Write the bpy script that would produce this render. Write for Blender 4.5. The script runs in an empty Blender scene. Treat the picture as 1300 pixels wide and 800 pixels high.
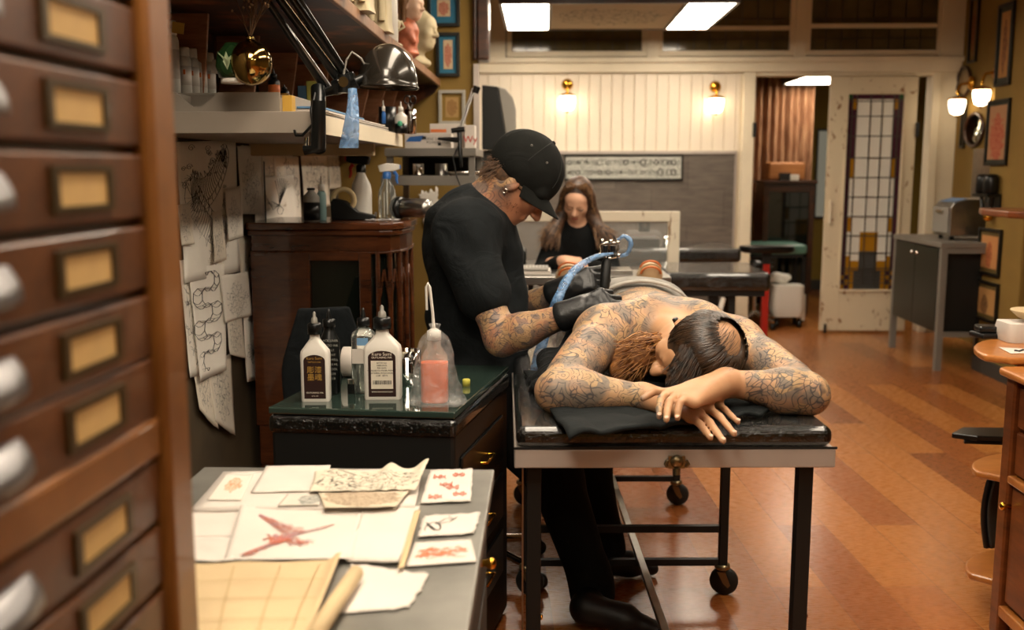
import bpy, math, random
import numpy as np
from mathutils import Vector, Matrix, noise as mnoise
random.seed(7)
S = bpy.context.scene
COL = S.collection
PI = math.pi
# ------------------------------------------------------------------ camera
F_PX = 1264.0
PITCH = math.radians(8.33)
YAW = math.radians(1.79)
CAMZ = 1.41
_F = Vector((-math.sin(YAW)*math.cos(PITCH), math.cos(YAW)*math.cos(PITCH), -math.sin(PITCH)))
_R = Vector((math.cos(YAW), math.sin(YAW), 0))
_U = _R.cross(_F)
CAM = Vector((0, 0, CAMZ))
def ray(px, py): return _F + _R*((px-650)/F_PX) + _U*((400-py)/F_PX)
def P(px, py, Y):
    d = ray(px, py); return CAM + d*(Y/d.y)
def PZ(px, py, z):
    d = ray(px, py); return CAM + d*((z-CAMZ)/d.z)
def PX(px, py, x):
    d = ray(px, py); return CAM + d*(x/d.x)
cd = bpy.data.cameras.new('camera'); cam = bpy.data.objects.new('camera', cd); COL.objects.link(cam)
cam.location = CAM
cam.rotation_euler = Matrix((_R, _U, -_F)).transposed().to_euler()
cd.sensor_width = 36; cd.lens = F_PX/1300*36
cd.clip_start = .05
cd.dof.use_dof = True; cd.dof.focus_distance = 2.75; cd.dof.aperture_fstop = 2.8
S.camera = cam
S.view_settings.view_transform = 'Standard'; S.view_settings.look = 'None'
S.view_settings.gamma = 1; S.view_settings.use_curve_mapping = False
S.view_settings.exposure = -0.32
# ------------------------------------------------------------------ materials
def lin(c):
    if isinstance(c, str): c = tuple(int(c[i:i+2], 16) for i in (0, 2, 4))
    return tuple(((v/255)/12.92 if v/255 <= .04045 else (((v/255)+.055)/1.055)**2.4) for v in c) + (1,)
class NT:
    def __init__(s, name):
        s.m = bpy.data.materials.new(name); s.m.use_nodes = True; s.t = s.m.node_tree
        s.b = s.t.nodes['Principled BSDF']; s.out = s.t.nodes['Material Output']
    def n(s, typ, **kw):
        nd = s.t.nodes.new('ShaderNode'+typ)
        for k, v in kw.items():
            if k in nd.inputs: nd.inputs[k].default_value = v
            else: setattr(nd, k, v)
        return nd
    def l(s, a, b): s.t.links.new(a, b)
    def coords(s, scale=(1,1,1), rot=(0,0,0), kind='Object', loc=(0,0,0)):
        tc = s.n('TexCoord'); mp = s.n('Mapping')
        mp.inputs['Scale'].default_value = scale; mp.inputs['Rotation'].default_value = rot; mp.inputs['Location'].default_value = loc
        s.l(tc.outputs[kind], mp.inputs[0]); return mp.outputs[0]
    def noise(s, vec, scale, detail=3, dist=0, rough=.5):
        nd = s.n('TexNoise'); nd.inputs['Scale'].default_value = scale; nd.inputs['Detail'].default_value = detail
        nd.inputs['Distortion'].default_value = dist; nd.inputs['Roughness'].default_value = rough
        s.l(vec, nd.inputs['Vector']); return nd.outputs['Fac']
    def ramp(s, fac, stops, interp='LINEAR'):
        r = s.n('ValToRGB'); r.color_ramp.interpolation = interp
        e = r.color_ramp.elements
        while len(e) < len(stops): e.new(.5)
        for i, (p, c) in enumerate(stops):
            e[i].position = p; e[i].color = c if len(c) == 4 else lin(c)
        s.l(fac, r.inputs[0]); return r.outputs[0]
    def mix(s, fac, a, b, mode='MIX'):
        m = s.n('Mix', data_type='RGBA', blend_type=mode)
        for v, i in ((fac, 0), (a, 6), (b, 7)):
            if hasattr(v, 'is_linked'): s.l(v, m.inputs[i])
            else: m.inputs[i].default_value = v
        return m.outputs[2]
    def math(s, op, a, b=0., c=0.):
        m = s.n('Math', operation=op)
        for i, v in enumerate((a, b, c)):
            if hasattr(v, 'is_linked'): s.l(v, m.inputs[i])
            else: m.inputs[i].default_value = v
        return m.outputs[0]
    def bump(s, h, strength=.3, dist=.002):
        b = s.n('Bump'); b.inputs['Strength'].default_value = strength; b.inputs['Distance'].default_value = dist
        s.l(h, b.inputs['Height']); s.l(b.outputs[0], s.b.inputs['Normal'])
W4 = (1,1,1,1); K4 = (0,0,0,1)
def mat(name, col, rough=.5, metal=0, var=0, vs=8, bump=0, bs=60, spec=.5, trans=0, ior=1.45, emis=None, es=0, alpha=1, coat=0, bd=.002):
    t = NT(name); b = t.b; c = lin(col)
    b.inputs['Base Color'].default_value = c; b.inputs['Roughness'].default_value = rough
    b.inputs['Metallic'].default_value = metal; b.inputs['Specular IOR Level'].default_value = spec
    b.inputs['Transmission Weight'].default_value = trans; b.inputs['IOR'].default_value = ior
    b.inputs['Alpha'].default_value = alpha; b.inputs['Coat Weight'].default_value = coat
    if emis:
        b.inputs['Emission Color'].default_value = lin(emis); b.inputs['Emission Strength'].default_value = es
    if var:
        v = t.coords(); f = t.noise(v, vs, 4)
        lo = tuple(x*(1-var) for x in c[:3])+(1,); hi = tuple(min(1, x*(1+var)) for x in c[:3])+(1,)
        t.l(t.ramp(f, [(.3, lo), (.7, hi)]), b.inputs['Base Color'])
    if bump: t.bump(t.noise(t.coords(), bs, 4), bump, bd)
    return t.m
def wood(name, c1, c2, rough=.4, scale=(1,1,12), sc=3, coat=0, wear=None):
    t = NT(name); v = t.coords(scale)
    f = t.noise(v, sc, 6, .6, .6); f2 = t.noise(v, sc*9, 3)
    g = t.math('ADD', t.math('MULTIPLY', f, .75), t.math('MULTIPLY', f2, .25))
    col = t.ramp(g, [(.35, c1), (.65, c2)])
    if wear: col = t.mix(t.ramp(t.noise(t.coords(), 6, 5), [(.52, K4), (.66, W4)]), col, lin(wear))
    t.l(col, t.b.inputs['Base Color']); t.b.inputs['Roughness'].default_value = rough
    t.b.inputs['Coat Weight'].default_value = coat
    t.bump(g, .15, .001); return t.m
def ink_lines(t, vec, scale, bands, width, dist=.4):
    f = t.noise(vec, scale, 2, dist)
    fr = t.math('FRACT', t.math('MULTIPLY', f, bands))
    d = t.math('ABSOLUTE', t.math('SUBTRACT', fr, .5))
    return t.ramp(d, [(0, W4), (width, K4)])
def sketch_mat(name, paper, ink, scale=7, bands=12, width=.09, region=(.5,.5,.42,.46), tint=None, dark=.85):
    """paper with a pen drawing inside an irregular oval (UV space)"""
    t = NT(name); uv = t.coords(kind='UV')
    ob = t.coords(kind='UV', scale=(1, 1, 1))
    l1 = ink_lines(t, ob, scale, bands, width, .8)
    vo = t.n('TexVoronoi', feature='DISTANCE_TO_EDGE'); vo.inputs['Scale'].default_value = scale*2.2
    wv = t.noise(ob, scale*2, 2)
    mp = t.mix(.12, ob, wv); t.l(mp, vo.inputs['Vector'])
    l2 = t.ramp(vo.outputs['Distance'], [(0, W4), (.05, K4)])
    l = t.mix(1., l1, l2, 'ADD')
    sx = t.n('SeparateXYZ'); t.l(uv, sx.inputs[0])
    dx = t.math('DIVIDE', t.math('SUBTRACT', sx.outputs[0], region[0]), region[2])
    dy = t.math('DIVIDE', t.math('SUBTRACT', sx.outputs[1], region[1]), region[3])
    r = t.math('ADD', t.math('MULTIPLY', dx, dx), t.math('MULTIPLY', dy, dy))
    nn = t.noise(uv, 5, 3)
    m = t.ramp(t.math('ADD', r, t.math('MULTIPLY', t.math('SUBTRACT', nn, .5), 2.4)), [(.85, W4), (.92, K4)])
    base = lin(paper)
    basec = t.mix(t.noise(t.coords(), 9, 3), base, tuple(x*.86 for x in base[:3])+(1,))
    if tint: basec = t.mix(t.math('MULTIPLY', m, .55), basec, lin(tint))
    fac = t.math('MULTIPLY', t.math('MULTIPLY', l, m), dark)
    t.l(t.mix(fac, basec, lin(ink)), t.b.inputs['Base Color']); t.b.inputs['Roughness'].default_value = .8
    return t.m
# ------------------------------------------------------------------ mesh builder
class MB:
    def __init__(s): s.v = []; s.f = []; s.sm = []; s.uv = {}
    def add(s, vs, fs, smooth=False, M=None):
        o = len(s.v)
        s.v += [tuple(M @ Vector(v)) if M is not None else tuple(v) for v in vs]
        s.f += [tuple(i+o for i in f) for f in fs]; s.sm += [smooth]*len(fs); return s
    def box(s, x0, x1, y0, y1, z0, z1, M=None):
        vs = [(x,y,z) for x in (x0,x1) for y in (y0,y1) for z in (z0,z1)]
        return s.add(vs, [(0,1,3,2),(4,6,7,5),(0,4,5,1),(2,3,7,6),(0,2,6,4),(1,5,7,3)], False, M)
    def cbox(s, c, sz, M=None):
        return s.box(c[0]-sz[0]/2, c[0]+sz[0]/2, c[1]-sz[1]/2, c[1]+sz[1]/2, c[2]-sz[2]/2, c[2]+sz[2]/2, M)
    def tube(s, pts, r, n=10, caps=True, smooth=True, M=None, flat=1.):
        pts = [Vector(p) for p in pts]; k = len(pts)
        rs = r if isinstance(r, (list, tuple)) else [r]*k
        vs = []; up = None
        for i, p in enumerate(pts):
            d = (pts[min(i+1,k-1)]-pts[max(i-1,0)]).normalized()
            if up is None: up = Vector((0,0,1)) if abs(d.z) < .9 else Vector((0,1,0))
            a = d.cross(up)
            a = a.normalized() if a.length > 1e-5 else Vector((1,0,0)); b = a.cross(d).normalized(); up = b
            for j in range(n):
                t = 2*PI*j/n; vs.append(p + a*math.cos(t)*rs[i] + b*math.sin(t)*rs[i]*flat)
        fs = [(i*n+j, i*n+(j+1)%n, (i+1)*n+(j+1)%n, (i+1)*n+j) for i in range(k-1) for j in range(n)]
        s.add(vs, fs, smooth, M)
        if caps:
            s.add(vs[:n], [tuple(range(n))[::-1]], False, M); s.add(vs[-n:], [tuple(range(n))], False, M)
        return s
    def lathe(s, prof, c=(0,0,0), n=24, M=None, sx=1, sy=1, smooth=True, a0=0, a1=2*PI):
        full = abs(a1-a0-2*PI) < 1e-6; m = n if full else n+1; vs = []
        for (r, z) in prof:
            for j in range(m):
                t = a0+(a1-a0)*j/n; vs.append((c[0]+r*math.cos(t)*sx, c[1]+r*math.sin(t)*sy, c[2]+z))
        fs = [(i*m+j, i*m+(j+1)%m, (i+1)*m+(j+1)%m, (i+1)*m+j) for i in range(len(prof)-1) for j in range(n)]
        return s.add(vs, fs, smooth, M)
    def prism(s, poly, h, M=None, smooth=False):
        """poly in xy, from z=0 to z=h, placed by M"""
        n = len(poly); vs = [(x,y,0) for x,y in poly]+[(x,y,h) for x,y in poly]
        fs = [tuple(range(n))[::-1], tuple(range(n,2*n))]+[(i,(i+1)%n,n+(i+1)%n,n+i) for i in range(n)]
        return s.add(vs, fs, smooth, M)
    def grid(s, fn, nu, nv, smooth=True, thick=0, M=None):
        o = len(s.v); vs = [Vector(fn(i/nu, j/nv)) for i in range(nu+1) for j in range(nv+1)]
        m = nv+1
        fs = [(i*m+j, (i+1)*m+j, (i+1)*m+j+1, i*m+j+1) for i in range(nu) for j in range(nv)]
        s.add(vs, fs, smooth, M)
        for i in range(nu+1):
            for j in range(nv+1): s.uv[o+i*m+j] = (i/nu, j/nv)
        return s
    def build(s, name, mt, parent=None, bevel=0, seg=2, world=False, solid=0, sub=0):
        me = bpy.data.meshes.new(name)
        vs = s.v
        if world and parent is not None:
            inv = WM[parent.name].inverted(); vs = [tuple(inv @ Vector(v)) for v in vs]
        me.from_pydata(vs, [], s.f); me.polygons.foreach_set('use_smooth', s.sm)
        if s.uv:
            l = me.uv_layers.new(name='UVMap')
            for lp in me.loops: l.data[lp.index].uv = s.uv.get(lp.vertex_index, (0,0))
        me.update(); ob = bpy.data.objects.new(name, me); COL.objects.link(ob)
        if mt: me.materials.append(mt)
        if parent is not None: ob.parent = parent
        if solid:
            m = ob.modifiers.new('solid', 'SOLIDIFY'); m.thickness = solid; m.offset = 0
        if bevel:
            m = ob.modifiers.new('bev', 'BEVEL'); m.width = bevel; m.segments = seg; m.limit_method = 'ANGLE'; m.angle_limit = math.radians(40)
            m.harden_normals = False
        if sub:
            m = ob.modifiers.new('sub', 'SUBSURF'); m.levels = sub; m.render_levels = sub
        WM[ob.name] = WM[parent.name] if parent is not None else Matrix.Identity(4)
        return ob
WM = {}
def tag(o, label, cat, group=None, kind=None):
    o['label'] = label; o['category'] = cat
    if group: o['group'] = group
    if kind: o['kind'] = kind
    return o
def thing(name, label, cat, loc=(0,0,0), rz=0, group=None):
    o = bpy.data.objects.new(name, None); COL.objects.link(o); o.empty_display_size = .05
    o.location = loc; o.rotation_euler = (0,0,rz); tag(o, label, cat, group)
    WM[o.name] = Matrix.Translation(Vector(loc)) @ Matrix.Rotation(rz, 4, 'Z'); return o
def copy_tree(o, parent=None, label=None, loc=None, rz=None):
    c = o.copy(); COL.objects.link(c)
    if parent is not None: c.parent = parent
    if label: c['label'] = label
    if loc is not None: c.location = loc
    if rz is not None: c.rotation_euler = (c.rotation_euler[0], c.rotation_euler[1], rz)
    for ch in list(o.children): copy_tree(ch, c)
    return c
def struct(name, mb, mt, parent=None, **kw):
    o = mb.build(name, mt, parent, **kw)
    if parent is None: o['kind'] = 'structure'
    return o
def TR(x=0, y=0, z=0, rx=0, ry=0, rz=0):
    return Matrix.Translation((x,y,z)) @ Matrix.Rotation(rz,4,'Z') @ Matrix.Rotation(ry,4,'Y') @ Matrix.Rotation(rx,4,'X')
def text(body, mt, size, M, parent=None, name='lettering', align='CENTER', ext=.0002, world=False, sx=1):
    c = bpy.data.curves.new(name, 'FONT'); c.body = body; c.size = size; c.align_x = align; c.align_y = 'CENTER'; c.extrude = ext
    tmp = bpy.data.objects.new(name+'_tmp', c); COL.objects.link(tmp)
    dg = bpy.context.evaluated_depsgraph_get(); me = bpy.data.meshes.new_from_object(tmp.evaluated_get(dg))
    COL.objects.unlink(tmp); bpy.data.objects.remove(tmp)
    MM = M @ Matrix.Diagonal((sx,1,1,1))
    if world and parent is not None: MM = WM[parent.name].inverted() @ MM
    me.transform(MM); me.materials.clear(); me.materials.append(mt)
    o = bpy.data.objects.new(name, me); COL.objects.link(o)
    if parent is not None: o.parent = parent
    return o
# ------------------------------------------------------------------ implicit bodies
def cap_(a, b, ra, rb=None, k=.02, sq=None): return ('c', Vector(a), Vector(b), ra, ra if rb is None else rb, k, sq)
def ell_(c, r, R=None, k=.02): return ('e', Vector(c), tuple(r), R, k)
def cut_(c, r, R=None, k=.01): return ('x', Vector(c), tuple(r), R, k)
def sdf(prims, res, warp=None):
    lo = np.array([1e9]*3); hi = -lo; bbs = []
    for p in prims:
        if p[0] == 'c':
            m = max(p[3], p[4])*(1 if p[6] is None else 1.0)
            a = np.minimum(p[1], p[2])-m; b = np.maximum(p[1], p[2])+m
        else:
            m = max(p[2]); a = np.array(p[1])-m; b = np.array(p[1])+m
        bbs.append((a, b))
        if p[0] != 'x': lo = np.minimum(lo, a); hi = np.maximum(hi, b)
    lo -= .03; hi += .03
    n = np.ceil((hi-lo)/res).astype(int)+1
    F = np.full(n, 1., dtype=np.float32)
    ax = [np.arange(n[i])*res+lo[i] for i in range(3)]
    for p, (a, b) in zip(prims, bbs):
        k = p[5] if p[0] == 'c' else p[4]
        m = k+res*3
        i0 = np.maximum(((a-m-lo)/res).astype(int), 0); i1 = np.minimum(((b+m-lo)/res).astype(int)+2, n)
        if (i1 <= i0).any(): continue
        X, Y, Z = np.meshgrid(*[ax[i][i0[i]:i1[i]].astype(np.float32) for i in range(3)], indexing='ij')
        if p[0] == 'c':
            A = p[1]; B = p[2]; d = B-A; L2 = max(d.dot(d), 1e-9)
            x = X-A.x; y = Y-A.y; z = Z-A.z
            t = np.clip((x*d.x+y*d.y+z*d.z)/L2, 0, 1)
            qx = x-t*d.x; qy = y-t*d.y; qz = z-t*d.z
            if p[6] is not None:
                nv, sc = p[6]; nv = Vector(nv).normalized()   # thinner along nv by factor sc
                q = qx*nv.x+qy*nv.y+qz*nv.z; e = (1/sc-1)
                qx = qx+q*e*nv.x; qy = qy+q*e*nv.y; qz = qz+q*e*nv.z
                dd = (np.sqrt(qx*qx+qy*qy+qz*qz)-(p[3]+(p[4]-p[3])*t))*(.5+.5*sc)
            else: dd = np.sqrt(qx*qx+qy*qy+qz*qz)-(p[3]+(p[4]-p[3])*t)
        else:
            R = p[3] if p[3] is not None else Matrix.Identity(3)
            x = X-p[1].x; y = Y-p[1].y; z = Z-p[1].z
            u = [R.col[i] for i in range(3)]; r = p[2]
            q = [x*u[i].x+y*u[i].y+z*u[i].z for i in range(3)]
            k0 = np.sqrt((q[0]/r[0])**2+(q[1]/r[1])**2+(q[2]/r[2])**2)
            k1 = np.sqrt((q[0]/r[0]**2)**2+(q[1]/r[1]**2)**2+(q[2]/r[2]**2)**2)+1e-9
            dd = k0*(k0-1)/k1
        sl = tuple(slice(i0[i], i1[i]) for i in range(3)); f = F[sl]
        if p[0] == 'x':
            dd = -dd; h = np.maximum(k-np.abs(f-dd), 0)/k; F[sl] = np.maximum(f, dd)+h*h*k*.25
        else:
            h = np.maximum(k-np.abs(f-dd), 0)/k; F[sl] = np.minimum(f, dd)-h*h*k*.25
    # surface nets
    ins = F < 0
    c = np.zeros(n-1, dtype=np.int8)
    for dx in (0,1):
        for dy in (0,1):
            for dz in (0,1): c += ins[dx:n[0]-1+dx, dy:n[1]-1+dy, dz:n[2]-1+dz]
    cells = np.argwhere((c > 0) & (c < 8)); idx = np.full(n-1, -1, dtype=np.int64); idx[tuple(cells.T)] = np.arange(len(cells))
    acc = np.zeros((len(cells), 3)); cnt = np.zeros(len(cells))
    cor = [(a,b,d) for a in (0,1) for b in (0,1) for d in (0,1)]
    for a in cor:
        for axi in range(3):
            if a[axi]: continue
            b = list(a); b[axi] = 1
            fa = F[tuple((cells+a).T)]; fb = F[tuple((cells+b).T)]
            m = (fa < 0) != (fb < 0); t = np.where(m, fa/np.where(m, fa-fb, 1), 0)
            pa = np.array(a, float)[None]+0*acc; pa[:, axi] += t
            acc += pa*m[:, None]; cnt += m
    V = (acc/cnt[:, None]+cells)*res+lo
    quads = []
    for axi in range(3):
        o1, o2 = [(1,2),(2,0),(0,1)][axi]
        sh = [slice(None)]*3; sh2 = [slice(None)]*3; sh[axi] = slice(0, -1); sh2[axi] = slice(1, None)
        A = ins[tuple(sh)]; B = ins[tuple(sh2)]
        e = np.argwhere(A != B)
        e = e[(e[:, o1] > 0) & (e[:, o2] > 0) & (e[:, o1] < n[o1]-1) & (e[:, o2] < n[o2]-1)]
        fl = A[tuple(e.T)]
        q = []
        for (u, w) in ((0,0),(1,0),(1,1),(0,1)):
            ee = e.copy(); ee[:, o1] -= u; ee[:, o2] -= w; q.append(idx[tuple(ee.T)])
        q = np.stack(q, 1); q[~fl] = q[~fl][:, ::-1]; quads.append(q)
    Q = np.concatenate(quads); Q = Q[(Q >= 0).all(1)]
    if warp is not None: V = warp(V)
    return V, Q
def body(name, prims, mt, parent=None, res=.006, mask=None, smooth=1, warp=None):
    """one continuous organic surface; mask(V)->0..1 stored as colour attribute 'tat'"""
    V, Q = sdf(prims, res, warp)
    if parent is not None:
        inv = np.array(WM[parent.name].inverted()); V2 = V @ inv[:3,:3].T + inv[:3,3]
    else: V2 = V
    me = bpy.data.meshes.new(name); me.vertices.add(len(V)); me.vertices.foreach_set('co', V2.astype(np.float32).ravel())
    me.loops.add(len(Q)*4); me.loops.foreach_set('vertex_index', Q.astype(np.int32).ravel())
    me.polygons.add(len(Q)); me.polygons.foreach_set('loop_start', np.arange(len(Q), dtype=np.int32)*4)
    me.polygons.foreach_set('loop_total', np.full(len(Q), 4, dtype=np.int32))
    me.polygons.foreach_set('use_smooth', np.ones(len(Q), dtype=bool))
    if mask is not None:
        a = me.attributes.new('tat', 'FLOAT', 'POINT'); a.data.foreach_set('value', mask(V).astype(np.float32))
    me.update(); me.validate(); me.materials.append(mt)
    o = bpy.data.objects.new(name, me); COL.objects.link(o)
    if parent is not None: o.parent = parent; WM[o.name] = WM[parent.name]
    else: WM[o.name] = Matrix.Identity(4)
    if smooth:
        m = o.modifiers.new('s', 'SMOOTH'); m.factor = .5; m.iterations = smooth
    return o
def smoothstep(a, b, x):
    t = np.clip((x-a)/(b-a), 0, 1); return t*t*(3-2*t)
def frame3(f, u):
    f = Vector(f).normalized(); l = Vector(u).cross(f).normalized(); u2 = f.cross(l).normalized(); return f, l, u2   # face, left-of-head, up
def head_prims(c, f, u, s=1., jaw=1., mouth=True):
    """head: f faces forward, u is the top of the head"""
    f, l, u = frame3(f, u); c = Vector(c)
    R = Matrix((l, f, u)).transposed()
    q = lambda a, b, d: c + l*a*s + f*b*s + u*d*s
    pr = [ell_(q(0,-.012,.03), (.074*s,.094*s,.084*s), R, .02),
          ell_(q(0,.025,-.03), (.060*s,.066*s,.082*s), R, .03),
          ell_(q(0,.052,-.083), (.034*s*jaw,.030*s,.026*s), R, .03),
          ell_(q(0,.066,.035), (.052*s,.026*s,.035*s), R, .03),
          cap_(q(-.03,.088,.012), q(.03,.088,.012), .0095*s, k=.014),
          cap_(q(0,.092,.005), q(0,.112,-.032), .008*s, .0125*s, k=.012),
          ell_(q(-.012,.100,-.036), (.009*s,.009*s,.008*s), R, .008), ell_(q(.012,.100,-.036), (.009*s,.009*s,.008*s), R, .008)]
    for sg in (-1, 1):
        pr += [ell_(q(.040*sg,.066,-.022), (.020*s,.018*s,.020*s), R, .025), cut_(q(.031*sg,.100,-.004), (.017*s,.014*s,.012*s), R, .012),
               ell_(q(.031*sg,.080,-.004), (.0135*s,.0125*s,.0115*s), R, .004),
               cap_(q(.045*sg,.078,-.004), q(.017*sg,.086,-.006), .0035*s, k=.004),
               ell_(q(.076*sg,-.006,-.012), (.009*s,.019*s,.031*s), R, .006), cut_(q(.088*sg,.000,-.010), (.008*s,.010*s,.018*s), R, .004)]
    if mouth: pr += [cap_(q(-.020,.086,-.059), q(.020,.086,-.059), .0058*s, k=.006), cap_(q(-.016,.086,-.068), q(.016,.086,-.068), .0065*s, k=.006),
           cut_(q(0,.099,-.0632), (.024*s,.008*s,.0012*s), R, .003)]
    return pr, q, R
def finger(pts, r, k=.004): return [cap_(pts[i], pts[i+1], r*(1-.09*i), r*(1-.09*(i+1)), k) for i in range(len(pts)-1)]
def hand(wrist, d, nrm, thumb_side, curl=(.5,.5,.5,.5), s=1., spread=.06, r=.0085, tc=.4, pinch=0):
    """palm along d, nrm = back of the hand, thumb_side = +1/-1 on side axis"""
    d = Vector(d).normalized(); nrm = Vector(nrm); nrm = (nrm-d*nrm.dot(d)).normalized(); sd = d.cross(nrm)*thumb_side
    w = Vector(wrist); out = []
    L = [(.044,.026,.021),(.049,.030,.022),(.045,.028,.021),(.036,.021,.019)]
    out.append(cap_(w, w+d*.03*s, .024*s, .026*s, .02, (nrm, .7)))
    for i in range(4):
        off = (.030-.0195*i)*s
        base = w+sd*off*.6+d*.02*s; kn = w+d*(.092-.004*abs(i-1))*s+sd*off+nrm*.004*s
        out.append(cap_(base, kn, .014*s, .0115*s, .018))
        dd = (d+sd*spread*(1.5-i)).normalized(); nn = nrm; p = kn; pts = [p]; ang = 0
        for j in range(3):
            ang += curl[i]*(.75 if j == 0 else 1.0)
            p = p+(dd*math.cos(ang)-nn*math.sin(ang))*L[i][j]*s; pts.append(p)
        out += finger(pts, r*s*(.9 if i == 3 else 1))
    t0 = w+sd*.022*s+d*.022*s; t1 = w+sd*(.050)*s+d*.055*s-nrm*.012*s
    t2 = t1+(sd*.3*(1-tc)+d*.9-nrm*tc*.8).normalized()*.034*s; t3 = t2+(d*.9-nrm*tc*1.1-sd*tc*.5).normalized()*.028*s
    out += [cap_(t0, t1, .015*s, .0115*s, .014), cap_(t1, t2, .0105*s, .010*s, .006), cap_(t2, t3, .010*s, .0085*s, .004)]
    return out
# ------------------------------------------------------------------ shared materials
def skin_mat(name, skin, deep, ink='2b3038', shade='5d625f', amt=.8, sc=1.0, flesh_var=.1):
    t = NT(name); v = t.coords()
    at = t.n('Attribute', attribute_name='tat')
    nz = t.noise(v, 9, 4)
    base = t.ramp(nz, [(.3, skin), (.75, deep)])
    dv = t.n('TexNoise'); dv.inputs['Scale'].default_value = 7*sc; t.l(v, dv.inputs['Vector'])
    wv = t.mix(.05, v, dv.outputs['Color'], 'ADD')
    A = ink_lines(t, wv, 13*sc, 13, .16, .7)
    wv2 = t.mix(.16, v, dv.outputs['Color'], 'ADD')
    vo = t.n('TexVoronoi', feature='DISTANCE_TO_EDGE'); vo.inputs['Scale'].default_value = 46*sc; t.l(wv2, vo.inputs['Vector'])
    B = t.mix(t.ramp(t.noise(v, 9, 2), [(.44, K4), (.5, W4)]), ink_lines(t, wv2, 22*sc, 7, .17, 1.), t.ramp(vo.outputs['Distance'], [(.0, W4), (.12, K4)]))
    v1 = t.n('TexVoronoi', feature='F1'); v1.inputs['Scale'].default_value = 17*sc; t.l(wv, v1.inputs['Vector'])
    fr = t.math('ABSOLUTE', t.math('SUBTRACT', t.math('FRACT', t.math('MULTIPLY', v1.outputs['Distance'], 5.)), .5))
    C = t.ramp(fr, [(0, W4), (.14, K4)])
    s1 = t.ramp(t.noise(v, 8*sc, 2), [(.47, K4), (.5, W4)]); s2 = t.ramp(t.noise(v, 6.3*sc, 2, 1.), [(.5, K4), (.53, W4)])
    L = t.mix(s1, A, t.mix(s2, B, C))
    sh = t.ramp(t.noise(v, 15*sc, 5, .6), [(.30, K4), (.55, W4)])
    tint = t.ramp(t.noise(v, 10*sc, 2, .3), [(.35, shade), (.5, 'a9906a'), (.62, shade), (.72, '6c7a76')], 'CONSTANT')
    c1 = t.mix(t.math('MULTIPLY', sh, .72*amt), base, tint)
    c2 = t.mix(t.math('MULTIPLY', L, min(1., .9*amt)), c1, lin(ink))
    rf = t.ramp(t.noise(v, 4*sc, 2), [(.28, K4), (.36, W4)])
    m = t.math('MULTIPLY', at.outputs['Fac'], t.math('ADD', t.math('MULTIPLY', rf, .35), .65))
    t.l(t.mix(m, base, c2), t.b.inputs['Base Color'])
    t.b.inputs['Roughness'].default_value = .5; t.b.inputs['Subsurface Weight'].default_value = .08
    t.b.inputs['Subsurface Radius'].default_value = (.02,.008,.004); t.b.inputs['Subsurface Scale'].default_value = .4
    t.bump(t.noise(v, 140, 3), .12, .001)
    return t.m
def cloth_mat(name, c, rough=.9, sc=14, bump=.5, bd=.012):
    t = NT(name); v = t.coords(); b = lin(c)
    t.l(t.ramp(t.noise(v, 30, 4), [(.3, tuple(x*.8 for x in b[:3])+(1,)), (.7, tuple(x*1.2 for x in b[:3])+(1,))]), t.b.inputs['Base Color'])
    t.b.inputs['Roughness'].default_value = rough; t.b.inputs['Specular IOR Level'].default_value = .2
    h = t.math('ADD', t.noise(v, sc, 3, 1.2), t.math('MULTIPLY', t.noise(v, 400, 2), .05)); t.bump(h, bump, bd); return t.m
def hair_mat(name, a, b, rough=.42):
    t = NT(name); v = t.coords()
    t.l(t.ramp(t.noise(v, 60, 4), [(.35, a), (.68, b)]), t.b.inputs['Base Color']); t.b.inputs['Roughness'].default_value = rough
    t.b.inputs['Specular IOR Level'].default_value = .6; return t.m
def wrap_mat(name, c='0b0d0c', rough=.12):
    t = NT(name); v = t.coords(scale=(1, 3, 1)); t.b.inputs['Base Color'].default_value = lin(c); t.b.inputs['Roughness'].default_value = rough
    t.b.inputs['Coat Weight'].default_value = .8; t.b.inputs['Coat Roughness'].default_value = .06
    t.bump(t.math('ADD', t.noise(v, 16, 4, 1.5), t.math('MULTIPLY', t.noise(v, 55, 4, 2), .5)), 1., .009); return t.m
m = {}
m['skin_lie'] = skin_mat('tattooed_skin', 'c59a74', 'b48460', amt=1.05, sc=1.15)
m['skin_art'] = skin_mat('tattooed_skin_dense', 'bd8765', 'a5694c', amt=1.0, sc=1.35)
m['skin_w'] = mat('fair_skin', 'd3a487', .5, var=.06)
m['tee'] = cloth_mat('black_cotton', '14181a', sc=9, bump=.6, bd=.02)
m['trouser'] = cloth_mat('black_trousers', '0a0c0c', sc=8)
m['cap'] = cloth_mat('black_twill_cap', '121311', sc=10, bump=.35)
m['glove'] = mat('black_nitrile', '16181a', .38, bump=.5, bs=55, bd=.004)
m['black'] = mat('matte_black', '0b0d0c', .55); m['blackp'] = mat('black_plastic', '0e1010', .28)
m['shoe'] = mat('black_leather', '0a0a0a', .5)
m['hair_d'] = hair_mat('dark_brown_hair', '1c130b', '4b3521'); m['hair_r'] = hair_mat('reddish_beard', '5a3315', 'a06a32', .6)
m['hair_w'] = hair_mat('brown_ombre_hair', '2c1e17', '5e4330', .5); m['hair_s'] = hair_mat('short_brown_hair', '33241a', '755437', .7)
m['steel'] = mat('brushed_steel', 'a8a6a2', .3, 1, var=.12, vs=20); m['chrome'] = mat('chrome', 'd8d4cc', .12, 1)
m['alu'] = mat('aluminium_edge', 'b3a9a0', .4, .3, var=.08, vs=6)
m['dbrass'] = mat('dull_brass', '8f8264', .3, .9)
m['brass'] = mat('polished_brass', 'd9a23c', .15, 1); m['gold'] = mat('gold_mirror', 'b59a5e', .1, 1)
m['olive'] = mat('olive_plaster', '83682f', .85, var=.1, vs=3, bump=.2, bs=40)
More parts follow.
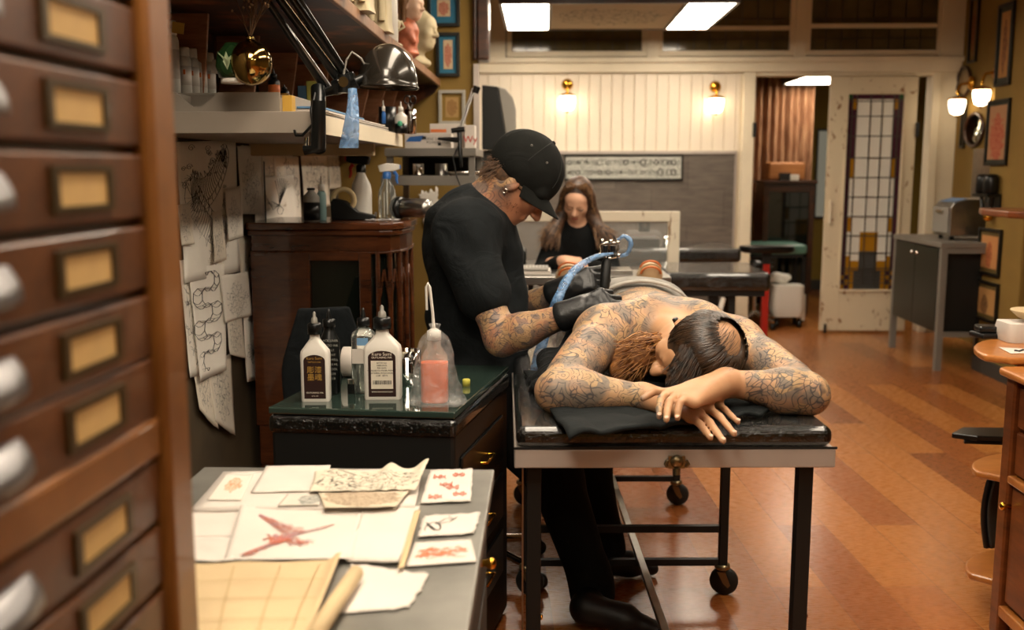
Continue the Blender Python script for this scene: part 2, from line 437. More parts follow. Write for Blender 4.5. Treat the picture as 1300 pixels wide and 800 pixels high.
m['olived'] = mat('dark_olive_plaster', '5a481f', .85, var=.15, vs=3, bump=.2, bs=40)
m['cream'] = mat('cream_paint', 'e0d4bb', .55, var=.05, vs=5)
m['creamw'] = wood('distressed_cream_paint', 'dccfb4', 'cdbd9c', .6, (1,1,4), 3, wear=None)
m['dist'] = None
def distressed(name, paint, wear, lo=.58, hi=.62, sc=(3,3,.7)):
    t = NT(name); v = t.coords(sc)
    k = t.ramp(t.noise(v, 6, 6, .3, .65), [(lo, K4), (hi, W4)])
    t.l(t.mix(k, lin(paint), lin(wear)), t.b.inputs['Base Color']); t.b.inputs['Roughness'].default_value = .6
    t.bump(k, .3, .001); return t.m
m['dist'] = distressed('worn_white_paint', 'ded3bd', '8a6a46', .6, .64)
m['plas'] = mat('grey_laminate', '8f8579', .5, var=.06, vs=8)
m['paper'] = mat('white_paper', 'ccc4bb', .8, var=.04, vs=7); m['paperb'] = mat('buff_paper', 'c0a983', .8, var=.07, vs=6)
m['white'] = mat('white_plastic', 'd8d4cb', .35); m['offw'] = mat('ivory_resin', 'b9ab8a', .6, var=.12, vs=14)
m['wooddk'] = wood('dark_walnut', '24130a', '4a2713', .35, (1,1,8), 3, coat=.2)
m['woodmid'] = wood('oak_drawer', '3e210d', '653a18', .4, (1,6,6), 2.2, coat=.15)
m['woodor'] = wood('orange_oak', '5f360f', '855422', .4, (6,1,1), 2.2, coat=.2)
m['woodhut'] = wood('stained_hutch_wood', '1d120a', '4a2812', .5, (1,1,1.3), 3.5, wear='8a4c24')
m['woodhut2'] = wood('reddish_hutch_divider', '7a4a2c', 'ba8460', .5, (1,1,6), 3)
m['mahog'] = wood('dark_mahogany', '2e160a', '5e3218', .25, (1,1,5), 2, coat=.5)
m['cab'] = wood('cherry_cabinet', '4c240e', '7c421c', .35, (1,1,5), 2, coat=.3)
m['cabtop'] = wood('honey_edge', '9a5a24', 'bd7c3c', .3, (1,3,1), 3, coat=.3)
m['glassd'] = mat('dark_cabinet_glass', '10140f', .06, coat=.5); 
m['glass'] = mat('clear_glass', 'eef2ee', .03, trans=1, ior=1.45)
m['brown_label'] = mat('brown_label', '2a1410', .5)
m['blue'] = mat('blue_plastic', '2b62a8', .35); m['red'] = mat('red_paint', 'b8281c', .4)
m['teal'] = mat('green_vinyl', '4f7468', .35); m['grey'] = mat('grey_plastic', '8b877f', .5)
m['dgrey'] = mat('dark_grey_paint', '3a3a36', .5, var=.1); m['cabgrey'] = mat('grey_steel_paint', '77726a', .45, var=.06)
m['orange'] = mat('orange_paint', 'd8743a', .5); m['ink'] = mat('black_ink', '1c1c1c', .7); m['red_i'] = mat('red_pencil', 'c0562f', .8)
m['wrap'] = wrap_mat('black_vinyl_under_film'); m['film'] = None
def film(name, c, alpha, rough=.15):
    t = NT(name); b = t.b; b.inputs['Base Color'].default_value = lin(c); b.inputs['Roughness'].default_value = rough
    b.inputs['Specular IOR Level'].default_value = .8
    v = t.coords(); f = t.noise(v, 30, 5, 1.5)
    t.l(t.ramp(f, [(.35, (alpha*.5,)*3+(1,)), (.7, (min(1, alpha*1.6),)*3+(1,))]), b.inputs['Alpha'])
    t.bump(f, .9, .01); return t.m
m['film'] = film('clear_plastic_film', 'e8e8e8', .14); m['bluefilm'] = film('blue_plastic_sleeve', '6f97c4', .8, .25)
m['emit'] = mat('lit_diffuser', 'ffffff', .5, emis='ffeed6', es=24)
m['emit2'] = mat('bright_lit_diffuser', 'ffffff', .5, emis='ffeed6', es=34)
m['sconce'] = mat('lit_crystal', 'ffffff', .2, emis='ffe6c2', es=11)
m['lead'] = mat('lead_came', '3b372f', .5)
# ------------------------------------------------------------------ the room
def floor_mat():
    t = NT('plank_floor'); v = t.coords(rot=(0,0,math.radians(90-3)), scale=(1,1,1))
    br = t.n('TexBrick', offset=.37, offset_frequency=2, squash=1)
    for k, x in (('Scale', 1), ('Mortar Size', .0018), ('Mortar Smooth', .2), ('Bias', 0), ('Brick Width', 1.6), ('Row Height', .19)): br.inputs[k].default_value = x
    br.inputs['Color1'].default_value = (0,0,0,1); br.inputs['Color2'].default_value = (1,1,1,1); br.inputs['Mortar'].default_value = (.5,.5,.5,1)
    t.l(v, br.inputs['Vector'])
    sv = t.coords(rot=(0,0,math.radians(90-3)), scale=(1.2,14,1)); g = t.noise(sv, 3, 6, .5); g2 = t.noise(sv, 22, 4)
    off = t.mix(.5, g, g2)
    f = t.math('ADD', t.math('MULTIPLY', br.outputs['Color'], .55), t.math('MULTIPLY', off, .5))
    col = t.ramp(f, [(.15, '74401b'), (.45, '8f5227'), (.62, '9c5f2d'), (.9, 'b4753a')])
    t.l(t.mix(t.math('MULTIPLY', br.outputs['Fac'], .45), col, lin('3b1d0d')), t.b.inputs['Base Color'])
    t.l(t.ramp(g2, [(.2, (.2,)*3+(1,)), (.8, (.36,)*3+(1,))]), t.b.inputs['Roughness'])
    t.b.inputs['Coat Weight'].default_value = .25; t.b.inputs['Coat Roughness'].default_value = .22
    t.bump(t.math('SUBTRACT', t.math('MULTIPLY', g2, .05), br.outputs['Fac']), .15, .001); return t.m
BY = 8.7
XL, XR = -1.15, 3.5
struct('floor', MB().box(XL-.1, 4.6, -2.2, 12, -.06, 0), floor_mat())
struct('ceiling', MB().box(XL-.1, 4.6, -2.2, 12, 3.1, 3.16), m['cream'])
struct('wall_left', MB().box(XL-.1, XL, -2.2, BY, 0, 3.1), mat('brown_plaster', '4c402d', .8, var=.25, vs=4, bump=.2, bs=30))
struct('wall_behind', MB().box(XL-.1, 4.6, -2.3, -2.2, 0, 3.1), m['olive'])
struct('wall_right', MB().box(XR, XR+.1, 7.06, BY, 0, 3.1), m['olive'])
struct('wall_pier', MB().box(3.08, 3.6, 6.5, 7.06, 0, 3.1), m['olive'], bevel=.01)
struct('wall_right_near', MB().box(3.3, 3.4, -2.2, 6.5, 0, 3.1), m['olived'])
struct('wall_partition', MB().box(XL, -.365, 5.6, 5.72, 0, 3.1), m['olive'])
struct('baseboard_right', MB().box(3.06, 3.08, 6.5, 7.08, 0, .1), m['dgrey'])
# back wall: panels, casing, header, transoms
t = MB(); t.box(XL, 1.70, BY, BY+.1, 0, 2.24)
struct('wall_back', t, m['cream'])
bb = MB(); x = XL; i = 0
while x < 1.66:
    w = .096; bb.box(x+.003, min(x+w, 1.67)-.003, BY-.014, BY, 1.56, 2.21); x += w
struct('trim_1', bb, mat('cream_beadboard', 'e4d8c4', .5, var=.04, vs=3), bevel=.003)
struct('trim_2', MB().box(XL, 3.5, BY-.05, BY+.1, 2.22, 2.345).box(XL, 3.5, BY-.075, BY-.05, 2.30, 2.345), m['cream'], bevel=.006)
slate = NT('grey_slate_tiles'); v = slate.coords(rot=(PI/2,0,0))
br = slate.n('TexBrick', offset=.5)
for k, x in (('Scale', 1), ('Mortar Size', .003), ('Brick Width', .62), ('Row Height', .31)): br.inputs[k].default_value = x
br.inputs['Color1'].default_value = lin('5a524b'); br.inputs['Color2'].default_value = lin('6b625a'); br.inputs['Mortar'].default_value = lin('3c3732')
slate.l(v, br.inputs['Vector']); sv = slate.coords((1,1,5))
slate.l(slate.mix(.35, br.outputs['Color'], slate.ramp(slate.noise(sv, 6, 6), [(.3, '38332e'), (.7, '80766b')])), slate.b.inputs['Base Color']); slate.b.inputs['Roughness'].default_value = .45
struct('trim_3', MB().box(XL, 1.635, BY-.03, BY, .1, 1.54), slate.m)
struct('trim_4', MB().box(XL, 1.65, BY-.045, BY, 1.54, 1.565).box(1.635, 1.65, BY-.045, BY, .1, 1.54), m['alu'])
struct('trim_5', MB().box(1.69, 1.79, BY-.04, BY+.12, 0, 2.22).box(1.79, 3.27, BY-.02, BY+.12, 2.19, 2.225).box(3.27, 3.5, BY-.0, BY+.12, 0, 2.22).box(3.27, 3.34, BY-.03, BY, 0, 2.22), m['cream'], bevel=.006)
# transom windows
def transom(n, x0, x1, z0, z1, bars):
    fr = MB(); w = .045
    fr.box(x0-w, x1+w, BY-.03, BY+.05, z0-w, z0).box(x0-w, x1+w, BY-.03, BY+.05, z1, z1+w).box(x0-w, x0, BY-.03, BY+.05, z0, z1).box(x1, x1+w, BY-.03, BY+.05, z0, z1)
    for b in bars: fr.box(x0, x1, BY-.02, BY+.03, b-.018, b+.018)
    o = struct('window_%d' % n, fr, m['cream'], bevel=.004)
    MB().box(x0, x1, BY+.01, BY+.016, z0, z1).build('window_pane', dglass, o)
    ld = MB(); k = int((x1-x0)/.12)
    for i in range(1, k): ld.box(x0+(x1-x0)*i/k-.003, x0+(x1-x0)*i/k+.003, BY+.0, BY+.01, z0, z1)
    zz = z0+.1
    while zz < z1: ld.box(x0, x1, BY+.0, BY+.01, zz-.003, zz+.003); zz += .16
    ld.build('lead_came', m['lead'], o)
dglass = mat('dark_leaded_glass', '5c5236', .12, var=.3, vs=5, bump=.3, bs=12, bd=.004)
px2x = lambda px, Y=8.7: P(px, 200, Y).x
transom(1, px2x(650), px2x(812), 2.40, 2.95, [])
transom(2, px2x(838), px2x(996), 2.40, 2.95, [2.585])
transom(3, px2x(1022), px2x(1180), 2.40, 2.95, [2.60])
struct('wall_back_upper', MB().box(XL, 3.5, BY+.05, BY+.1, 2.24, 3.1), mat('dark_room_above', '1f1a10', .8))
struct('trim_6', MB().box(px2x(815)+.02, px2x(836)-.02, BY-.05, BY, 2.34, 3.1).box(px2x(999)+.02, px2x(1019)-.02, BY-.05, BY, 2.34, 3.1).box(px2x(1182), 3.5, BY-.05, BY, 2.34, 3.1).box(XL, px2x(648)-.04, BY-.05, BY, 2.34, 3.1), m['cream'], bevel=.004)
# dark brown post at the partition end
struct('trim_7', MB().box(-.365, -.30, 5.56, 5.72, 2.0, 3.1).box(-.39, -.365, 5.57, 5.60, 2.0, 3.1), m['wooddk'], bevel=.01)
struct('trim_8', MB().box(-.385, -.355, 5.575, 5.6, .3, 1.98), m['alu'])
# room beyond
struct('wall_far', MB().box(1.0, 4.6, 11.8, 11.9, 0, 3.1), mat('yellow_olive_wall', '8a7430', .8))
struct('wall_far_right', MB().box(4.5, 4.6, BY+.1, 11.8, 0, 3.1), m['olive'])
struct('wall_far_left', MB().box(1.5, 1.6, BY+.1, 11.8, 0, 3.1), m['olive'])
struct('baseboard_far', MB().box(1.6, 4.5, 11.78, 11.8, 0, .12), m['dgrey'])
struct('trim_10', MB().box(2.86, 2.98, 11.7, 11.8, 0, 3.1), m['cream'])
# stained glass door, standing slightly open
dx0, dx1, dz1 = px2x(1050, 8.66), px2x(1160, 8.66), 2.18
door = MB(); gx0, gx1, gz0, gz1 = px2x(1073, 8.66), px2x(1143, 8.66), .38, 2.035
for a in ((dx0, gx0, .02, dz1), (gx1, dx1, .02, dz1), (gx0, gx1, .02, gz0), (gx0, gx1, gz1, dz1)): door.box(a[0], a[1], 8.64, 8.685, a[2], a[3])
door.box(gx0-.012, gx1+.012, 8.628, 8.64, gz0-.02, gz0).box(gx0-.012, gx1+.012, 8.628, 8.64, gz1, gz1+.02).box(gx0-.02, gx0, 8.628, 8.64, gz0, gz1).box(gx1, gx1+.02, 8.628, 8.64, gz0, gz1)
dr = struct('door_1', door, distressed('worn_door_paint', 'd6c8ab', '8a6038', .6, .66, (3,3,2)), bevel=.004)
W, H = gx1-gx0, gz1-gz0
pan = MB(); 
def gmat(n, c, tr=.0): return mat(n, c, .25, trans=tr, bump=.25, bs=40, bd=.003)
gm = {'w': gmat('frosted_white_glass', 'e2e0d6'), 'p': gmat('purple_glass', '4a2836'), 'g': gmat('green_glass', '2d5a35'), 'y': gmat('amber_glass', 'a8781f'), 't': gmat('slate_glass', '4a4a48')}
nx, nz = 12, 40; cells = {k: MB() for k in gm}
def cell(i, j):
    u = (i+.5)/nx; r = j/nz
    if r > .965: return 'g' if i in (0,11) else 'p'
    d = abs(u-.5)
    if r < .37 and d < .04+.0: return 't'
    if r < .19 and d < .13: return 't'
    if r < .10 and d < .22: return 't'
    if r < .30 and d < .13: return 'y'
    if r < .14 and d < .3: return 'y'
    if r < .10: return 'p' if (i+j) % 2 else 'y'
    if r < .035: return 'p'
    if i in (0, 11): return 'p'
    if i in (1, 10): return 'y' if (.55 < r < .66 or .28 < r < .37 or .9 < r < .965 or r < .16) else ('p' if r > .66 else 'w')
    return 'w'
for i in range(nx):
    for j in range(nz):
        cells[cell(i, j)].box(gx0+W*i/nx, gx0+W*(i+1)/nx, 8.658, 8.664, gz0+H*j/nz, gz0+H*(j+1)/nz)
for k, c in cells.items():
    if c.v: o = c.build('stained_glass', gm[k], dr); o['label'] = {'w': 'frosted white leaded glass', 'p': 'purple glass pieces', 'g': 'green corner glass', 'y': 'amber glass pieces', 't': 'slate coloured tower motif'}[k]
ld = MB()
for i in (1, 2, 5, 7.5, 10, 11): ld.box(gx0+W*i/nx-.004, gx0+W*i/nx+.004, 8.652, 8.67, gz0, gz1)
for r in (.035, .11, .19, .28, .38, .48, .58, .68, .79, .89, .965): ld.box(gx0, gx1, 8.652, 8.67, gz0+H*r-.004, gz0+H*r+.004)
for r in (.055,.075,.095): ld.box(gx0, gx1, 8.653, 8.669, gz0+H*r-.003, gz0+H*r+.003)
ld.build('lead_came', m['lead'], dr)
MB().box(dx1-.006, dx1+.02, 8.62, 8.65, 1.68, 1.80).build('hinge', m['black'], dr)
MB().box(dx0+.03, dx0+.045, 8.62, 8.64, .95, 1.15).build('door_pull', m['dist'], dr)
MB().tube([(dx0+.04,8.63,.08),(dx0+.04,8.63,.0)], .012).build('door_bolt', m['black'], dr)
h2 = struct('trim_11', MB().box(1.775, 1.80, 8.62, 8.66, 1.68, 1.80), m['black'])
# ceiling fixtures
def light_box(name, label, x0, x1, y0, y1, z, mid=True, wl=.3, group=None, em=None):
    r = thing(name, label, 'ceiling light', ((x0+x1)/2, (y0+y1)/2, z), group=group)
    fr = MB(); e = .022
    fr.box(x0-e, x1+e, y0-e, y0, z-.005, z+.07).box(x0-e, x1+e, y1, y1+e, z-.005, z+.07).box(x0-e, x0, y0, y1, z-.005, z+.07).box(x1, x1+e, y0, y1, z-.005, z+.07)
    fr.box(x0, x1, y0, y1, z+.03, z+.07)
    if mid: fr.box(x0+wl, x0+wl+e, y0, y1, z-.005, z+.03).box(x1-wl-e, x1-wl, y0, y1, z-.005, z+.03)
    fr.build('housing', m['wooddk'] if mid else m['dgrey'], r, world=True)
    for a, b in ([(x0, x0+wl), (x1-wl, x1)] if mid else [(x0, x1)]):
        MB().box(a, b, y0, y1, z, z+.012).build('diffuser', em or m['emit'], r, world=True)
    rods = MB()
    for xx in (x0+.1, x1-.1):
        for yy in (y0+.1, y1-.1): rods.tube([(xx,yy,z+.07),(xx,yy,3.1)], .004, 6)
    rods.build('suspension_rod', m['dgrey'], r, world=True)
    return r
lb = light_box('ceiling_light', 'hanging light box with two white panels either side of a drawing', -.28, 1.27, 6.85, 8.1, 2.5, wl=.31, em=m['emit2'])
pm = MB(); pm.grid(lambda u, v: (.04+.89*u, 6.87+1.2*v, 2.499), 2, 2)
pm.build('drawing_panel', sketch_mat('ceiling_drawing', 'cdbb97', '4a4033', 5, 14, .12, (.5,.5,.46,.34), dark=.8), lb, world=True)
light_box('ceiling_light', 'white strip light hung from the ceiling of the room beyond the doorway', 2.36, 2.80, 9.3, 10.1, 2.238, mid=False)
# ------------------------------------------------------------------ foreground drawer cabinet
dcab = thing('card_catalogue', 'tall oak cabinet of small labelled drawers, out of focus at the left edge', 'drawer cabinet', (-.44, 1.0, 0), -math.atan(.030))
MB().box(-.5, -.012, -.75, .152, 0, 1.745).build('carcass', m['wooddk'], dcab)
MB().box(-.02, .012, .090, .155, 0, 1.75).build('stile', m['woodor'], dcab, bevel=.006)
MB().box(-.02, .004, -.75, .090, 1.087, 1.133).build('rail', m['woodor'], dcab, bevel=.006)
zs = [(1.663,1.736),(1.586,1.659),(1.509,1.582),(1.432,1.505),(1.355,1.428),(1.278,1.351),(1.201,1.274),(1.137,1.197),(1.012,1.083),(.934,1.008),(.856,.930),(.778,.852),(.70,.774)]
lab_dr = mat('aged_card', 'c4a064', .7, var=.08, vs=30)
proto = None
for (a, b) in zs:
    zc = (a+b)/2
    if proto is None:
        proto = MB().box(-.02, 0, -.35, .087, -.034, .034).build('drawer', m['woodmid'], dcab, bevel=.003)
        fr = MB(); fr.box(0, .004, -.112, .008, .0155, .022).box(0, .004, -.112, .008, -.022, -.0155).box(0, .004, -.112, -.100, -.0155, .0155).box(0, .004, -.004, .008, -.0155, .0155)
        fr.build('label_holder', mat('tarnished_brass', '4a3a1e', .4, .6), proto)
        MB().box(0, .0015, -.100, -.004, -.0155, .0155).build('card', lab_dr, proto)
        hd = MB(); hd.grid(lambda u, v: (.022*math.sin(PI*.5*min(1, v*1.3))*math.sin(PI*min(max(u, .06), .94))**.4, -.315+.125*u, .016-.030*v), 14, 8)
        hd.build('cup_pull', mat('worn_grey_metal', '7d7b7c', .35, .9), proto, solid=.003)
        proto.location = (0, 0, zc)
    else:
        d = copy_tree(proto, dcab); d.location = (0, 0, zc)
# ------------------------------------------------------------------ steel topped counter with papers
ctr = thing('steel_counter', 'low drawer cabinet with a scuffed steel top, strewn with tattoo sketches', 'counter', (-.4, 1.6, 0))
MB().box(-.70, -.098, 1.215, 1.975, .775, .80).build('top', mat('scuffed_steel_top', '8f8d86', .38, .6, var=.2, vs=9), ctr, world=True, bevel=.003)
MB().box(-.69, -.125, 1.22, 1.95, .02, .775).build('carcass', m['black'], ctr, world=True)
for k in range(4):
    d = MB().box(-.125, -.112, 1.24, 1.93, .60-.18*k, .765-.18*k).build('drawer', m['dgrey'], ctr, world=True, bevel=.003)
    for y in (1.42, 1.75): MB().lathe([(0, .028), (.009, .026), (.012, .018), (.006, .008), (.007, 0)], M=TR(-.112, y, .69-.18*k, ry=PI/2), n=14).build('knob', m['brass'], d, world=True)
def sheet(name, label, quad, z, mt, cat='sheet of paper', lift=None, group=None, thick=.0, surf='z', plane=None, jag=0, n=14, seed=1):
    if surf == 'z': q = [PZ(x, y, z) for x, y in quad]
    elif surf == 'x': q = [PX(x, y, plane) for x, y in quad]
    else: q = [P(x, y, plane) for x, y in quad]
    c = sum(q, Vector())/4
    g = MB()
    def fn(u, v):
        p = (q[0]*(1-u)+q[1]*u)*v+(q[3]*(1-u)+q[2]*u)*(1-v)
        h = lift(u, v) if lift else 0
        e = 0
        if jag: 
            k = mnoise.noise(Vector((u*7, v*7, seed)))*jag
            if u in (0, 1): p = p+(q[1]-q[0]).normalized()*k
            if v in (0, 1): p = p+(q[3]-q[0]).normalized()*k
        if surf == 'z': p = p+Vector((0, 0, h))
        elif surf == 'x': p = p+Vector((h, 0, 0))
        else: p = p+Vector((0, -h, 0))
        return p-c
    g.grid(fn, n, n)
    o = g.build(name, mt, None, solid=thick or .0004); o.location = c; WM[o.name] = Matrix.Translation(c)
    tag(o, label, cat, group); return o
G = 'papers on the steel counter'
wav = lambda a, s=1: (lambda u, v: .0008+a*(.5+.5*mnoise.noise(Vector((u*2.5, v*2.5, s)))))

sheet('paper_stack', 'thick layered pile of pale papers along the back of the counter', [(284,603),(536,599),(527,647),(243,651)], .806, m['paper'], 'paper', wav(.002,3), G, .010)
sheet('paper_sheet', 'blank white sheet at the back edge of the pile, behind the tracings', [(338,593),(420,592),(410,625),(318,627)], .813, m['paper'], 'sheet of paper', wav(.003,4), G)
sheet('sketch_sheet', 'small sheet with a faint orange sketch at the far left of the counter', [(286,604),(322,603),(306,636),(262,636)], .814, sketch_mat('orange_sketch_a', 'd9d2c6', 'd07a4c', 3, 12, .2, (.5,.6,.3,.3), 'e3a27c'), 'sketch', wav(.001,5), G)
sheet('sketch_sheet', 'sheet with a grey rectangle and pink smudge in front of the tracings', [(365,628),(412,629),(405,642),(352,643)], .815, sketch_mat('grey_sketch', 'cfc6ba', '6e736e', 3, 4, .35, (.7,.5,.3,.5), '9a9c94'), 'sketch', wav(.001,6), G)
nz3 = lambda u, v: mnoise.noise(Vector((u*7, v*6, 5)))
tr_m = sketch_mat('tracing_line_drawing', 'd2c8b4', '34342e', 4, 9, .16, (.5,.45,.5,.5), None, .95)
sheet('tracing_sheet', 'crumpled tracing with a dense pen drawing, its corners curling up', [(402,606),(545,597),(528,625),(392,627)], .818, tr_m, 'tracing paper', lambda u, v: .004+.005*abs(nz3(u,v))+.016*math.exp(-((u-.12)**2+(v-.8)**2)/.05)+.016*math.exp(-((u-.66)**2)/.006)*v**2+.020*math.exp(-((u-1)**2)/.01)*v, G, n=36)
sheet('tracing_sheet', 'second tracing with a brownish drawing, in front of the crumpled one', [(402,623),(522,624),(503,646),(412,647)], .816, sketch_mat('tracing_brown', 'c9bda6', '6a5644', 5, 9, .15, (.5,.5,.5,.45), 'a48b6e'), 'tracing paper', wav(.006,8), G, n=24)
def marks(name, quad, z, strokes, mt, parent, w=.0012, wob=.0):
    q = [PZ(x, y, z) for x, y in quad]; g = MB()
    for s in strokes:
        pts = []
        for (u, v) in s: pts.append((q[0]*(1-u)+q[1]*u)*v+(q[3]*(1-u)+q[2]*u)*(1-v))
        g.tube(pts, w, 5, flat=.3)
    return g.build(name, mt, parent, world=True)
q = [(546,598),(600,596),(598,637),(534,640)]
s = sheet('note_sheet', 'torn note with rows of red handwriting at the back right of the counter', q, .803, m['paper'], 'note', wav(.002,9), G, jag=.004)
rr = random.Random(3); st = []
for (u0, v0) in ((.12,.8),(.55,.85),(.3,.55),(.45,.45),(.12,.2),(.62,.25)):
    pts = []
    for i in range(34): pts.append((u0+.0085*i+.016*math.cos(i*1.3), v0+.05*math.sin(i*1.3)*(1+.6*math.sin(i*.37+u0*9))))
    marks('handwritten_word', q, .8065, [pts], m['red_i'], s, .0009)
q = [(538,656),(610,652),(602,678),(530,683)]
s = sheet('sketch_sheet', 'torn white sheet with a small black pencil insect, right of the bird drawing', q, .803, m['paper'], 'sketch', wav(.002,10), G, jag=.006)
st = []
for k in range(9): st.append([(.1+.28*math.sin(k+t*.5)*.5+.12, .5+.2*math.cos(k*1.3+t*.7)) for t in range(8)])
st += [[(.25,.6),(.4,.85),(.55,.8),(.45,.95)], [(.3,.6),(.5,.7),(.6,.9)]]
marks('pencil_drawing', q, .8065, st, m['ink'], s, .0008)
q = [(527,690),(598,686),(605,714),(515,720)]
s = sheet('sketch_sheet', 'white sheet with a bold orange scribble, nearest the counter right edge', q, .803, m['paper'], 'sketch', wav(.001,11), G)
rr = random.Random(12); st = []
for k in range(70):
    a, b = rr.uniform(.08,.8), rr.uniform(.3,.75)-.0; st.append([(a, b), (a+rr.uniform(.02,.08), b+rr.uniform(-.08,.12)), (a+rr.uniform(.08,.16), b+rr.uniform(-.06,.06))])
marks('orange_scribble', q, .8060, st, mat('orange_crayon', 'd9713c', .8), s, .0007)
sheet('paper_sheet', 'plain white sheet under the bird drawing, along the left', [(240,651),(318,650),(300,683),(238,684)], .804, m['paper'], 'sheet of paper', wav(.003,12), G)
sheet('paper_sheet', 'plain white sheet at the left, just above the buff paper', [(238,684),(300,684),(296,714),(238,715)], .8045, m['paper'], 'sheet of paper', wav(.004,13), G)
sheet('paper_sheet', 'plain white sheet with a tan torn edge, right of the bird drawing', [(462,645),(533,646),(506,716),(440,714)], .805, m['paper'], 'sheet of paper', wav(.004,14), G, thick=.003)
sheet('paper_strip', 'narrow tan torn paper strip along the right edge of the white sheets', [(526,650),(534,648),(513,722),(505,724)], .8095, m['paperb'], 'paper strip', wav(.002,15), G)
q = [(306,648),(462,644),(448,713),(284,712)]
bq = sheet('bird_drawing', 'white sheet with a red and purple flying bird drawing', q, .806, m['paper'], 'drawing', lambda u, v: .001+.010*(1-u)**4*v+.004*u*(1-v), G, n=24)
rr = random.Random(5); st = []; st2 = []
def feather(cx, cy, dx, dy, n, spread, L):
    for k in range(n):
        t = k/n; a = math.atan2(dy, dx)+rr.uniform(-spread, spread); x, y = cx+dx*t, cy+dy*t
        (st if rr.random() < .55 else st2).append([(x, y), (x+L*.5*math.cos(a), y+L*.5*math.sin(a)+.01), (x+L*math.cos(a), y+L*math.sin(a))])
for (a, b, da, db, n_, ang, L_) in ((.42,.46,-.30,.46,56,.35,.20),(.40,.40,-.30,-.30,56,.55,.15),(.44,.44,.36,.22,48,-2.6,.13)):
    for k in range(n_):
        t = k/n_; x, y = a+da*t, b+db*t; l = L_*(1-.6*t)*rr.uniform(.6,1.1); g_ = ang+rr.uniform(-.15,.15)-(0 if da > 0 else .9*t)
        (st if rr.random() < .5 else st2).append([(x, y), (x+l*.5*math.cos(g_), y+l*.5*math.sin(g_)+.012), (x+l*math.cos(g_), y+l*math.sin(g_))])
for a, b in ((.36,.36),(.50,.36)):
    for r_ in (.05,.035,.02): st.append([(a+r_*math.cos(2*PI*i/12), b+r_*1.3*math.sin(2*PI*i/12)) for i in range(13)])
feather(.36,.4,.12,-.02,30,3.1,.06); feather(.30,.42,.1,.0,40,3.1,.07); feather(.5,.3,.12,.04,24,3.1,.06)
marks('red_pencil_feathers', q, .8112, st, mat('soft_red_pencil', 'b8644a', .8), bq, .0007); marks('purple_pencil_feathers', q, .8112, st2, mat('purple_pencil', 'a07c84', .8), bq, .0007)
sheet('paper_sheet', 'bottom white sheet with stepped edges, in front of the bird drawing', [(444,716),(545,730),(520,772),(424,781)], .8025, m['paper'], 'sheet of paper', wav(.001,16), G, jag=.008)
sheet('buff_paper', 'large creased buff paper nearest the camera on the counter', [(236,716),(434,712),(388,815),(225,815)], .808, m['paperb'], 'paper', lambda u, v: .001+.002*mnoise.noise(Vector((u*4, v*4, 1)))+.014*math.exp(-((u-.99)**2)/.002)*v, G, n=30)
bf = [o_ for o_ in COL.objects if o_.name.startswith('buff_paper')][0]
qc = [(236,716),(434,712),(388,815),(225,815)]
marks('fold_crease', qc, .8125, [[(.02,t_),(.5,t_+.01),(.93,t_)] for t_ in (.25,.5,.75)]+[[(u_,.05),(u_,.5),(u_+.01,.95)] for u_ in (.3,.6,.85)], mat('crease_shadow_brown', 'a8905f', .9), bf, .0006)
rl = MB(); a, b = PZ(452,727,.82), PZ(396,812,.82)
rl.tube([a, (a+b)/2+Vector((0,0,.001)), b], [.011,.012,.012], 16, False)
rl.tube([a, b], [.006,.006], 12, False); o = rl.build('rolled_paper', m['paperb'], None, solid=.001); tag(o, 'rolled up edge of buff paper lying like a tube beside the creased buff sheet', 'paper roll', G)
# ------------------------------------------------------------------ glass topped black cabinet
fl, fr_, br_, bl = (-.707,2.484), (-.22,2.443), (-.105,3.05), (-.60,3.08)
gt = thing('black_cabinet', 'black wrapped cabinet with a green glass top holding ink bottles', 'cabinet', (-.41, 2.76, 0))
ins = lambda p, k=.985: (-.41+(p[0]+.41)*k, 2.76+(p[1]-2.76)*k)
MB().prism([ins(p) for p in (fl, fr_, br_, bl)], .775, TR(0,0,.01)).build('carcass', m['black'], gt, world=True, bevel=.01)
MB().prism([fl, fr_, br_, bl], .018, TR(0,0,.785)).build('glass_top', mat('dark_green_glass', '2b3a34', .08, coat=.6, spec=.8), gt, world=True, bevel=.004)
MB().prism([ins(fl,1.01), ins(fr_,1.015), ins(br_,1.01), ins(bl,1.0)], .05, TR(0,0,.733)).build('wrapped_edge', m['wrap'], gt, world=True, bevel=.015, seg=3)
dd = Vector((fr_[0]-fl[0], fr_[1]-fl[1], 0)); rz = math.atan2(br_[1]-fr_[1], br_[0]-fr_[0])
for k, z in enumerate((.60,.42,.24)):
    d = MB().box(.05, .52, -.008, .0, z-.07, z+.07, TR(ins(fr_)[0]+.0, ins(fr_)[1], 0, rz=rz)).build('drawer', m['blackp'], gt, world=True, bevel=.004)
    MB().tube([(.24,-.008,z),(.24,-.025,z),(.33,-.025,z),(.33,-.008,z)], .004, 8, M=TR(ins(fr_)[0], ins(fr_)[1], 0, rz=rz)).build('handle', m['brass'], d, world=True)
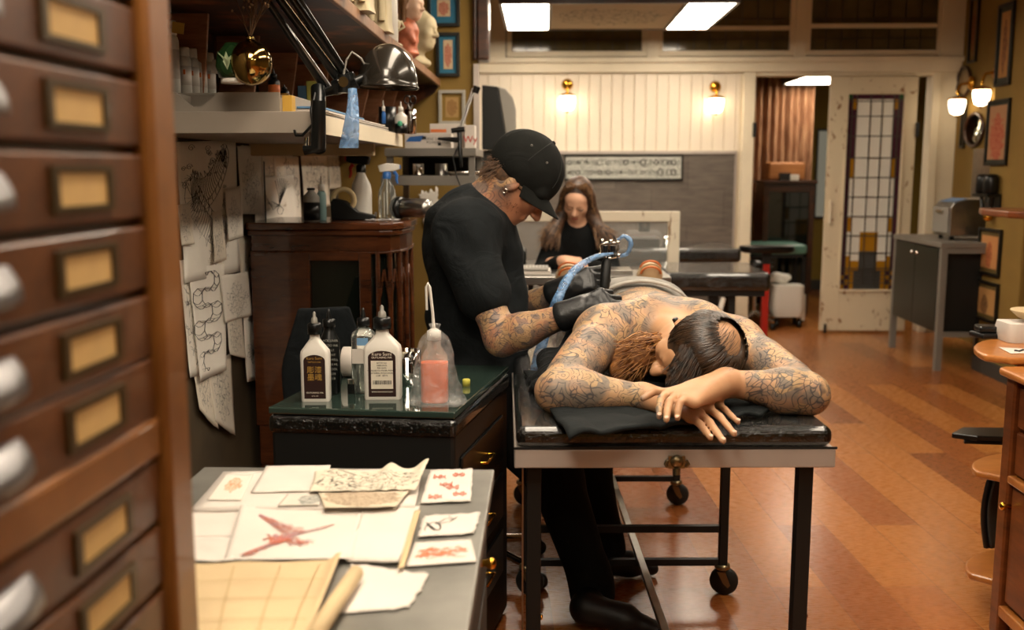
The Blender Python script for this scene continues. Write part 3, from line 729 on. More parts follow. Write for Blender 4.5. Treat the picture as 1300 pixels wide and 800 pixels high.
# ------------------------------------------------------------------ bottles
def rrect(w, d, r, n=5):
    out = []
    for cx, cy, a0 in ((w/2-r, d/2-r, 0), (-w/2+r, d/2-r, PI/2), (-w/2+r, -d/2+r, PI), (w/2-r, -d/2+r, 1.5*PI)):
        for i in range(n+1): a = a0+PI/2*i/n; out.append((cx+r*math.cos(a), cy+r*math.sin(a)))
    return out
def loft(mb, secs, z, cap=True):
    n = len(secs[0]); vs = [(x, y, zz) for s, zz in zip(secs, z) for x, y in s]
    fs = [(i*n+j, i*n+(j+1)%n, (i+1)*n+(j+1)%n, (i+1)*n+j) for i in range(len(secs)-1) for j in range(n)]
    mb.add(vs, fs, True)
    if cap: mb.add(vs[:n], [tuple(range(n))[::-1]]); mb.add(vs[-n:], [tuple(range(n))])
    return mb
def flask(name, label, loc, rz, w, h, big):
    r = thing(name, label, 'ink bottle', loc, rz, None)
    hb = h*.62; d = w*.55
    secs = [rrect(w*.96, d*.96, .008), rrect(w, d, .010), rrect(w, d, .010), rrect(w*.96, d*.96, .010), rrect(w*.6, d*.75, .012), rrect(w*.36, d*.6, .012), rrect(w*.34, d*.58, .0115), rrect(w*.34, d*.58, .0115)]
    loft(MB(), secs, [0, .004, hb*.86, hb*.93, hb*1.06, hb*1.15, hb*1.2, hb*1.24]).build('bottle_body', m['white'], r)
    zc = hb*1.24
    MB().lathe([(0,0),(w*.24,0),(w*.24,h*.11),(w*.2,h*.125),(0,h*.125)], (0,0,zc), 20).build('cap', m['blackp'], r)
    MB().lathe([(w*.12,0),(w*.10,h*.06),(w*.055,h*.075),(w*.05,h*.12),(w*.02,h*.135),(0,h*.135)], (0,0,zc+h*.12), 14).build('nozzle', mat('clear_grey_nozzle', '7d7a72', .3) if 'clear_grey_nozzle' not in bpy.data.materials else bpy.data.materials['clear_grey_nozzle'], r)
    y = -d/2-.0006; lw = w*.74; lh = hb*.84
    pts = [(-lw/2, .06*hb), (lw/2, .06*hb), (lw/2, .06*hb+lh*.84)]+[(lw/2*math.cos(a), .06*hb+lh*.84+lh*.13*math.sin(a)) for a in [PI*i/10 for i in range(1, 10)]]+[(-lw/2, .06*hb+lh*.84)]
    lb_ = MB().prism(pts, .0006, TR(0, -d/2, 0, rx=PI/2)).build('label', m['brown_label'], r)
    T = lambda x, z: TR(x, y-.0004, z, rx=PI/2)
    lt = mat('label_print', 'ded6c4', .6) if 'label_print' not in bpy.data.materials else bpy.data.materials['label_print']
    gl = mat('gold_print', 'b08a3c', .5) if 'gold_print' not in bpy.data.materials else bpy.data.materials['gold_print']
    if big:
        text('Kuro Sumi', lt, w*.125, T(0, hb*.815), lb_)
        text('OUTLINING INK', lt, w*.075, T(0, hb*.755), lb_)
        st_ = MB().prism([(-lw*.40,0),(lw*.40,0),(lw*.40,hb*.5),(-lw*.40,hb*.5)], .0005, TR(0, y, hb*.2, rx=PI/2)).build('price_sticker', lt, lb_)
        for i in range(6): text(['BATCH NO.', 'OPEN DATE', 'EXP. DATE', 'INGREDIENTS: WATER, PIGMENT', 'GLYCERIN, WITCH HAZEL', '6 OZ   180 ML'][i], m['ink'], w*.052, TR(0, y-.001, hb*(.66-.045*i), rx=PI/2), lb_)
        bc = MB(); rr = random.Random(2)
        x = -lw*.33
        while x < lw*.33: ww = rr.choice((.0006,.0011,.0016)); bc.box(x, x+ww, y-.0012, y-.0008, hb*.28, hb*.35); x += ww+rr.choice((.0007,.0013))
        bc.build('barcode', m['ink'], lb_)
        text('www.kurosumi.com', lt, w*.07, T(0, hb*.15), lb_)
    else:
        text('Kuro Sumi', gl, w*.125, T(0, hb*.81), lb_); text('TATTOO INK', gl, w*.075, T(0, hb*.74), lb_)
        text('彫漆\n墨魂', gl, w*.26, T(0, hb*.52), lb_)
        text('OUTLINING INK', lt, w*.08, T(0, hb*.17), lb_); text('6 FL OZ', lt, w*.065, T(0, hb*.11), lb_)
    return r
def on(px, py, z): v = PZ(px, py, z); return (v.x, v.y, z)
TZ = .8031
flask('ink_bottle', 'smaller white ink bottle with gold characters on its brown label', on(402,508,TZ), .06, .076, .232, False)
flask('ink_bottle', 'larger white ink bottle with a barcode sticker on its brown label', on(487,505,TZ), .05, .098, .245, True)
def rb(name, label, loc, r, h, body, capm, cat='bottle', neck=.4, nz=True, liquid=None, lh=.5, band=None, bc=None, shoulder=.8, tip=.2, group=None):
    o = thing(name, label, cat, loc, 0, group); hs = h*shoulder*(1-tip); hn = h*(1-tip)
    MB().lathe([(0,0),(r*.9,0),(r,r*.12),(r,hs*.93),(r*.9,hs*1.0),(r*neck*1.1,hs+(hn-hs)*.6),(r*neck,hn-h*.04),(r*neck,hn)]+[(0,hn)], n=24).build('bottle_body', body, o)
    if liquid: MB().lathe([(0,.003),(r*.9,.003),(r*.93,hs*lh),(0,hs*lh)], n=24).build('liquid', liquid, o)
    if band: MB().lathe([(r*1.01,hs*band[0]),(r*1.015,hs*band[0]),(r*1.015,hs*band[1]),(r*1.01,hs*band[1])], n=24).build('label', bc, o)
    cz = hn-h*.02
    MB().lathe([(0,cz),(r*neck*1.25,cz),(r*neck*1.2,cz+h*tip*.45),(r*neck*.5,cz+h*tip*.5),(0,cz+h*tip*.5)], n=18).build('cap', capm, o)
    if nz: MB().lathe([(r*neck*.5,0),(r*neck*.3,h*tip*.4),(r*neck*.18,h*tip*.55),(0,h*tip*.55)], (0,0,cz+h*tip*.5), 12).build('nozzle', capm, o)
    return o
whp = mat('clear_bottle_glass', 'dfe4df', .05, trans=.92, ior=1.3)
b = rb('ink_bottle', 'tall glossy black ink bottle behind the smaller white one', on(420,499,TZ), .028, .235, m['blackp'], m['blackp'], neck=.5)
for i in range(9): text(['BLACK LINER','TATTOO INK','STERILE','PIGMENT','SHAKE WELL','8 OZ 240 ML','KEEP COOL','EXP 2025','LOT 118'][i], mat('faint_print', '8d8d85', .6) if i == 0 else bpy.data.materials['faint_print'], .0085, TR(.004, -.0285, .15-.013*i, rx=PI/2), b)
b = rb('clear_bottle', 'clear squeeze bottle with a black cap and blue sticker', on(463,497,TZ), .034, .235, whp, m['blackp'], neck=.42, liquid=mat('water', 'b9c2bd', .1, trans=.8, ior=1.2), lh=.55, shoulder=.88)
MB().box(-.012,.018,-.036,-.0345,.135,.155).build('sticker', mat('pale_blue_sticker', '6f9ac0', .5), b)
MB().box(-.026,.02,-.036,-.0348,.085,.125).build('sticker', m['paper'], b)
o = MB().lathe([(.016,0),(.042,0),(.044,.002),(.044,.098),(.042,.1),(.016,.1)], n=28, M=TR(ry=PI/2)).build('paper_roll', m['paper'], None); o.location = Vector(on(436,478,TZ))+Vector((-.0,0,.045)); tag(o, 'white tissue roll lying on its side behind the ink bottles', 'paper roll')
o = MB().lathe([(.016,0),(.036,0),(.037,.002),(.037,.07),(.036,.072),(.016,.072)], n=28, M=TR(ry=PI/2, rz=.2)).build('paper_roll', m['paper'], None); o.location = Vector(on(497,481,TZ))+Vector((0,0,.038)); tag(o, 'small white tissue roll mostly hidden behind the large white ink bottle', 'paper roll')
o = thing('lighter', 'small black pocket lighter standing between the white ink bottles', 'lighter', on(446,500,TZ))
loft(MB(), [rrect(.02,.011,.004)]*2, [0,.028]).build('lighter_body', m['blackp'], o); loft(MB(), [rrect(.019,.010,.004)]*2, [.028,.04]).build('metal_head', m['chrome'], o)
o = MB().lathe([(0,.004),(.029,.004),(.032,.10),(.034,.10),(.031,0),(0,0)], n=28).build('glass_tumbler', m['glass'], None); o.location = on(520,488,TZ); tag(o, 'empty clear tumbler behind the large white ink bottle', 'glass')
# squeeze bottle in a bag
o = thing('squeeze_bottle', 'wash bottle half full of orange liquid, wrapped in a clear bag', 'bottle', on(552,511,TZ))
loft(MB(), [rrect(.064,.05,.016), rrect(.072,.055,.018), rrect(.072,.055,.018), rrect(.066,.05,.018), rrect(.036,.034,.015), rrect(.033,.032,.015)], [0,.006,.105,.125,.15,.17]).build('bottle_body', mat('translucent_bottle', 'e6d9c6', .25, alpha=.22), o)
loft(MB(), [rrect(.062,.048,.016), rrect(.070,.053,.018), rrect(.070,.053,.018)], [.003,.008,.108]).build('orange_liquid', mat('orange_liquid', 'f0600e', .3), o)
MB().lathe([(0,.168),(.019,.168),(.018,.19),(.006,.198),(0,.198)], n=18).build('cap', m['white'], o)
MB().tube([(0,0,.19),(-.003,0,.24),(-.010,0,.305),(-.014,0,.315),(-.019,0,.305),(-.018,0,.245)], [.0045,.004,.004,.004,.0035,.003], 10).build('bent_nozzle', m['white'], o)
bagp = [(.001,.215),(.016,.212),(.010,.20),(.032,.175),(.048,.13),(.058,.08),(.068,.03),(.085,.008),(.078,.001),(0,.001)]
g = MB(); nA = 60
def bagf(u, v):
    k = v*(len(bagp)-1); i = min(int(k), len(bagp)-2); f = k-i
    r = bagp[i][0]*(1-f)+bagp[i+1][0]*f; z = bagp[i][1]*(1-f)+bagp[i+1][1]*f; a = 2*PI*u
    r *= 1+.17*mnoise.noise(Vector((math.cos(a)*1.6, math.sin(a)*1.6, z*14)))+.10*math.sin(a*7+z*30)*(z/.2)
    return (r*math.cos(a)*1.0+.006*(z < .05), r*math.sin(a)*.62, z)
g.grid(bagf, nA, 40); bag = g.build('clear_bag', m['film'], None); bag.location = on(553,513,TZ); tag(bag, 'crinkled clear plastic bag tied over the orange wash bottle', 'plastic bag')
o = MB().lathe([(0,0),(.011,0),(.011,.018),(.009,.02),(0,.02)], n=16).build('yellow_cap', mat('yellow_green_cap', 'b8b24a', .4), None); o.location = on(592,490,TZ); tag(o, 'small yellow bottle cap on the glass beside the bagged bottle', 'bottle cap')  # yellow bottle cap lying loose on the glass top
# black chair by the wall
ch = thing('office_chair', 'black padded chair back between the wall of sketches and the glass top', 'chair', (-.76, 3.36, 0), .35)
def backf(u, v):
    a = (u-.5)*1.5; w_ = (.17+.04*math.sin(PI*v))*(1-.5*max(0, v-.6)*2.5*.6)
    return (w_*math.sin(a)*1.0, -.08*math.cos(a)+.0, .48+.47*v)
g = MB(); g.grid(backf, 14, 14); g.build('backrest', m['tee'], ch, solid=.035, bevel=.01)
loft(MB(), [rrect(.30,.30,.08), rrect(.33,.33,.09), rrect(.30,.30,.08)], [.42,.455,.49]).build('seat', m['tee'], ch)
MB().tube([(0,0,.08),(0,0,.43)], .025, 12).build('column', m['black'], ch)
for k in range(5):
    a = 2*PI*k/5; lg = MB().tube([(0,0,.10),(.22*math.cos(a),.22*math.sin(a),.055)], [.018,.012], 8).build('leg', m['black'], ch)
    MB().lathe([(0,-.012),(.025,-.012),(.025,.012),(0,.012)], n=14, M=TR(.22*math.cos(a), .22*math.sin(a), .026, ry=PI/2, rz=a)).build('caster', m['black'], lg)
# ------------------------------------------------------------------ china cabinet
cc = thing('display_cabinet', 'dark polished display cabinet with glazed door and bowed gothic end', 'cabinet', (-.75, 4.0, 0))
poly = [(-1.12,3.75),(-.62,3.75),(-.575,3.775),(-.545,3.83),(-.53,3.92),(-.53,4.08),(-.54,4.2),(-1.12,4.2)]
def ipoly(k): c = Vector((-.82, 3.98)); return [tuple(c+(Vector(p)-c)*k) for p in poly]
MB().prism(ipoly(.96), .40, TR(0,0,.02)).build('lower_body', m['mahog'], cc, world=True, bevel=.006)
MB().prism(ipoly(.90), .68, TR(0,0,.42)).build('glazing', m['glassd'], cc, world=True)
MB().prism(ipoly(.97), .07, TR(0,0,1.10)).build('frieze', m['mahog'], cc, world=True, bevel=.004)
MB().prism(ipoly(1.01), .022, TR(0,0,1.16)).prism(ipoly(.99), .012, TR(0,0,1.09)).prism(ipoly(1.03), .028, TR(0,0,1.182)).build('cornice', m['mahog'], cc, world=True, bevel=.008, seg=3)
fz = MB()
for x0, x1 in ((-1.115,-.89),(-.70,-.655)): fz.box(x0, x1, 3.752, 3.785, .42, 1.10)
fz.box(-.89,-.70,3.752,3.785,1.065,1.10).box(-.89,-.70,3.752,3.785,.42,.5); fz.build('door_frame', m['mahog'], cc, world=True, bevel=.004)
gp = ipoly(.955)
for i in range(1, 6):
    a, b_ = Vector(gp[i]), Vector(gp[i+1]) if i < 6 else None
    pst = MB().tube([(a.x,a.y,.42),(a.x,a.y,1.10)], .010, 8).build('glazing_bar', m['mahog'], cc, world=True)
    if i < 5:
        md = (a+b_)/2; ar = MB()
        ar.tube([(a.x,a.y,.78),(a.x*.8+md.x*.2,a.y*.8+md.y*.2,.92),(md.x,md.y,1.03)], .006, 8).tube([(b_.x,b_.y,.78),(b_.x*.8+md.x*.2,b_.y*.8+md.y*.2,.92),(md.x,md.y,1.03)], .006, 8)
        ar.build('gothic_arch', m['mahog'], pst, world=True)
# on top of it
CZ = 1.2105
b = rb('ink_bottle', 'black labelled ink bottle with grey shoulders on the display cabinet', on(396,281,CZ), .032, .14, m['grey'], m['blackp'], neck=.4, nz=False, band=(.05,.75), bc=m['blackp'], tip=.12)
b = rb('mist_bottle', 'slim bottle of pale blue liquid with a white mist pump', on(409,280,CZ), .018, .175, mat('pale_blue_liquid_bottle', '8fb3b5', .2), m['white'], neck=.6, nz=True, tip=.32, shoulder=.9)
td = thing('tape_dispenser', 'black desk tape dispenser in front of the spray bottles', 'tape dispenser', on(446,279,CZ))
g = MB(); pf = [(-.075,0),(.095,0),(.10,.018),(.085,.02),(.03,.032),(-.02,.075),(-.065,.085),(-.078,.07)]
g.prism(pf, .05, TR(0,.025,0,rx=PI/2)); g.build('dispenser_body', m['black'], td, bevel=.004)
MB().lathe([(.034,-.011),(.052,-.011),(.052,.011),(.034,.011),(.034,-.011)], n=36, M=TR(-.03,-.0,.078,rx=PI/2)).build('tape_roll', mat('cream_tape', 'd6c193', .5), td)
MB().box(.096,.102,-.012,.012,.012,.03).build('cutter', m['steel'], td)
def spray(name, label, loc, body, headm, trig, s=1., liquid=None, collar=None):
    o = thing(name, label, 'spray bottle', loc, .15)
    MB().lathe([(0,0),(.036,0),(.038,.006),(.038,.10),(.034,.125),(.02,.155),(.014,.17),(.014,.18),(0,.18)], n=24).build('bottle_body', body, o)
    MB().lathe([(.018,.170),(.018,.195),(.012,.20)], n=16).build('collar', collar or headm, o)
    MB().prism([(-.03,0),(.03,.004),(.055,.012),(.055,.032),(.0,.038),(-.038,.028)], .022, TR(0,.011,.198,rx=PI/2)).build('spray_head', headm, o, bevel=.004)
    MB().tube([(.03,0,.200),(.042,0,.185),(.040,0,.165),(.046,0,.15)], [.006,.005,.004,.003], 8, flat=1.4).build('trigger', trig, o)
    if liquid: MB().tube([(0,0,.02),(0,0,.18)], .0025, 8).build('dip_tube', m['white'], o)
    MB().box(.052,.060,-.008,.008,.212,.228).build('nozzle', trig, o)
    for c in o.children: c.scale = (1,1,1)
    o.scale = (s,s,s); return o
o = spray('spray_bottle', 'white spray bottle with black head and red trigger at the back of the cabinet top', (P(459,250,4.05).x,4.05,CZ), m['white'], m['blackp'], m['red'], 1.1, None); o.rotation_euler[2] = PI-.2
o = spray('spray_bottle', 'clear spray bottle with a white and blue trigger head', on(492,278,CZ), whp, m['white'], m['blue'], .95, True, m['blue'])
o = thing('steel_canister', 'brushed steel cylinder lying on its side at the right of the cabinet top', 'canister', (P(522,250,4.0).x-.0,4.02,CZ))
MB().lathe([(0,-.08),(.035,-.08),(.038,-.075),(.038,.06),(.03,.075),(0,.08)], n=28, M=TR(.01,0,.045,ry=PI/2,rz=-.5)).build('steel_shell', m['steel'], o)
MB().lathe([(0,-.02),(.043,-.02),(.045,-.012),(.045,.012),(.03,.02),(0,.02)], n=28, M=TR(-.055,.03,.0455,ry=PI/2,rz=-.5)).build('black_end', m['blackp'], o)
g = MB(); g.grid(lambda u, v: (.13*(u-.5), .05*(v-.5), .004+.012*abs(mnoise.noise(Vector((u*5, v*4, 2))))), 24, 10); o = g.build('plastic_wrap', m['film'], None, solid=.001); o.location = on(486,281,CZ); tag(o, 'crumpled clear packet lying in front of the clear spray bottle', 'packet')
# ------------------------------------------------------------------ long grey shelf on the left wall
sh = thing('wall_shelf', 'long grey shelf on the left wall carrying bottles, a vase and papers', 'shelf', (-.88, 3.4, 1.505))
MB().box(-1.15,-.61,2.63,4.33,1.508,1.555).build('shelf_board', m['plas'], sh, world=True, bevel=.002)
MB().box(-.612,-.606,2.63,4.33,1.506,1.557).build('edge_strip', m['cream'], sh, world=True)
MB().box(-1.15,-.60,2.618,2.632,1.503,1.559).build('end_strip', m['plas'], sh, world=True, bevel=.002)
for yy in (3.9,): MB().box(-1.148,-.66,yy,yy+.04,1.462,1.508).build('bracket', m['paperb'], sh, world=True, bevel=.003)
S1 = 1.5555
tr = thing('paper_tray', 'grey laminate tray with a cut-out front edge at the near end of the shelf', 'tray', (-.84,2.83,S1))
pl = [(-.16,0),(.135,0),(.135,.058),(-.03,.058),(-.075,.02),(-.1,.02),(-.145,.058),(-.16,.058)]
MB().prism(pl, .008, TR(0,-.13,0,rx=PI/2)).box(-.16,.135,-.13,.0,0,.006).box(-.16,-.152,-.13,.0,0,.058).box(.127,.135,-.13,.0,0,.045).build('tray_shell', m['plas'], tr)
MB().box(-.15,.12,-.12,-.01,.008,.02).build('paper_pad', m['paper'], tr)
glt = MB().box(-1.13,-.90,2.85,3.2,S1+.0625,S1+.068); 
o = glt.build('glass_plate', mat('frosted_plate', 'a8a294', .2), None); tag(o, 'narrow pale plate under the row of white bottles', 'plate')
o = thing('riser_box', 'low grey riser behind the tray, under the gold vase and white bottles', 'riser', (-.9,3.0,S1)); MB().box(-.20,.19,-.155,.22,0,.0615).build('riser_top', m['plas'], o, bevel=.002)
S2 = S1+.062
wb = None
bots = [(219,101,92,'with a yellow price tag on it, nearest'),(236,106,60,'second from the nearest'),(246,108,60,'third in line'),(256,110,58,'in the middle right of the line'),(267,111,57,'with a white tag, farthest')]
for i, (px, py, hh, d) in enumerate(bots):
    Y = 2.88+.045*i; v = P(px, py, Y); h = hh*Y/1264
    o = thing('lotion_bottle', 'white lotion bottle on the pale plate, '+d, 'bottle', (v.x, v.y, S1+.0685), 0, 'white bottles on the shelf')
    r = .017 if i else .022; h = h*.97
    MB().lathe([(0,0),(r,0),(r,h*.72),(r*.85,h*.78),(r*.6,h*.8),(0,h*.8)], n=20).build('bottle_body', m['white'], o)
    MB().lathe([(0,h*.8),(r*.8,h*.8),(r*.8,h*.97),(r*.7,h),(0,h)], n=20).build('cap', m['white'], o)
    MB().lathe([(r*1.01,h*.2),(r*1.02,h*.2),(r*1.02,h*.6),(r*1.01,h*.6)], n=20).build('label', m['paper'], o)
    MB().box(.0,.006,-r-.002,-r+.002,h*.42,h*.52).build('orange_mark', m['orange'], o)
    if i == 0:
        tg = MB().box(-.012,.022,-r-.004,-r-.002,h*.82,h*.97,TR(ry=.15)).build('price_tag', mat('yellow_tag', 'c9a34a', .6), o); text('12,5', m['ink'], .012, TR(.004,-r-.0045,h*.9,rx=PI/2,ry=.15), tg)
    if i == 4: MB().box(.0,.022,-r-.004,-r-.002,h*.55,h*.85,TR(ry=.15)).build('price_tag', m['paper'], o)
# vase with twigs, green jar
v = PZ(320, 109, S1+.062)
va = thing('round_vase', 'mirror gold onion shaped vase holding dried twigs', 'vase', (v.x, v.y, S1+.0625), 0)
prof = []
for i in range(20):
    a = -PI/2+PI*i/19*.93; prof.append((.052*math.cos(a), .056+.056*math.sin(a)))
prof[0] = (0,0); prof.append((.010,.116)); prof.append((.012,.120)); prof.append((.008,.118))
MB().lathe(prof, n=32).build('vase_body', m['gold'], va)
tw = thing('dried_twigs', 'bare dried twigs with small buds standing in the gold vase', 'twigs', (v.x, v.y, S1+.095))
rr = random.Random(11); gb = MB(); bd = MB()
for k in range(9):
    a = rr.uniform(-.8,1.1); b_ = rr.uniform(-.4,.4); L = rr.uniform(.16,.24); pts = [Vector((0,0,0)), Vector((.004*math.sin(a),0,.09))]
    for j in range(1,6): pts.append(pts[-1]+Vector((math.sin(a*.7+rr.uniform(-.2,.2)), b_*.5, 1.1)).normalized()*L/6)
    gb.tube(pts, [.0016]*3+[.0012,.001,.0008,.0006], 5)
    for j in range(3,7):
        for e in range(3):
            t = pts[j]+Vector((rr.uniform(-.03,.03), rr.uniform(-.02,.02), rr.uniform(0,.03))); gb.tube([pts[j-1], t], .0006, 4)
            bd.lathe([(0,-.004),(.004,0),(0,.004)], tuple(t), 6)
gb.build('branches', mat('dry_twig', '6b5138', .8), tw); bd.build('buds', mat('dry_buds', 'a88a68', .8), tw)
v2 = PZ(290, 108, S1+.062); v2.y += .04
o = thing('glass_jar', 'dark green glass jar with leaves beside the gold vase', 'jar', (v2.x, v2.y, S1+.069)); MB().lathe([(0,0),(.03,0),(.03,.012),(0,.012)], n=24).build('white_base', m['white'], o)
MB().lathe([(0,.012),(.034,.014),(.042,.04),(.038,.07),(.02,.095),(.016,.10),(0,.10)], n=24).build('jar_body', mat('green_glass_jar', '1e3a1e', .08, coat=.5), o)
lf = MB()
for k in range(5): a = k*.9-1.9; lf.add([(0,-.043,.03),(.02*math.cos(a)*.4,-.044,.05),(.03*math.sin(a),-.04,.075),(-.01*math.cos(a),-.044,.05)], [(0,1,2,3)])
lf.build('leaf', mat('pale_leaf', '9fae86', .6), o, solid=.001)
def small_ink(label, px, py, Y, h, r, lc, nm='ink_bottle'):
    v = P(px, py, Y); return rb(nm, label, (v.x, v.y, S1+.0625), r, h, m['blackp'], m['blackp'], neck=.45, band=(.1,.75), bc=lc, tip=.3, shoulder=.85)
small_ink('small black dropper bottle with an orange label right of the gold vase', 348, 112, 2.98, .085, .017, m['orange'])
small_ink('small black bottle with an amber label behind the yellow box', 361, 110, 3.1, .05, .014, mat('amber_label', 'b8862f', .5))
v = P(364, 133, 2.72); o = MB().box(-.012,.014,-.02,.02,0,.052).build('yellow_box', mat('yellow_card', 'c79b3c', .6), None, bevel=.001); o.location = (v.x, v.y+.02, S1); tag(o, 'small upright yellow card box next to the tray', 'box')
def book(label, px, Y, w, h, d, c):
    v = P(px, 130, Y); o = thing('book', label, 'book', (v.x, v.y, S1), 0, 'books at the back of the shelf')
    MB().box(-w/2,w/2,0,.002,0,h).box(-w/2,-w/2+.002,0,d,0,h).box(w/2-.002,w/2,0,d,0,h).build('cover', c, o); MB().box(-w/2+.002,w/2-.002,.002,d-.004,.003,h-.003).build('pages', m['paperb'], o)
book('upright blue book on the grey shelf', 384, 3.25, .03, .12, .13, mat('blue_cover', '4a6c86', .6))
book('yellow-green upright book behind the lamp joint', 396, 3.25, .034, .135, .13, mat('lime_cover', 'a8a24a', .6))
# clutter further along the shelf: paper pile, pens, jars
def pos(px, Y, z=S1): v = P(px, 150, Y); return (v.x, Y, z)
o = thing('paper_pile', 'white pile of paper and envelopes on the shelf below the lamp shade', 'paper pile', (-.80, 3.3, S1))
rr = random.Random(4)
for k in range(7): MB().box(-.16+rr.uniform(-.02,.02), .17+rr.uniform(-.015,.015), -.42+rr.uniform(-.03,.03), .62+rr.uniform(-.05,.05), .004*k, .004*k+.0035, TR(rz=rr.uniform(-.03,.03))).build('paper_layer', m['paper'], o)
MB().box(-.16,.16,-.40,.30,.0285,.034).build('blue_folder', mat('blue_folder', '5b83a8', .6), o)
MB().box(-.10,.05,-.4205,-.42,.004,.02).build('printed_edge', m['dgrey'], o)
def cyl_item(name, label, cat, px, Y, r, h, mt, z=S1, base=None):
    o = MB().lathe([(0,.003),(r*.92,.003),(r*.95,h),(r,h),(r,0),(0,0)], n=20).build(name, mt, None); o.location = base or pos(px, Y, z); tag(o, label, cat); return o
b = rb('glue_bottle', 'white bottle with a green round mark under the lamp shade', pos(509, 4.15), .026, .13, m['white'], m['white'], neck=.35, band=(.0,.55), bc=m['blackp'], tip=.3)
MB().lathe([(0,0),(.011,0),(.011,.001),(0,.001)], n=16, M=TR(0,-.027,.04,rx=PI/2)).build('green_mark', mat('mint_mark', '4fae8a', .5), b)
b = rb('glue_pen', 'slim white and blue correction pen left of the green marked bottle', pos(487, 4.0, S1+.034), .008, .09, m['blue'], m['white'], neck=.7, tip=.45)
cyl_item('glass_tumbler', 'clear tumbler holding scissors on the shelf', 'glass', 521, 4.2, .024, .10, m['glass'])
o = thing('scissors', 'black handled scissors standing in the clear tumbler', 'scissors', pos(521, 4.2, S1+.005))
for s_ in (-1,1):
    MB().tube([(s_*.012+.012*math.cos(a), 0, .135+.016*math.sin(a)) for a in [2*PI*i/14 for i in range(15)]], .003, 6).build('handle', m['blackp'], o)
    MB().tube([(s_*.010,.002*s_,.12),(0,.002*s_,.09),(-s_*.006,.002*s_,.004)], [.003,.004,.0015], 6, flat=.4).build('blade', m['steel'], o)
cyl_item('black_cup', 'black straight sided cup at the far end of the shelf', 'cup', 537, 4.25, .038, .115, m['blackp'], base=(-.66+.0, 4.27, S1))
o = cyl_item('ruler', 'thin cream stick standing behind the black cup', 'ruler', 546, 4.28, .006, .12, m['paperb'], base=(-.615,4.31,S1))
# ------------------------------------------------------------------ hutch and upper shelf
hu = thing('wooden_hutch', 'dark stained wooden hutch with slanted dividers under the top shelf', 'shelf unit', (-1.1, 4.1, S1))
MB().box(-1.148,-1.13,2.66,5.58,S1,1.865).build('back_panel', m['woodhut'], hu, world=True)
MB().box(-1.148,-1.13,2.2,3.2,1.897,2.6).build('back_panel', m['woodhut'], hu, world=True)
for Y, fb_, ft_ in ((3.0,-1.02,-.99),(3.5,-1.02,-.98),(4.0,-1.02,-.97),(4.45,-1.0,-.94),(4.75,-.88,-.80),(5.0,-.86,-.76),(5.25,-.84,-.74),(5.5,-.82,-.7)):
    z0 = S1
    MB().prism([(-1.13,z0),(fb_,z0),(ft_,1.865),(-1.13,1.865)], .016, TR(0,Y+.016,0,rx=PI/2)).build('divider', m['woodhut2'], hu, world=True, bevel=.002)
MB().box(-1.13,-.9,4.33,5.58,S1-.02,S1).build('base_board', m['woodhut'], hu, world=True)
us = thing('top_shelf', 'long dark wooden shelf near the ceiling lined with plaster figures', 'shelf', (-.86, 4.2, 1.87))
MB().box(-1.148,-.58,2.3,5.598,1.868,1.896).build('shelf_board', m['woodhut'], us, world=True)
MB().box(-.585,-.57,2.3,5.598,1.862,1.90).build('edge_moulding', wood('worn_edge', '6e4a2e', '9c7250', .5, (1,6,1), 3), us, world=True, bevel=.003)
MB().prism([(-1.148,1.6),(-.95,1.62),(-.60,1.83),(-.575,1.868),(-1.148,1.868)], .02, TR(0,5.598,0,rx=PI/2)).build('end_bracket', m['woodhut'], us, world=True)
# figures
U1 = 1.8965
def onU(px, py): v = PZ(px, py, U1); return (v.x, v.y, U1)
hp = onU(541, 88); hc = Vector(hp)+Vector((-.03,0,.185))
pr, q_, R_ = head_prims(hc, (.93,-.35,0), (0,0,1), .86)
pr += [cap_(hc+Vector((-.02,0,-.05)), hc+Vector((-.03,0,-.135)), .042, .046, .03), ell_(hc+Vector((-.03,.01,-.155)), (.085,.075,.03), None, .03), ell_(hc+Vector((-.025,0,.04)), (.074,.068,.064), None, .02)]
rr = random.Random(9)
for k in range(90):
    a = rr.uniform(0,2*PI); e = rr.uniform(.1,1.5); d = Vector((math.cos(a)*math.cos(e), math.sin(a)*math.cos(e), math.sin(e)))
    if d.dot(Vector((.93,-.35,0))) > .6 and d.z < .6: continue
    pr.append(ell_(hc+Vector((-.022,0,.022))+d*.078, (.0125,)*3, None, .004))
o = body('plaster_bust', pr, m['offw'], None, .006); tag(o, 'ivory plaster bust with curled hair in profile on the top shelf', 'bust')
fb = Vector(onU(516, 72)); fp = []
def V3(x, y, z): return fb+Vector((x, y, z))
fp = [cap_(V3(0,0,.03), V3(.01,0,.14), .055, .062, .04), cap_(V3(.01,0,.15), V3(.015,0,.20), .05, .03, .03), cap_(V3(0,-.05,.16), V3(.05,-.05,.08), .022, .018, .02), cap_(V3(0,.05,.16), V3(.05,.03,.09), .022, .018, .02), ell_(V3(.0,0,.015), (.075,.065,.02), None, .02)]
fig = thing('painted_figurine', 'painted bust of a woman with brown hair and a coral draped robe', 'figurine', tuple(fb))
rr = random.Random(2)
for k in range(14): a = rr.uniform(-1.4,1.4); fp.append(cap_(V3(.055*math.cos(a),.055*math.sin(a),.02), V3(.045*math.cos(a+.6),.045*math.sin(a+.6),.18), .009, .008, .01))
body('draped_robe', fp, mat('coral_robe', 'b96a4c', .5, var=.3, vs=25), fig, .005)
pr2, _, _ = head_prims(V3(.03,0,.285), (.94,-.34,-.05), (0,0,1), .72)
pr2.append(cap_(V3(.015,0,.2), V3(.02,0,.25), .026, k=.02)); body('head', pr2, mat('painted_face', 'd9b59a', .4), fig, .005)
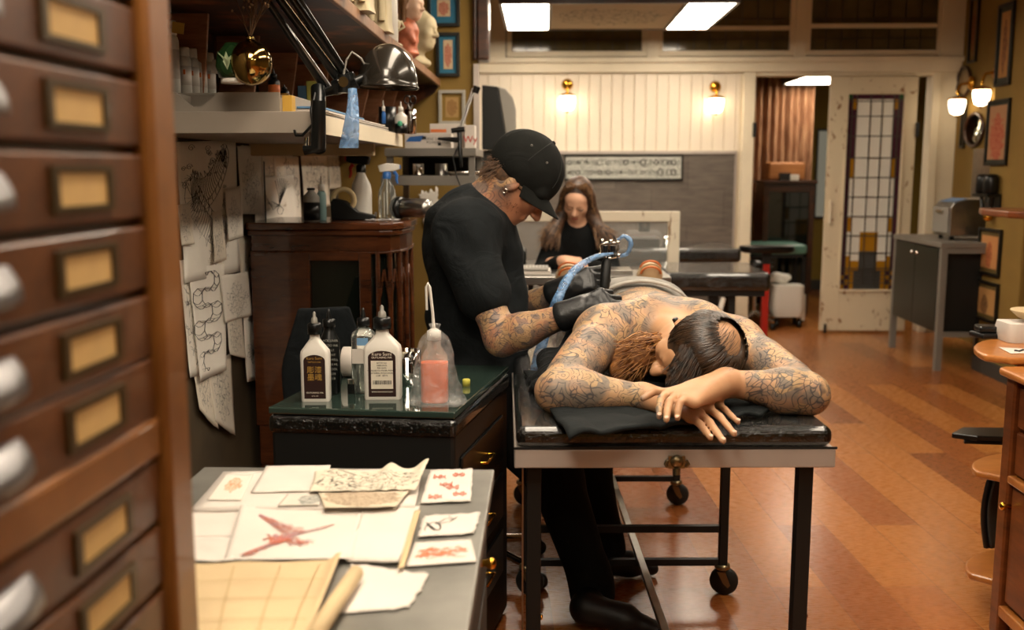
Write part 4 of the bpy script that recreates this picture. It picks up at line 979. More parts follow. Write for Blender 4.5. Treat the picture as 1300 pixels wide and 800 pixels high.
hh_ = [ell_(V3(.008,.005,.31), (.062,.062,.060), None, .02), cap_(V3(-.02,.01,.29), V3(-.045,.01,.15), .04, .032, .02), cap_(V3(0,-.045,.29), V3(-.01,-.045,.17), .016, .014, .015)]
fig.scale = (.76,.76,.76)
body('hair', hh_, mat('painted_hair', '7a5636', .5), fig, .005)
def corbel(label, px, py, w, h, mt, kind):
    p = Vector(onU(px, py)); o = thing('plaster_carving', label, 'plaster carving', tuple(p), -.1, 'plaster pieces on the top shelf')
    g = MB()
    if kind == 0:
        loft(g, [rrect(w,w*.8,.01), rrect(w*.9,w*.7,.01), rrect(w*.85,w*.7,.01), rrect(w*1.05,w*.9,.01), rrect(w*1.05,w*.9,.01)], [0,h*.1,h*.7,h*.85,h]); g.build('carved_block', mt, o)
        for k in range(3): MB().tube([(w*.3*(k-1), -w*.42, h*.12), (w*.3*(k-1), -w*.40, h*.7)], w*.1, 8).build('flute', mt, o)
    elif kind == 1:
        MB().lathe([(0,0),(w*.5,0),(w*.5,h*.08),(w*.3,h*.14),(w*.33,h*.5),(w*.48,h*.75),(w*.3,h*.85),(w*.32,h),(0,h)], n=20).build('urn_body', mt, o)
        for k in range(2):
            s = -1 if k else 1; MB().tube([(s*w*.33,0,h*.5),(s*w*.6,0,h*.6),(s*w*.45,0,h*.78)], w*.06, 8).build('urn_handle', mt, o)
    return o
corbel('cream fluted block near the front of the top shelf, partly out of frame', 452, 16, .11, .22, m['offw'], 0)
corbel('fluted cream column block in the middle of the top shelf', 477, 42, .12, .30, m['offw'], 0)
corbel('small cream urn shape between column block and figurine', 497, 60, .09, .13, m['offw'], 1)
corbel('pale cream carved block at the near end of the top shelf', 432, -6, .10, .16, m['offw'], 0)
p = Vector(onU(504, 52)); o = rb('milk_bottle', 'slim white bottle with a rounded cap behind the small urn', (p.x-.03,p.y+.03,U1), .03, .26, m['white'], m['white'], neck=.5, nz=False, tip=.15)
p = Vector(onU(490, 40)); o = thing('open_book', 'open white booklet with a red mark leaning on the top shelf', 'booklet', (p.x-.06,p.y+.05,U1), .2)
MB().box(-.05,.05,-.003,.003,0,.22,TR(ry=-.15)).build('pages', m['paper'], o); MB().box(-.01,.03,-.006,-.003,.12,.19,TR(ry=-.15)).build('red_mark', m['red'], o)
# ------------------------------------------------------------------ framed pictures
def framed(label, quad, plane, mt, frm, mount=None, fw=.018, group=None, surf='y', name='framed_picture', cat='framed picture', mw=.03, depth=.02):
    q = [P(x, y, plane) if surf == 'y' else PX(x, y, plane) for x, y in quad]
    c = sum(q, Vector())/4; n = Vector((0,-1,0)) if surf == 'y' else Vector((-1,0,0))
    w = ((q[1]-q[0]).length+(q[2]-q[3]).length)/2; h = ((q[0]-q[3]).length+(q[1]-q[2]).length)/2
    o = thing(name, label, cat, tuple(c), 0 if surf == 'y' else -PI/2, group)
    f = MB()
    f.box(-w/2, w/2, -depth, 0, h/2-fw, h/2).box(-w/2, w/2, -depth, 0, -h/2, -h/2+fw).box(-w/2, -w/2+fw, -depth, 0, -h/2+fw, h/2-fw).box(w/2-fw, w/2, -depth, 0, -h/2+fw, h/2-fw)
    f.build('frame', frm, o, bevel=.002)
    if mount:
        MB().box(-w/2+fw, w/2-fw, -.008, -.004, -h/2+fw, h/2-fw).build('mount', mount, o)
    a = w/2-fw-(mw if mount else 0); b = h/2-fw-(mw if mount else 0)
    g = MB(); g.grid(lambda u, v: (-a+2*a*u, -.010, -b+2*b*v), 1, 1); g.build('artwork', mt, o)
    return o
bk = mat('black_frame', '15140f', .35)
art = lambda n, p, i, t, r=(.5,.5,.40,.44), s=4: sketch_mat(n, p, i, s, 8, .16, r, t)
blm = mat('blue_mount', '2a6a86', .7)
framed('blue mounted flash with a red figure, cut by the top of the frame', [(543,-14),(584,-12),(584,34),(543,34)], 5.598, art('flash_a', 'c9b08c', '7a2a22', 'b8463a'), bk, blm, mw=.035, group='blue mounted flash frames')
framed('blue mounted flash with a red rose, below the cut off one', [(554,41),(584,42),(584,98),(554,97)], 5.598, art('flash_b', 'c9b08c', '7a2a22', 'b8463a'), bk, blm, mw=.022, group='blue mounted flash frames')
framed('small pale grey frame with a tan drawing on the olive partition', [(557,114),(592,115),(590,158),(557,158)], 5.598, art('flash_c', 'a88650', '6a4a26', '8a6030'), mat('pale_grey_frame', 'a09c90', .5), m['olive'], mw=.02)
# ------------------------------------------------------------------ sketches taped to the left wall
G = 'sketches taped to the left wall'
smat = [sketch_mat('wall_sketch_%s' % k, c, '2e2a26', s, b_, .08, r, None, .7) for k, c, s, b_, r in (('a','faf4e8',3,10,(.5,.5,.48,.52)),('b','f4ecdc',4,8,(.5,.5,.36,.42)),('c','faf4e8',5,7,(.5,.45,.36,.40)),('d','f0e6d4',3.5,9,(.5,.55,.4,.45)))]
wl = lambda s, a=.012: (lambda u, v: .003+a*(1-v)*(.5+.5*mnoise.noise(Vector((u*1.5, v*2, s))))+a*.6*abs(u-.5)*2*(1-v))
def wstroke(quad, strokes, parent, plane=-1.136, w=.0012, mt=None):
    q = [PX(x, y, plane) for x, y in quad]; g = MB()
    for s in strokes:
        g.tube([(q[0]*(1-u)+q[1]*u)*v+(q[3]*(1-u)+q[2]*u)*(1-v) for u, v in s], w, 5, flat=.4)
    return g.build('ink_drawing', mt or m['ink'], parent, world=True)
dq = [(222,180),(298,178),(302,345),(232,360)]
items = [
 ([(318,160),(345,165),(350,330),(322,330)], 'long narrow sketch strip low in the pile beside the bird', 'b', -1.1480),
 ([(226,330),(262,330),(275,470),(236,480)], 'long sheet with scroll linework under the dragon drawing', 'a', -1.1475),
 ([(238,430),(262,440),(272,545),(248,520)], 'narrow hanging strip at the lower left of the sketches', 'd', -1.1470),
 ([(262,455),(292,450),(294,553),(268,535)], 'lowest hanging sheet whose torn corner points down', 'b', -1.1465),
 ([(300,300),(345,300),(348,440),(310,450)], 'sheet with faint lines behind the flower drawing', 'd', -1.1460),
 ([(300,185),(330,185),(330,272),(302,272)], 'sheet with a round framed face at the top of the wall', 'c', -1.1450),
 ([(330,195),(358,195),(360,262),(332,268)], 'narrow printed strips hanging under the shelf', 'b', -1.1455),
 ([(345,190),(378,200),(380,280),(346,285)], 'pale sheet right of the bird drawing', 'a', -1.1460),
 ([(380,190),(415,188),(416,262),(384,265)], 'patterned sheet behind the mist bottle', 'b', -1.1450),
 ([(415,186),(440,186),(440,240),(415,240)], 'small patterned sheet behind the tape roll', 'd', -1.1455),
]
for qd, lab, k, pl_ in items: sheet('wall_sketch', lab, qd, 0, smat['abcd'.index(k)], 'sketch', wl(len(lab), .010), G, surf='x', plane=pl_, jag=.004)
wpap = mat('bright_sketch_paper', 'fbf5ea', .8, var=.05, vs=7)
s = sheet('dragon_sketch', 'large sheet with a coiling scaled dragon at the top left of the wall', dq, 0, wpap, 'sketch', wl(3,.004), G, surf='x', plane=-1.143)
st = []; path = []
for i in range(90):
    t = i/89; path.append(Vector((.50+.30*math.sin(t*9.2+.9)*(1-.15*t), .90-.80*t+.06*math.sin(t*18))))
LL_, RR_ = [], []
for i, p in enumerate(path):
    d = (path[min(i+1,89)]-path[max(i-1,0)]).normalized(); nn = Vector((-d.y, d.x)); w_ = .115*math.sin(PI*min(1, (i+8)/98))**.7+.01
    LL_.append(tuple(p+nn*w_)); RR_.append(tuple(p-nn*w_))
    st.append([tuple(p+nn*w_*.5), tuple(p+nn*w_*.2+d*.018), tuple(p-nn*w_*.3+d*.018), tuple(p-nn*w_)])
    if i % 2: st.append([tuple(p+nn*w_), tuple(p+nn*w_*.75+d*.012), tuple(p+nn*w_*.5)])
    if i % 3 == 0: st.append([tuple(p-nn*w_), tuple(p-nn*(w_+.05)+d*.03), tuple(p-nn*w_+d*.035)])
st += [LL_, RR_, [tuple(Vector(a_)*.5+Vector(b_)*.5) for a_, b_ in zip(LL_, path)]]
for c_x, c_y in ((.2,.72),(.85,.55),(.15,.3),(.8,.15)):
    for k in range(4): a_ = k*.6+c_x*5; st.append([(c_x,c_y),(c_x+.06*math.cos(a_),c_y+.03*math.sin(a_)),(c_x+.10*math.cos(a_+.5),c_y+.05*math.sin(a_+.5))])
rr = random.Random(1)
for k in range(34):
    cx, cy = rr.uniform(.08,.92), rr.uniform(.04,.96); r0 = rr.uniform(.02,.06); st.append([(cx+r0*(1-j/16)*math.cos(j*.7), cy+r0*.5*(1-j/16)*math.sin(j*.7)) for j in range(14)])
wstroke(dq, st, s, -1.138, .0010)
bq2 = [(330,225),(372,222),(376,280),(334,290)]
def bird():
    st = []
    for k in range(9): a = 1.2+.16*k; st.append([(.5,.4), (.5+.25*math.cos(a-.9), .4+.35*math.sin(a)), (.55+.42*math.cos(a-.6), .45+.5*math.sin(a-.5))])
    for k in range(7): a = 3.4-.12*k; st.append([(.5,.4), (.3,.5-.03*k), (.5+.42*math.cos(a), .4+.32*math.sin(a)+.1)])
    st.append([(.5,.4),(.42,.3),(.45,.22),(.55,.2),(.62,.3),(.5,.4)]); return st
s = sheet('bird_sketch', 'sheet with a bird spreading its wings, right of the round framed face', bq2, 0, wpap, 'sketch', wl(5,.006), G, surf='x', plane=-1.139); wstroke(bq2, bird(), s, -1.133, .0012)
fq = [(306,375),(345,372),(346,478),(310,485)]
def flower(cx, cy, r):
    out = []
    for k in range(6):
        a = k*PI/3+.3; b1, b2 = a-.35, a+.35
        out.append([(cx,cy),(cx+r*.7*math.cos(b1),cy+r*.4*math.sin(b1)),(cx+r*math.cos(a),cy+r*.55*math.sin(a)),(cx+r*.7*math.cos(b2),cy+r*.4*math.sin(b2)),(cx,cy)])
        out.append([(cx,cy),(cx+r*.6*math.cos(a),cy+r*.33*math.sin(a))])
    return out
s = sheet('flower_sketch', 'sheet with lilies in pen hanging lowest in the middle', fq, 0, wpap, 'sketch', wl(6,.008), G, surf='x', plane=-1.138)
wstroke(fq, flower(.45,.75,.28)+flower(.6,.5,.28)+flower(.35,.33,.25)+[[(.5,.7),(.55,.4),(.48,.1)],[(.5,.3),(.7,.2),(.62,.12),(.5,.22)]], s, -1.131, .0013)
kq = [(238,340),(284,335),(284,470),(250,485)]
s = sheet('snake_sketch', 'sheet with a curling scaly creature below the dragon', kq, 0, wpap, 'sketch', wl(8,.008), G, surf='x', plane=-1.140)
st = []; cp = [Vector((.5+.30*math.sin(i*.62), .94-.84*i/30+.04*math.sin(i*1.24))) for i in range(31)]
for i, p in enumerate(cp):
    w_ = .16*math.sin(PI*(i+3)/36); st.append([(p.x-w_,p.y),(p.x-w_*.3,p.y-.025),(p.x+w_*.3,p.y-.025),(p.x+w_,p.y)])
st += [[(p.x-.16*math.sin(PI*(i+3)/36), p.y) for i, p in enumerate(cp)], [(p.x+.16*math.sin(PI*(i+3)/36), p.y) for i, p in enumerate(cp)]]
wstroke(kq, st, s, -1.132, .0013)
mq = [(345,285),(372,288),(378,395),(355,403)]
s = sheet('moth_sketch', 'long hanging sheet with a moth above an oval, nearest the cabinet', mq, 0, wpap, 'sketch', wl(9,.010), G, surf='x', plane=-1.138)
st = [[(.5,.85),(.15,.95),(.1,.8),(.45,.78)],[(.5,.85),(.85,.95),(.9,.8),(.55,.78)],[(.5,.88),(.5,.72)]]
for r in (.36,.28,.2): st.append([(.5+r*math.cos(2*PI*i/20), .42+r*.75*math.sin(2*PI*i/20)) for i in range(21)])
wstroke(mq, st, s, -1.131, .0012)
for qd, lab, k in [([(278,350),(316,345),(318,400),(282,410)], 'small square sheet with a single circle in the middle of the wall', 'c'), ([(286,398),(306,400),(308,455),(288,450)], 'narrow sheet just left of the lilies', 'b'), ([(284,240),(304,236),(306,300),(286,306)], 'small sheet with a striped motif between dragon and bird', 'c'), ([(268,270),(280,268),(284,330),(268,335)], 'slim strip overlapping the dragon sheet', 'd'), ([(224,260),(240,258),(242,310),(226,312)], 'tiny sheet at the extreme left of the sketches', 'b')]:
    sheet('wall_sketch', lab, qd, 0, smat['abcd'.index(k)], 'sketch', wl(len(lab)+3, .008), G, surf='x', plane=-1.134, jag=.002)
s = sheet('mask_sketch', 'face shaped cut-out tracing hanging right of the display cabinet', [(531,246),(556,240),(556,286),(540,292)], 0, smat[2], 'sketch', None, G, surf='y', plane=5.59, jag=.03, n=20)
cb = MB().tube([PX(335,205,-1.10), PX(338,300,-1.10), PX(352,420,-1.10), PX(358,470,-1.10)], .003, 6).build('black_cable', m['black'], None); tag(cb, 'thin black cable hanging down over the wall sketches', 'cable')
# ------------------------------------------------------------------ massage table
TA = math.radians(2.2)
FLc = PZ(653, 572, .75)
tb = thing('massage_table', 'long treatment table with glossy black padding, metal rim and caster undercarriage', 'massage table', (FLc.x, FLc.y, 0), TA)
TW, TL = .765, 1.92
MB().box(0, TW, 0, TL, .706, .752).build('rim', m['alu'], tb, bevel=.003)
MB().box(.004, TW-.004, .006, TL-.006, .752, .803).build('pad', m['wrap'], tb, bevel=.022, seg=5)
MB().box(-.002, TW+.002, -.002, .0, .752, .758).build('rim_lip', m['black'], tb)
lt = MB(); lt.box(-.020,.020,-.008,.0,-.008,.022).build('latch', m['dbrass'], tb).location = (.385, 0, .715)
la = [c for c in tb.children if c.name.startswith('latch')][0]
g = MB(); g.lathe([(0,0),(.016,0),(.016,.006),(.007,.012),(0,.012)], (0,0,0), 16, M=TR(0,-.006,.01,rx=PI/2)); g.tube([(-.022,-.008,-.004),(-.028,-.010,.004),(-.022,-.008,.012)], .004, 8).tube([(.022,-.008,-.004),(.028,-.010,.004),(.022,-.008,.012)], .004, 8).tube([(0,-.01,-.006),(0,-.012,-.022)], .008, 8); g.build('latch_knob', m['dbrass'], la)
def sq(a, b, w=.012): return MB().tube([a, b], w*1.1, 4, smooth=False)
for x in (.048, .712):
    l_ = MB().box(x-.018, x+.018, .05, .086, .0, .706).build('leg', m['black'], tb, bevel=.002)
    bt = MB(); bt.lathe([(0,0),(.008,0),(.006,.006),(0,.006)], n=12, M=TR(x+.018,.068,.30,ry=PI/2)); bt.build('bolt', m['brass'], l_)
MB().box(.045,.70,.055,.075,.10,.125).build('front_brace', m['black'], tb)
for x in (.05, .70):
    for Y in (.86, 1.76):
        l_ = MB().box(x-.014, x+.014, Y-.014, Y+.014, .105, .706).build('leg', m['black'], tb, bevel=.002)
        c_ = MB().lathe([(.0,-.013),(.042,-.013),(.047,-.008),(.047,.008),(.042,.013),(0,.013)], n=26, M=TR(x+.010, Y+.016, .0472, ry=PI/2, rz=1.25)).build('caster_wheel', mat('rubber_wheel', '1b1c1a', .5) if 'rubber_wheel' not in bpy.data.materials else bpy.data.materials['rubber_wheel'], l_)
        f_ = MB(); f_.lathe([(.0,.112),(.024,.112),(.026,.10),(.016,.092),(.012,.088),(0,.088)], (x,Y,0), 20)
        for s_ in (-1,1): f_.prism([(-.014,.088),(.014,.088),(.03,.045),(.022,.036),(.006,.05)], .002, TR(x+s_*.018*.31, Y+s_*.018*.95+.004, 0, rz=-.32) @ Matrix.Rotation(PI/2,4,'X'))
        f_.build('caster_fork', m['dbrass'], l_)
for (x0,x1,Y,z) in ((.05,.70,.86,.235),(.05,.70,.86,.12),(.05,.70,1.76,.12),(.05,.70,1.76,.235)):
    MB().box(x0,x1,Y-.010,Y+.010,z-.011,z+.011).build('crossbar', m['black'], tb)
MB().box(.412,.437,.075,1.76,.126,.140).build('centre_rail', m['steel'], tb, bevel=.003)
MB().box(.02,.024,.10,.12,.22,.70).build('folding_stay', m['steel'], tb)
tz = .8035
def cloth_on(name, label, quad, z, mt, lift, thick=.004, n=40, cat='cloth'): 
    return sheet(name, label, quad, z, mt, cat, lift, None, thick, n=n)
nz2 = lambda u, v, s, f=3: mnoise.noise(Vector((u*f, v*f, s)))
towel = cloth_on('black_towel', 'folded black towel spread under the arms of the lying man', [(665,474),(1000,505),(968,532),(722,560)], tz+.004, cloth_mat('black_towelling', '191d1e', sc=40, bump=.4, bd=.004), lambda u, v: .005+.016*abs(nz2(u, v, 3, 5))+.008*abs(math.sin(u*13+nz2(u,v,5)*4))*(1-v), .010)
# ------------------------------------------------------------------ the lying man
man = thing('person', 'shirtless bearded man covered in tattoos lying face down with his head on crossed hands', 'person', (.38, 3.0, .80))
V = Vector
hc = V((.400, 2.585, .940)); hf = V((-.80,-.30,-.50)); hu_ = V((.34,-.92,-.06))
hp_, hq, HR = head_prims(hc, hf, hu_, 1.04)
B = list(hp_)
B += [cap_(V((.36,2.86,.945)), V((.375,2.70,.94)), .075, .062, .04),
  ell_((.372,2.99,.905), (.180,.20,.118), None, .05), ell_((.275,2.92,.945), (.105,.13,.085), None, .05), ell_((.455,2.94,.94), (.10,.13,.082), None, .05),
  cap_(V((.375,3.08,.90)), V((.335,3.40,.905)), .150, .150, .06, ((0,0,1),.72)),
  ell_((.33,3.50,.90), (.17,.17,.115), None, .05),
  cap_(V((.30,2.85,.98)), V((.20,2.80,.965)), .07, .06, .05), cap_(V((.45,2.85,.965)), V((.525,2.80,.94)), .065, .055, .05)]
eL, eR = V((.035,2.47,.853)), V((.668,2.468,.851))
sL, sR = V((.175,2.80,.945)), V((.548,2.79,.918))
wL, wR = PZ(812,503,.846), PZ(922,486,.885)
B += [cap_(sL, eL, .073, .050, .04), cap_(sR, eR, .068, .048, .04), ell_(sL, (.085,.09,.075), None, .04), ell_(sR, (.074,.085,.068), None, .04),
  cap_(sL.lerp(eL,.35)+V((0,-.01,.012)), sL.lerp(eL,.75)+V((0,-.01,.005)), .056, .046, .03), cap_(sR.lerp(eR,.35)+V((0,-.01,.008)), sR.lerp(eR,.75)+V((0,-.01,.004)), .054, .046, .03),
  cap_(eL, eL.lerp(wL,.3)+V((0,0,.004)), .047, .052, .03), cap_(eL.lerp(wL,.3)+V((0,0,.004)), wL, .052, .031, .03),
  cap_(eR, eR.lerp(wR,.3)+V((0,0,.0)), .047, .052, .03), cap_(eR.lerp(wR,.3), wR, .052, .031, .03)]
# lower hand (from the left elbow), fingers over the front edge of the pad
kz = .836
mc = [PZ(878,531,.832), PZ(889,526,.838), PZ(901,520,.842), PZ(908,514,.838)]
for k_ in mc: B.append(cap_(wL+V((.01,0,-.002)), k_, .026, .0135, .02))
B.append(cap_(wL, wL.lerp(mc[1],.6), .028, .024, .02, ((0,0,1),.8)))
tips = [PZ(902,556,.806), PZ(918,560,.804), PZ(932,551,.810), PZ(937,536,.816)]
for a_, t_, r_ in zip(mc, tips, (.0101,.0106,.0104,.0094)):
    m1 = a_.lerp(t_,.42)+V((0,0,.007)); m2 = a_.lerp(t_,.73)+V((0,0,.003)); B += finger([a_, m1, m2, t_], r_, .003)
th = [PZ(880,512,.846), PZ(903,509,.846), PZ(915,514,.842)]; B += finger(th, .0105, .006)
# upper hand, from the right elbow, gripping the other wrist
kc = [PZ(846,500,.893), PZ(858,503,.894), PZ(870,507,.892), PZ(882,512,.884)]
for k_ in kc: B.append(cap_(wR, k_, .028, .0130, .02))
B.append(cap_(wR, wR.lerp(kc[1],.6), .030, .026, .02, ((0,0,1),.8)))
ut = [PZ(837,529,.862), PZ(846,533,.862), PZ(860,531,.860)]
for a_, t_, r_ in zip([kc[0], kc[1], kc[2]], ut, (.0102,.0106,.0100)):
    m1 = a_.lerp(t_,.45)+V((-.006,-.004,.012)); m2 = a_.lerp(t_,.78)+V((-.004,-.003,.006)); B += finger([a_, m1, m2, t_], r_, .003)
ft = [kc[0]+V((0,.01,.0)), PZ(834,496,.895), PZ(824,501,.886), PZ(816,506,.880)]; B += finger(ft, .0108, .004)
# hips and legs under the trousers
for sx, ax in ((.24,.16),(.42,.46)):
    B += [cap_(V((sx,3.55,.895)), V((ax*.5+sx*.5,3.88,.87)), .085, .055, .04), cap_(V((ax*.5+sx*.5,3.88,.87)), V((ax,4.14,.875)), .055, .036, .03)]
def lie_mask(Vv):
    x, y, z = Vv[:,0], Vv[:,1], Vv[:,2]
    d = np.sqrt((x-hc.x)**2+(y-hc.y)**2+(z-hc.z)**2); mk = smoothstep(.13,.17,d)
    for w_, e_ in ((wL,eL),(wR,eR)):
        dr_ = (w_-e_).normalized(); t = (x-w_.x)*dr_.x+(y-w_.y)*dr_.y+(z-w_.z)*dr_.z
        near = (np.sqrt((x-w_.x)**2+(y-w_.y)**2) < .20) & (y < 2.60) & (t > -.01)
        mk = np.where(near, mk*(1-smoothstep(-.01,.02,t)), mk)
    dn = np.sqrt((x-.375)**2+(y-2.74)**2); mk = mk*smoothstep(.05,.10,dn)
    hand_ = (x > .27) & (x < .50) & (y < 2.50); mk = np.where(hand_ & (z < .92), mk*0, mk)
    return mk
bd_ = body('body', B, m['skin_lie'], man, .0045, lie_mask, 2)
# finger nails
for t_, p_ in list(zip(tips, mc))+list(zip(ut, kc)):
    d_ = (t_-p_).normalized(); n_ = V((0,-.2,1)); n_ = (n_-d_*n_.dot(d_)).normalized(); s_ = d_.cross(n_)
    R_ = Matrix((s_, d_, n_)).transposed()
    g = MB(); g.lathe([(0,.0012),(.0035,.001),(.005,0)], n=12, M=Matrix.Translation(t_+n_*.0075) @ R_.to_4x4() @ Matrix.Diagonal((1,1.25,1,1)))
    g.build('fingernail', mat('fingernail', 'dcae94', .3) if 'fingernail' not in bpy.data.materials else bpy.data.materials['fingernail'], man, world=True)
# hair: skull cap with bald crown plus strands
f_, l_h, u_h = frame3(hf, hu_)
def hp3(a, b, c): return hc+l_h*a+f_*b+u_h*c
RH = Matrix((l_h, f_, u_h)).transposed()
BD = V((.66,-.58,.47)).normalized(); BDl = V((BD.dot(l_h), BD.dot(f_), BD.dot(u_h)))
hr = [ell_(hp3(0,-.012,.034), (.094,.106,.108), RH, .02), ell_(hp3(.0,-.07,-.03), (.07,.05,.07), RH, .03),
      cut_(hp3(0,.205,-.065), (.12,.125,.12), RH, .015), cut_(hc+BD*.196, (.105,)*3, None, .02)]
hair = body('hair', hr, m['hair_d'], man, .005)
rr = random.Random(21); sm_ = MB()
cr = BDl.copy()
A3 = (.096,.108,.110); C3 = (0,-.012,.034)
def surf_pt(d, k=1.0): 
    s = 1/math.sqrt((d.x/A3[0])**2+(d.y/A3[1])**2+(d.z/A3[2])**2); return hp3(C3[0]+d.x*s*k, C3[1]+d.y*s*k, C3[2]+d.z*s*k)
for i in range(760):
    ax = V((rr.gauss(0,1), rr.gauss(0,1), rr.gauss(0,1))); ax = (ax-cr*ax.dot(cr)).normalized()
    if rr.random() < .35: ax = (ax*.5+V((-.6,.5,.2))); ax = (ax-cr*ax.dot(cr)).normalized()
    a0 = rr.uniform(.45,.9); a1 = a0+rr.uniform(.6,1.3); tw_ = rr.uniform(-.3,.3); pts = []; ok = True; side = cr.cross(ax)
    for j in range(8):
        a = a0+(a1-a0)*j/7; d = (cr*math.cos(a)+(ax*math.cos(tw_*j/7)+side*math.sin(tw_*j/7))*math.sin(a)).normalized()
        if d.y > .72 and d.z < .70: break
        if (d-BDl).length < .50+.12*rr.random(): continue
        if d.z < -.55: break
        pts.append(surf_pt(d, 1.0+.025*rr.random()*math.sin(PI*j/7)))
    if len(pts) > 3: sm_.tube(pts, [.0011]+[.0021]*(len(pts)-2)+[.0006], 5)
for i in range(46):   # thin hairs over the bald crown
    d0 = (BDl+V((rr.uniform(-.5,.5),rr.uniform(-.3,.3),rr.uniform(-.5,.5)))).normalized(); d1 = (d0+V((rr.uniform(-.1,.1),.45,.2))).normalized()
    r_ = .0955 if True else 0
    sm_.tube([hp3(0,-.012,.03)+(l_h*d.x+f_*d.y+u_h*d.z)*r_ for d in (d0, d0.lerp(d1,.5).normalized(), d1)], [.0004,.0007,.0004], 4)
# fringe over the brow and temple
for i in range(260):
    d0 = V((rr.uniform(-1.1,.8), .62, .62+rr.uniform(-.2,.25))).normalized(); p0 = surf_pt(d0, 1.0)
    pts = [p0]; 
    for j in range(1,6): pts.append(p0+f_*(.010*j*rr.uniform(.5,1))+V((-.004*j*rr.uniform(.2,1.2), -.002*j, -.0125*j)))
    pts = [q for q in pts if q.z > .865]
    if len(pts) > 2: sm_.tube(pts, [.0018]*(len(pts)-1)+[.0005], 5)
sm_.build('hair_strands', hair_mat('dark_brown_strands', '0f0a06', '402b18', .34), man, world=True)
# beard and long chin hair lying on the table side of the face
bp = []
ch_ = hp3(0,.05,-.095)
B0 = P(792,425,2.72); B1 = P(800,470,2.60)
bp += [cap_(ch_, P(808,455,2.62), .045, .04, .03), cap_(ch_, P(797,450,2.68), .035, .03, .03), cap_(P(797,450,2.68), P(790,470,2.64), .03, .035, .03), cap_(hp3(.05,.03,-.06), hp3(-.02,.035,-.085), .028, k=.02)]
body('beard', bp, m['hair_r'], man, .005)
bs_ = MB()
for i in range(420):
    s0 = ch_+V((rr.uniform(-.05,.03), rr.uniform(-.05,.06), rr.uniform(-.01,.05))); e0 = P(rr.uniform(776,818), rr.uniform(432,492), rr.uniform(2.56,2.70))
    mid = s0.lerp(e0,.5)+V((rr.uniform(-.01,.01), -.012, .012)); bs_.tube([s0, s0.lerp(mid,.5)+V((0,-.004,.006)), mid, mid.lerp(e0,.5)+V((0,-.006,0)), e0], [.0016,.0018,.0016,.0012,.0005], 4)
bs_.build('beard_strands', hair_mat('reddish_strands', '6a3d18', 'b07a3c', .55), man, world=True)
MB().lathe([(0,-.006),(.008,-.006),(.008,.006),(0,.006)], n=16, M=Matrix.Translation(hp3(-.084,-.004,-.040)) @ RH.to_4x4() @ Matrix.Rotation(PI/2,4,'Y')).build('ear_plug', m['blackp'], man, world=True)
# grey trousers, waistband
tp = [ell_((.33,3.53,.905), (.190,.17,.128), None, .05), cap_(V((.30,3.42,.90)), V((.36,3.42,.90)), .13, k=.05, sq=((0,0,1),.92))]
for sx, ax in ((.24,.16),(.42,.46)):
    tp += [cap_(V((sx,3.58,.90)), V((ax*.5+sx*.5,3.88,.88)), .10, .075, .05), cap_(V((ax*.5+sx*.5,3.88,.88)), V((ax,4.13,.885)), .075, .055, .04)]
tp += [cut_((.335,3.20,.93), (.5,.155,.5), None, .006)]
body('trousers', tp, cloth_mat('grey_jersey', '8f8c86', sc=30, bump=.3, bd=.006), man, .006)
wbm = MB(); wbm.grid(lambda u, v: (.335+.185*math.cos(PI*(1-u)), 3.365+.035*v-.02*abs(math.cos(PI*u)), .905+.128*math.sin(PI*u)*(1+.02*math.sin(v*PI))), 40, 6)
wbm.build('waistband', cloth_mat('pale_grey_waistband', 'a9a59e', sc=60, bump=.3, bd=.003), man, world=True, solid=.008)
def shoe_up(px, py, Y, s):
    c = P(px, py, Y); so = thing('shoe', 'tan shoe with orange bands on the '+s+' foot of the lying man', 'shoe', tuple(c), 0)
    body('upper', [ell_(c+V((0,.0,-.01)), (.050,.055,.058), None, .02), cap_(c+V((0,.02,-.02)), c+V((0,.10,-.08)), .045, .038, .03), cap_(c+V((0,.03,-.075)), c+V((0,.06,-.13)), .042, .034, .03)], mat('tan_suede', 'a98a66', .8) if 'tan_suede' not in bpy.data.materials else bpy.data.materials['tan_suede'], so, .006)
    for k in range(3):
        MB().tube([c+V((.042*math.cos(a)*1.0, -.048*math.sin(a)*.35-.018-.008*(2-k), .012+.012*k+.030*math.sin(a))) for a in [PI*i/16 for i in range(17)]], .005, 8, flat=.7).build('orange_band' if k != 1 else 'pale_band', m['orange'] if k != 1 else m['paperb'], so, world=True)
    MB().tube([c+V((.047*math.cos(a), .0+.01, -.005+.052*math.sin(a))) for a in [PI*i/16 for i in range(17)]], .010, 8).build('sole', mat('pale_rubber', 'c2ad90', .6) if 'pale_rubber' not in bpy.data.materials else bpy.data.materials['pale_rubber'], so, world=True)
shoe_up(825, 350, 4.28, 'right'); shoe_up(722, 352, 4.22, 'left')
# black jacket bunched between the artist and the arm
jk = [cap_(V((.075,2.66,.84)), V((.10,3.05,.85)), .045, .05, .04), cap_(V((.04,2.62,.835)), V((.02,2.95,.84)), .035, .04, .03), ell_((.13,2.98,.90), (.06,.09,.07), None, .04), cap_(V((.03,2.70,.83)), V((-.02,2.80,.80)), .03, .03, .03), cap_(V((-.012,2.66,.825)), V((-.03,2.75,.76)), .022, .02, .02)]
j = body('black_jacket', jk, cloth_mat('dark_jacket', '17191a', sc=18, bump=.9, bd=.02), None, .006); tag(j, 'bunched black jacket on the table edge beside the lying man, under the blue cord', 'jacket')
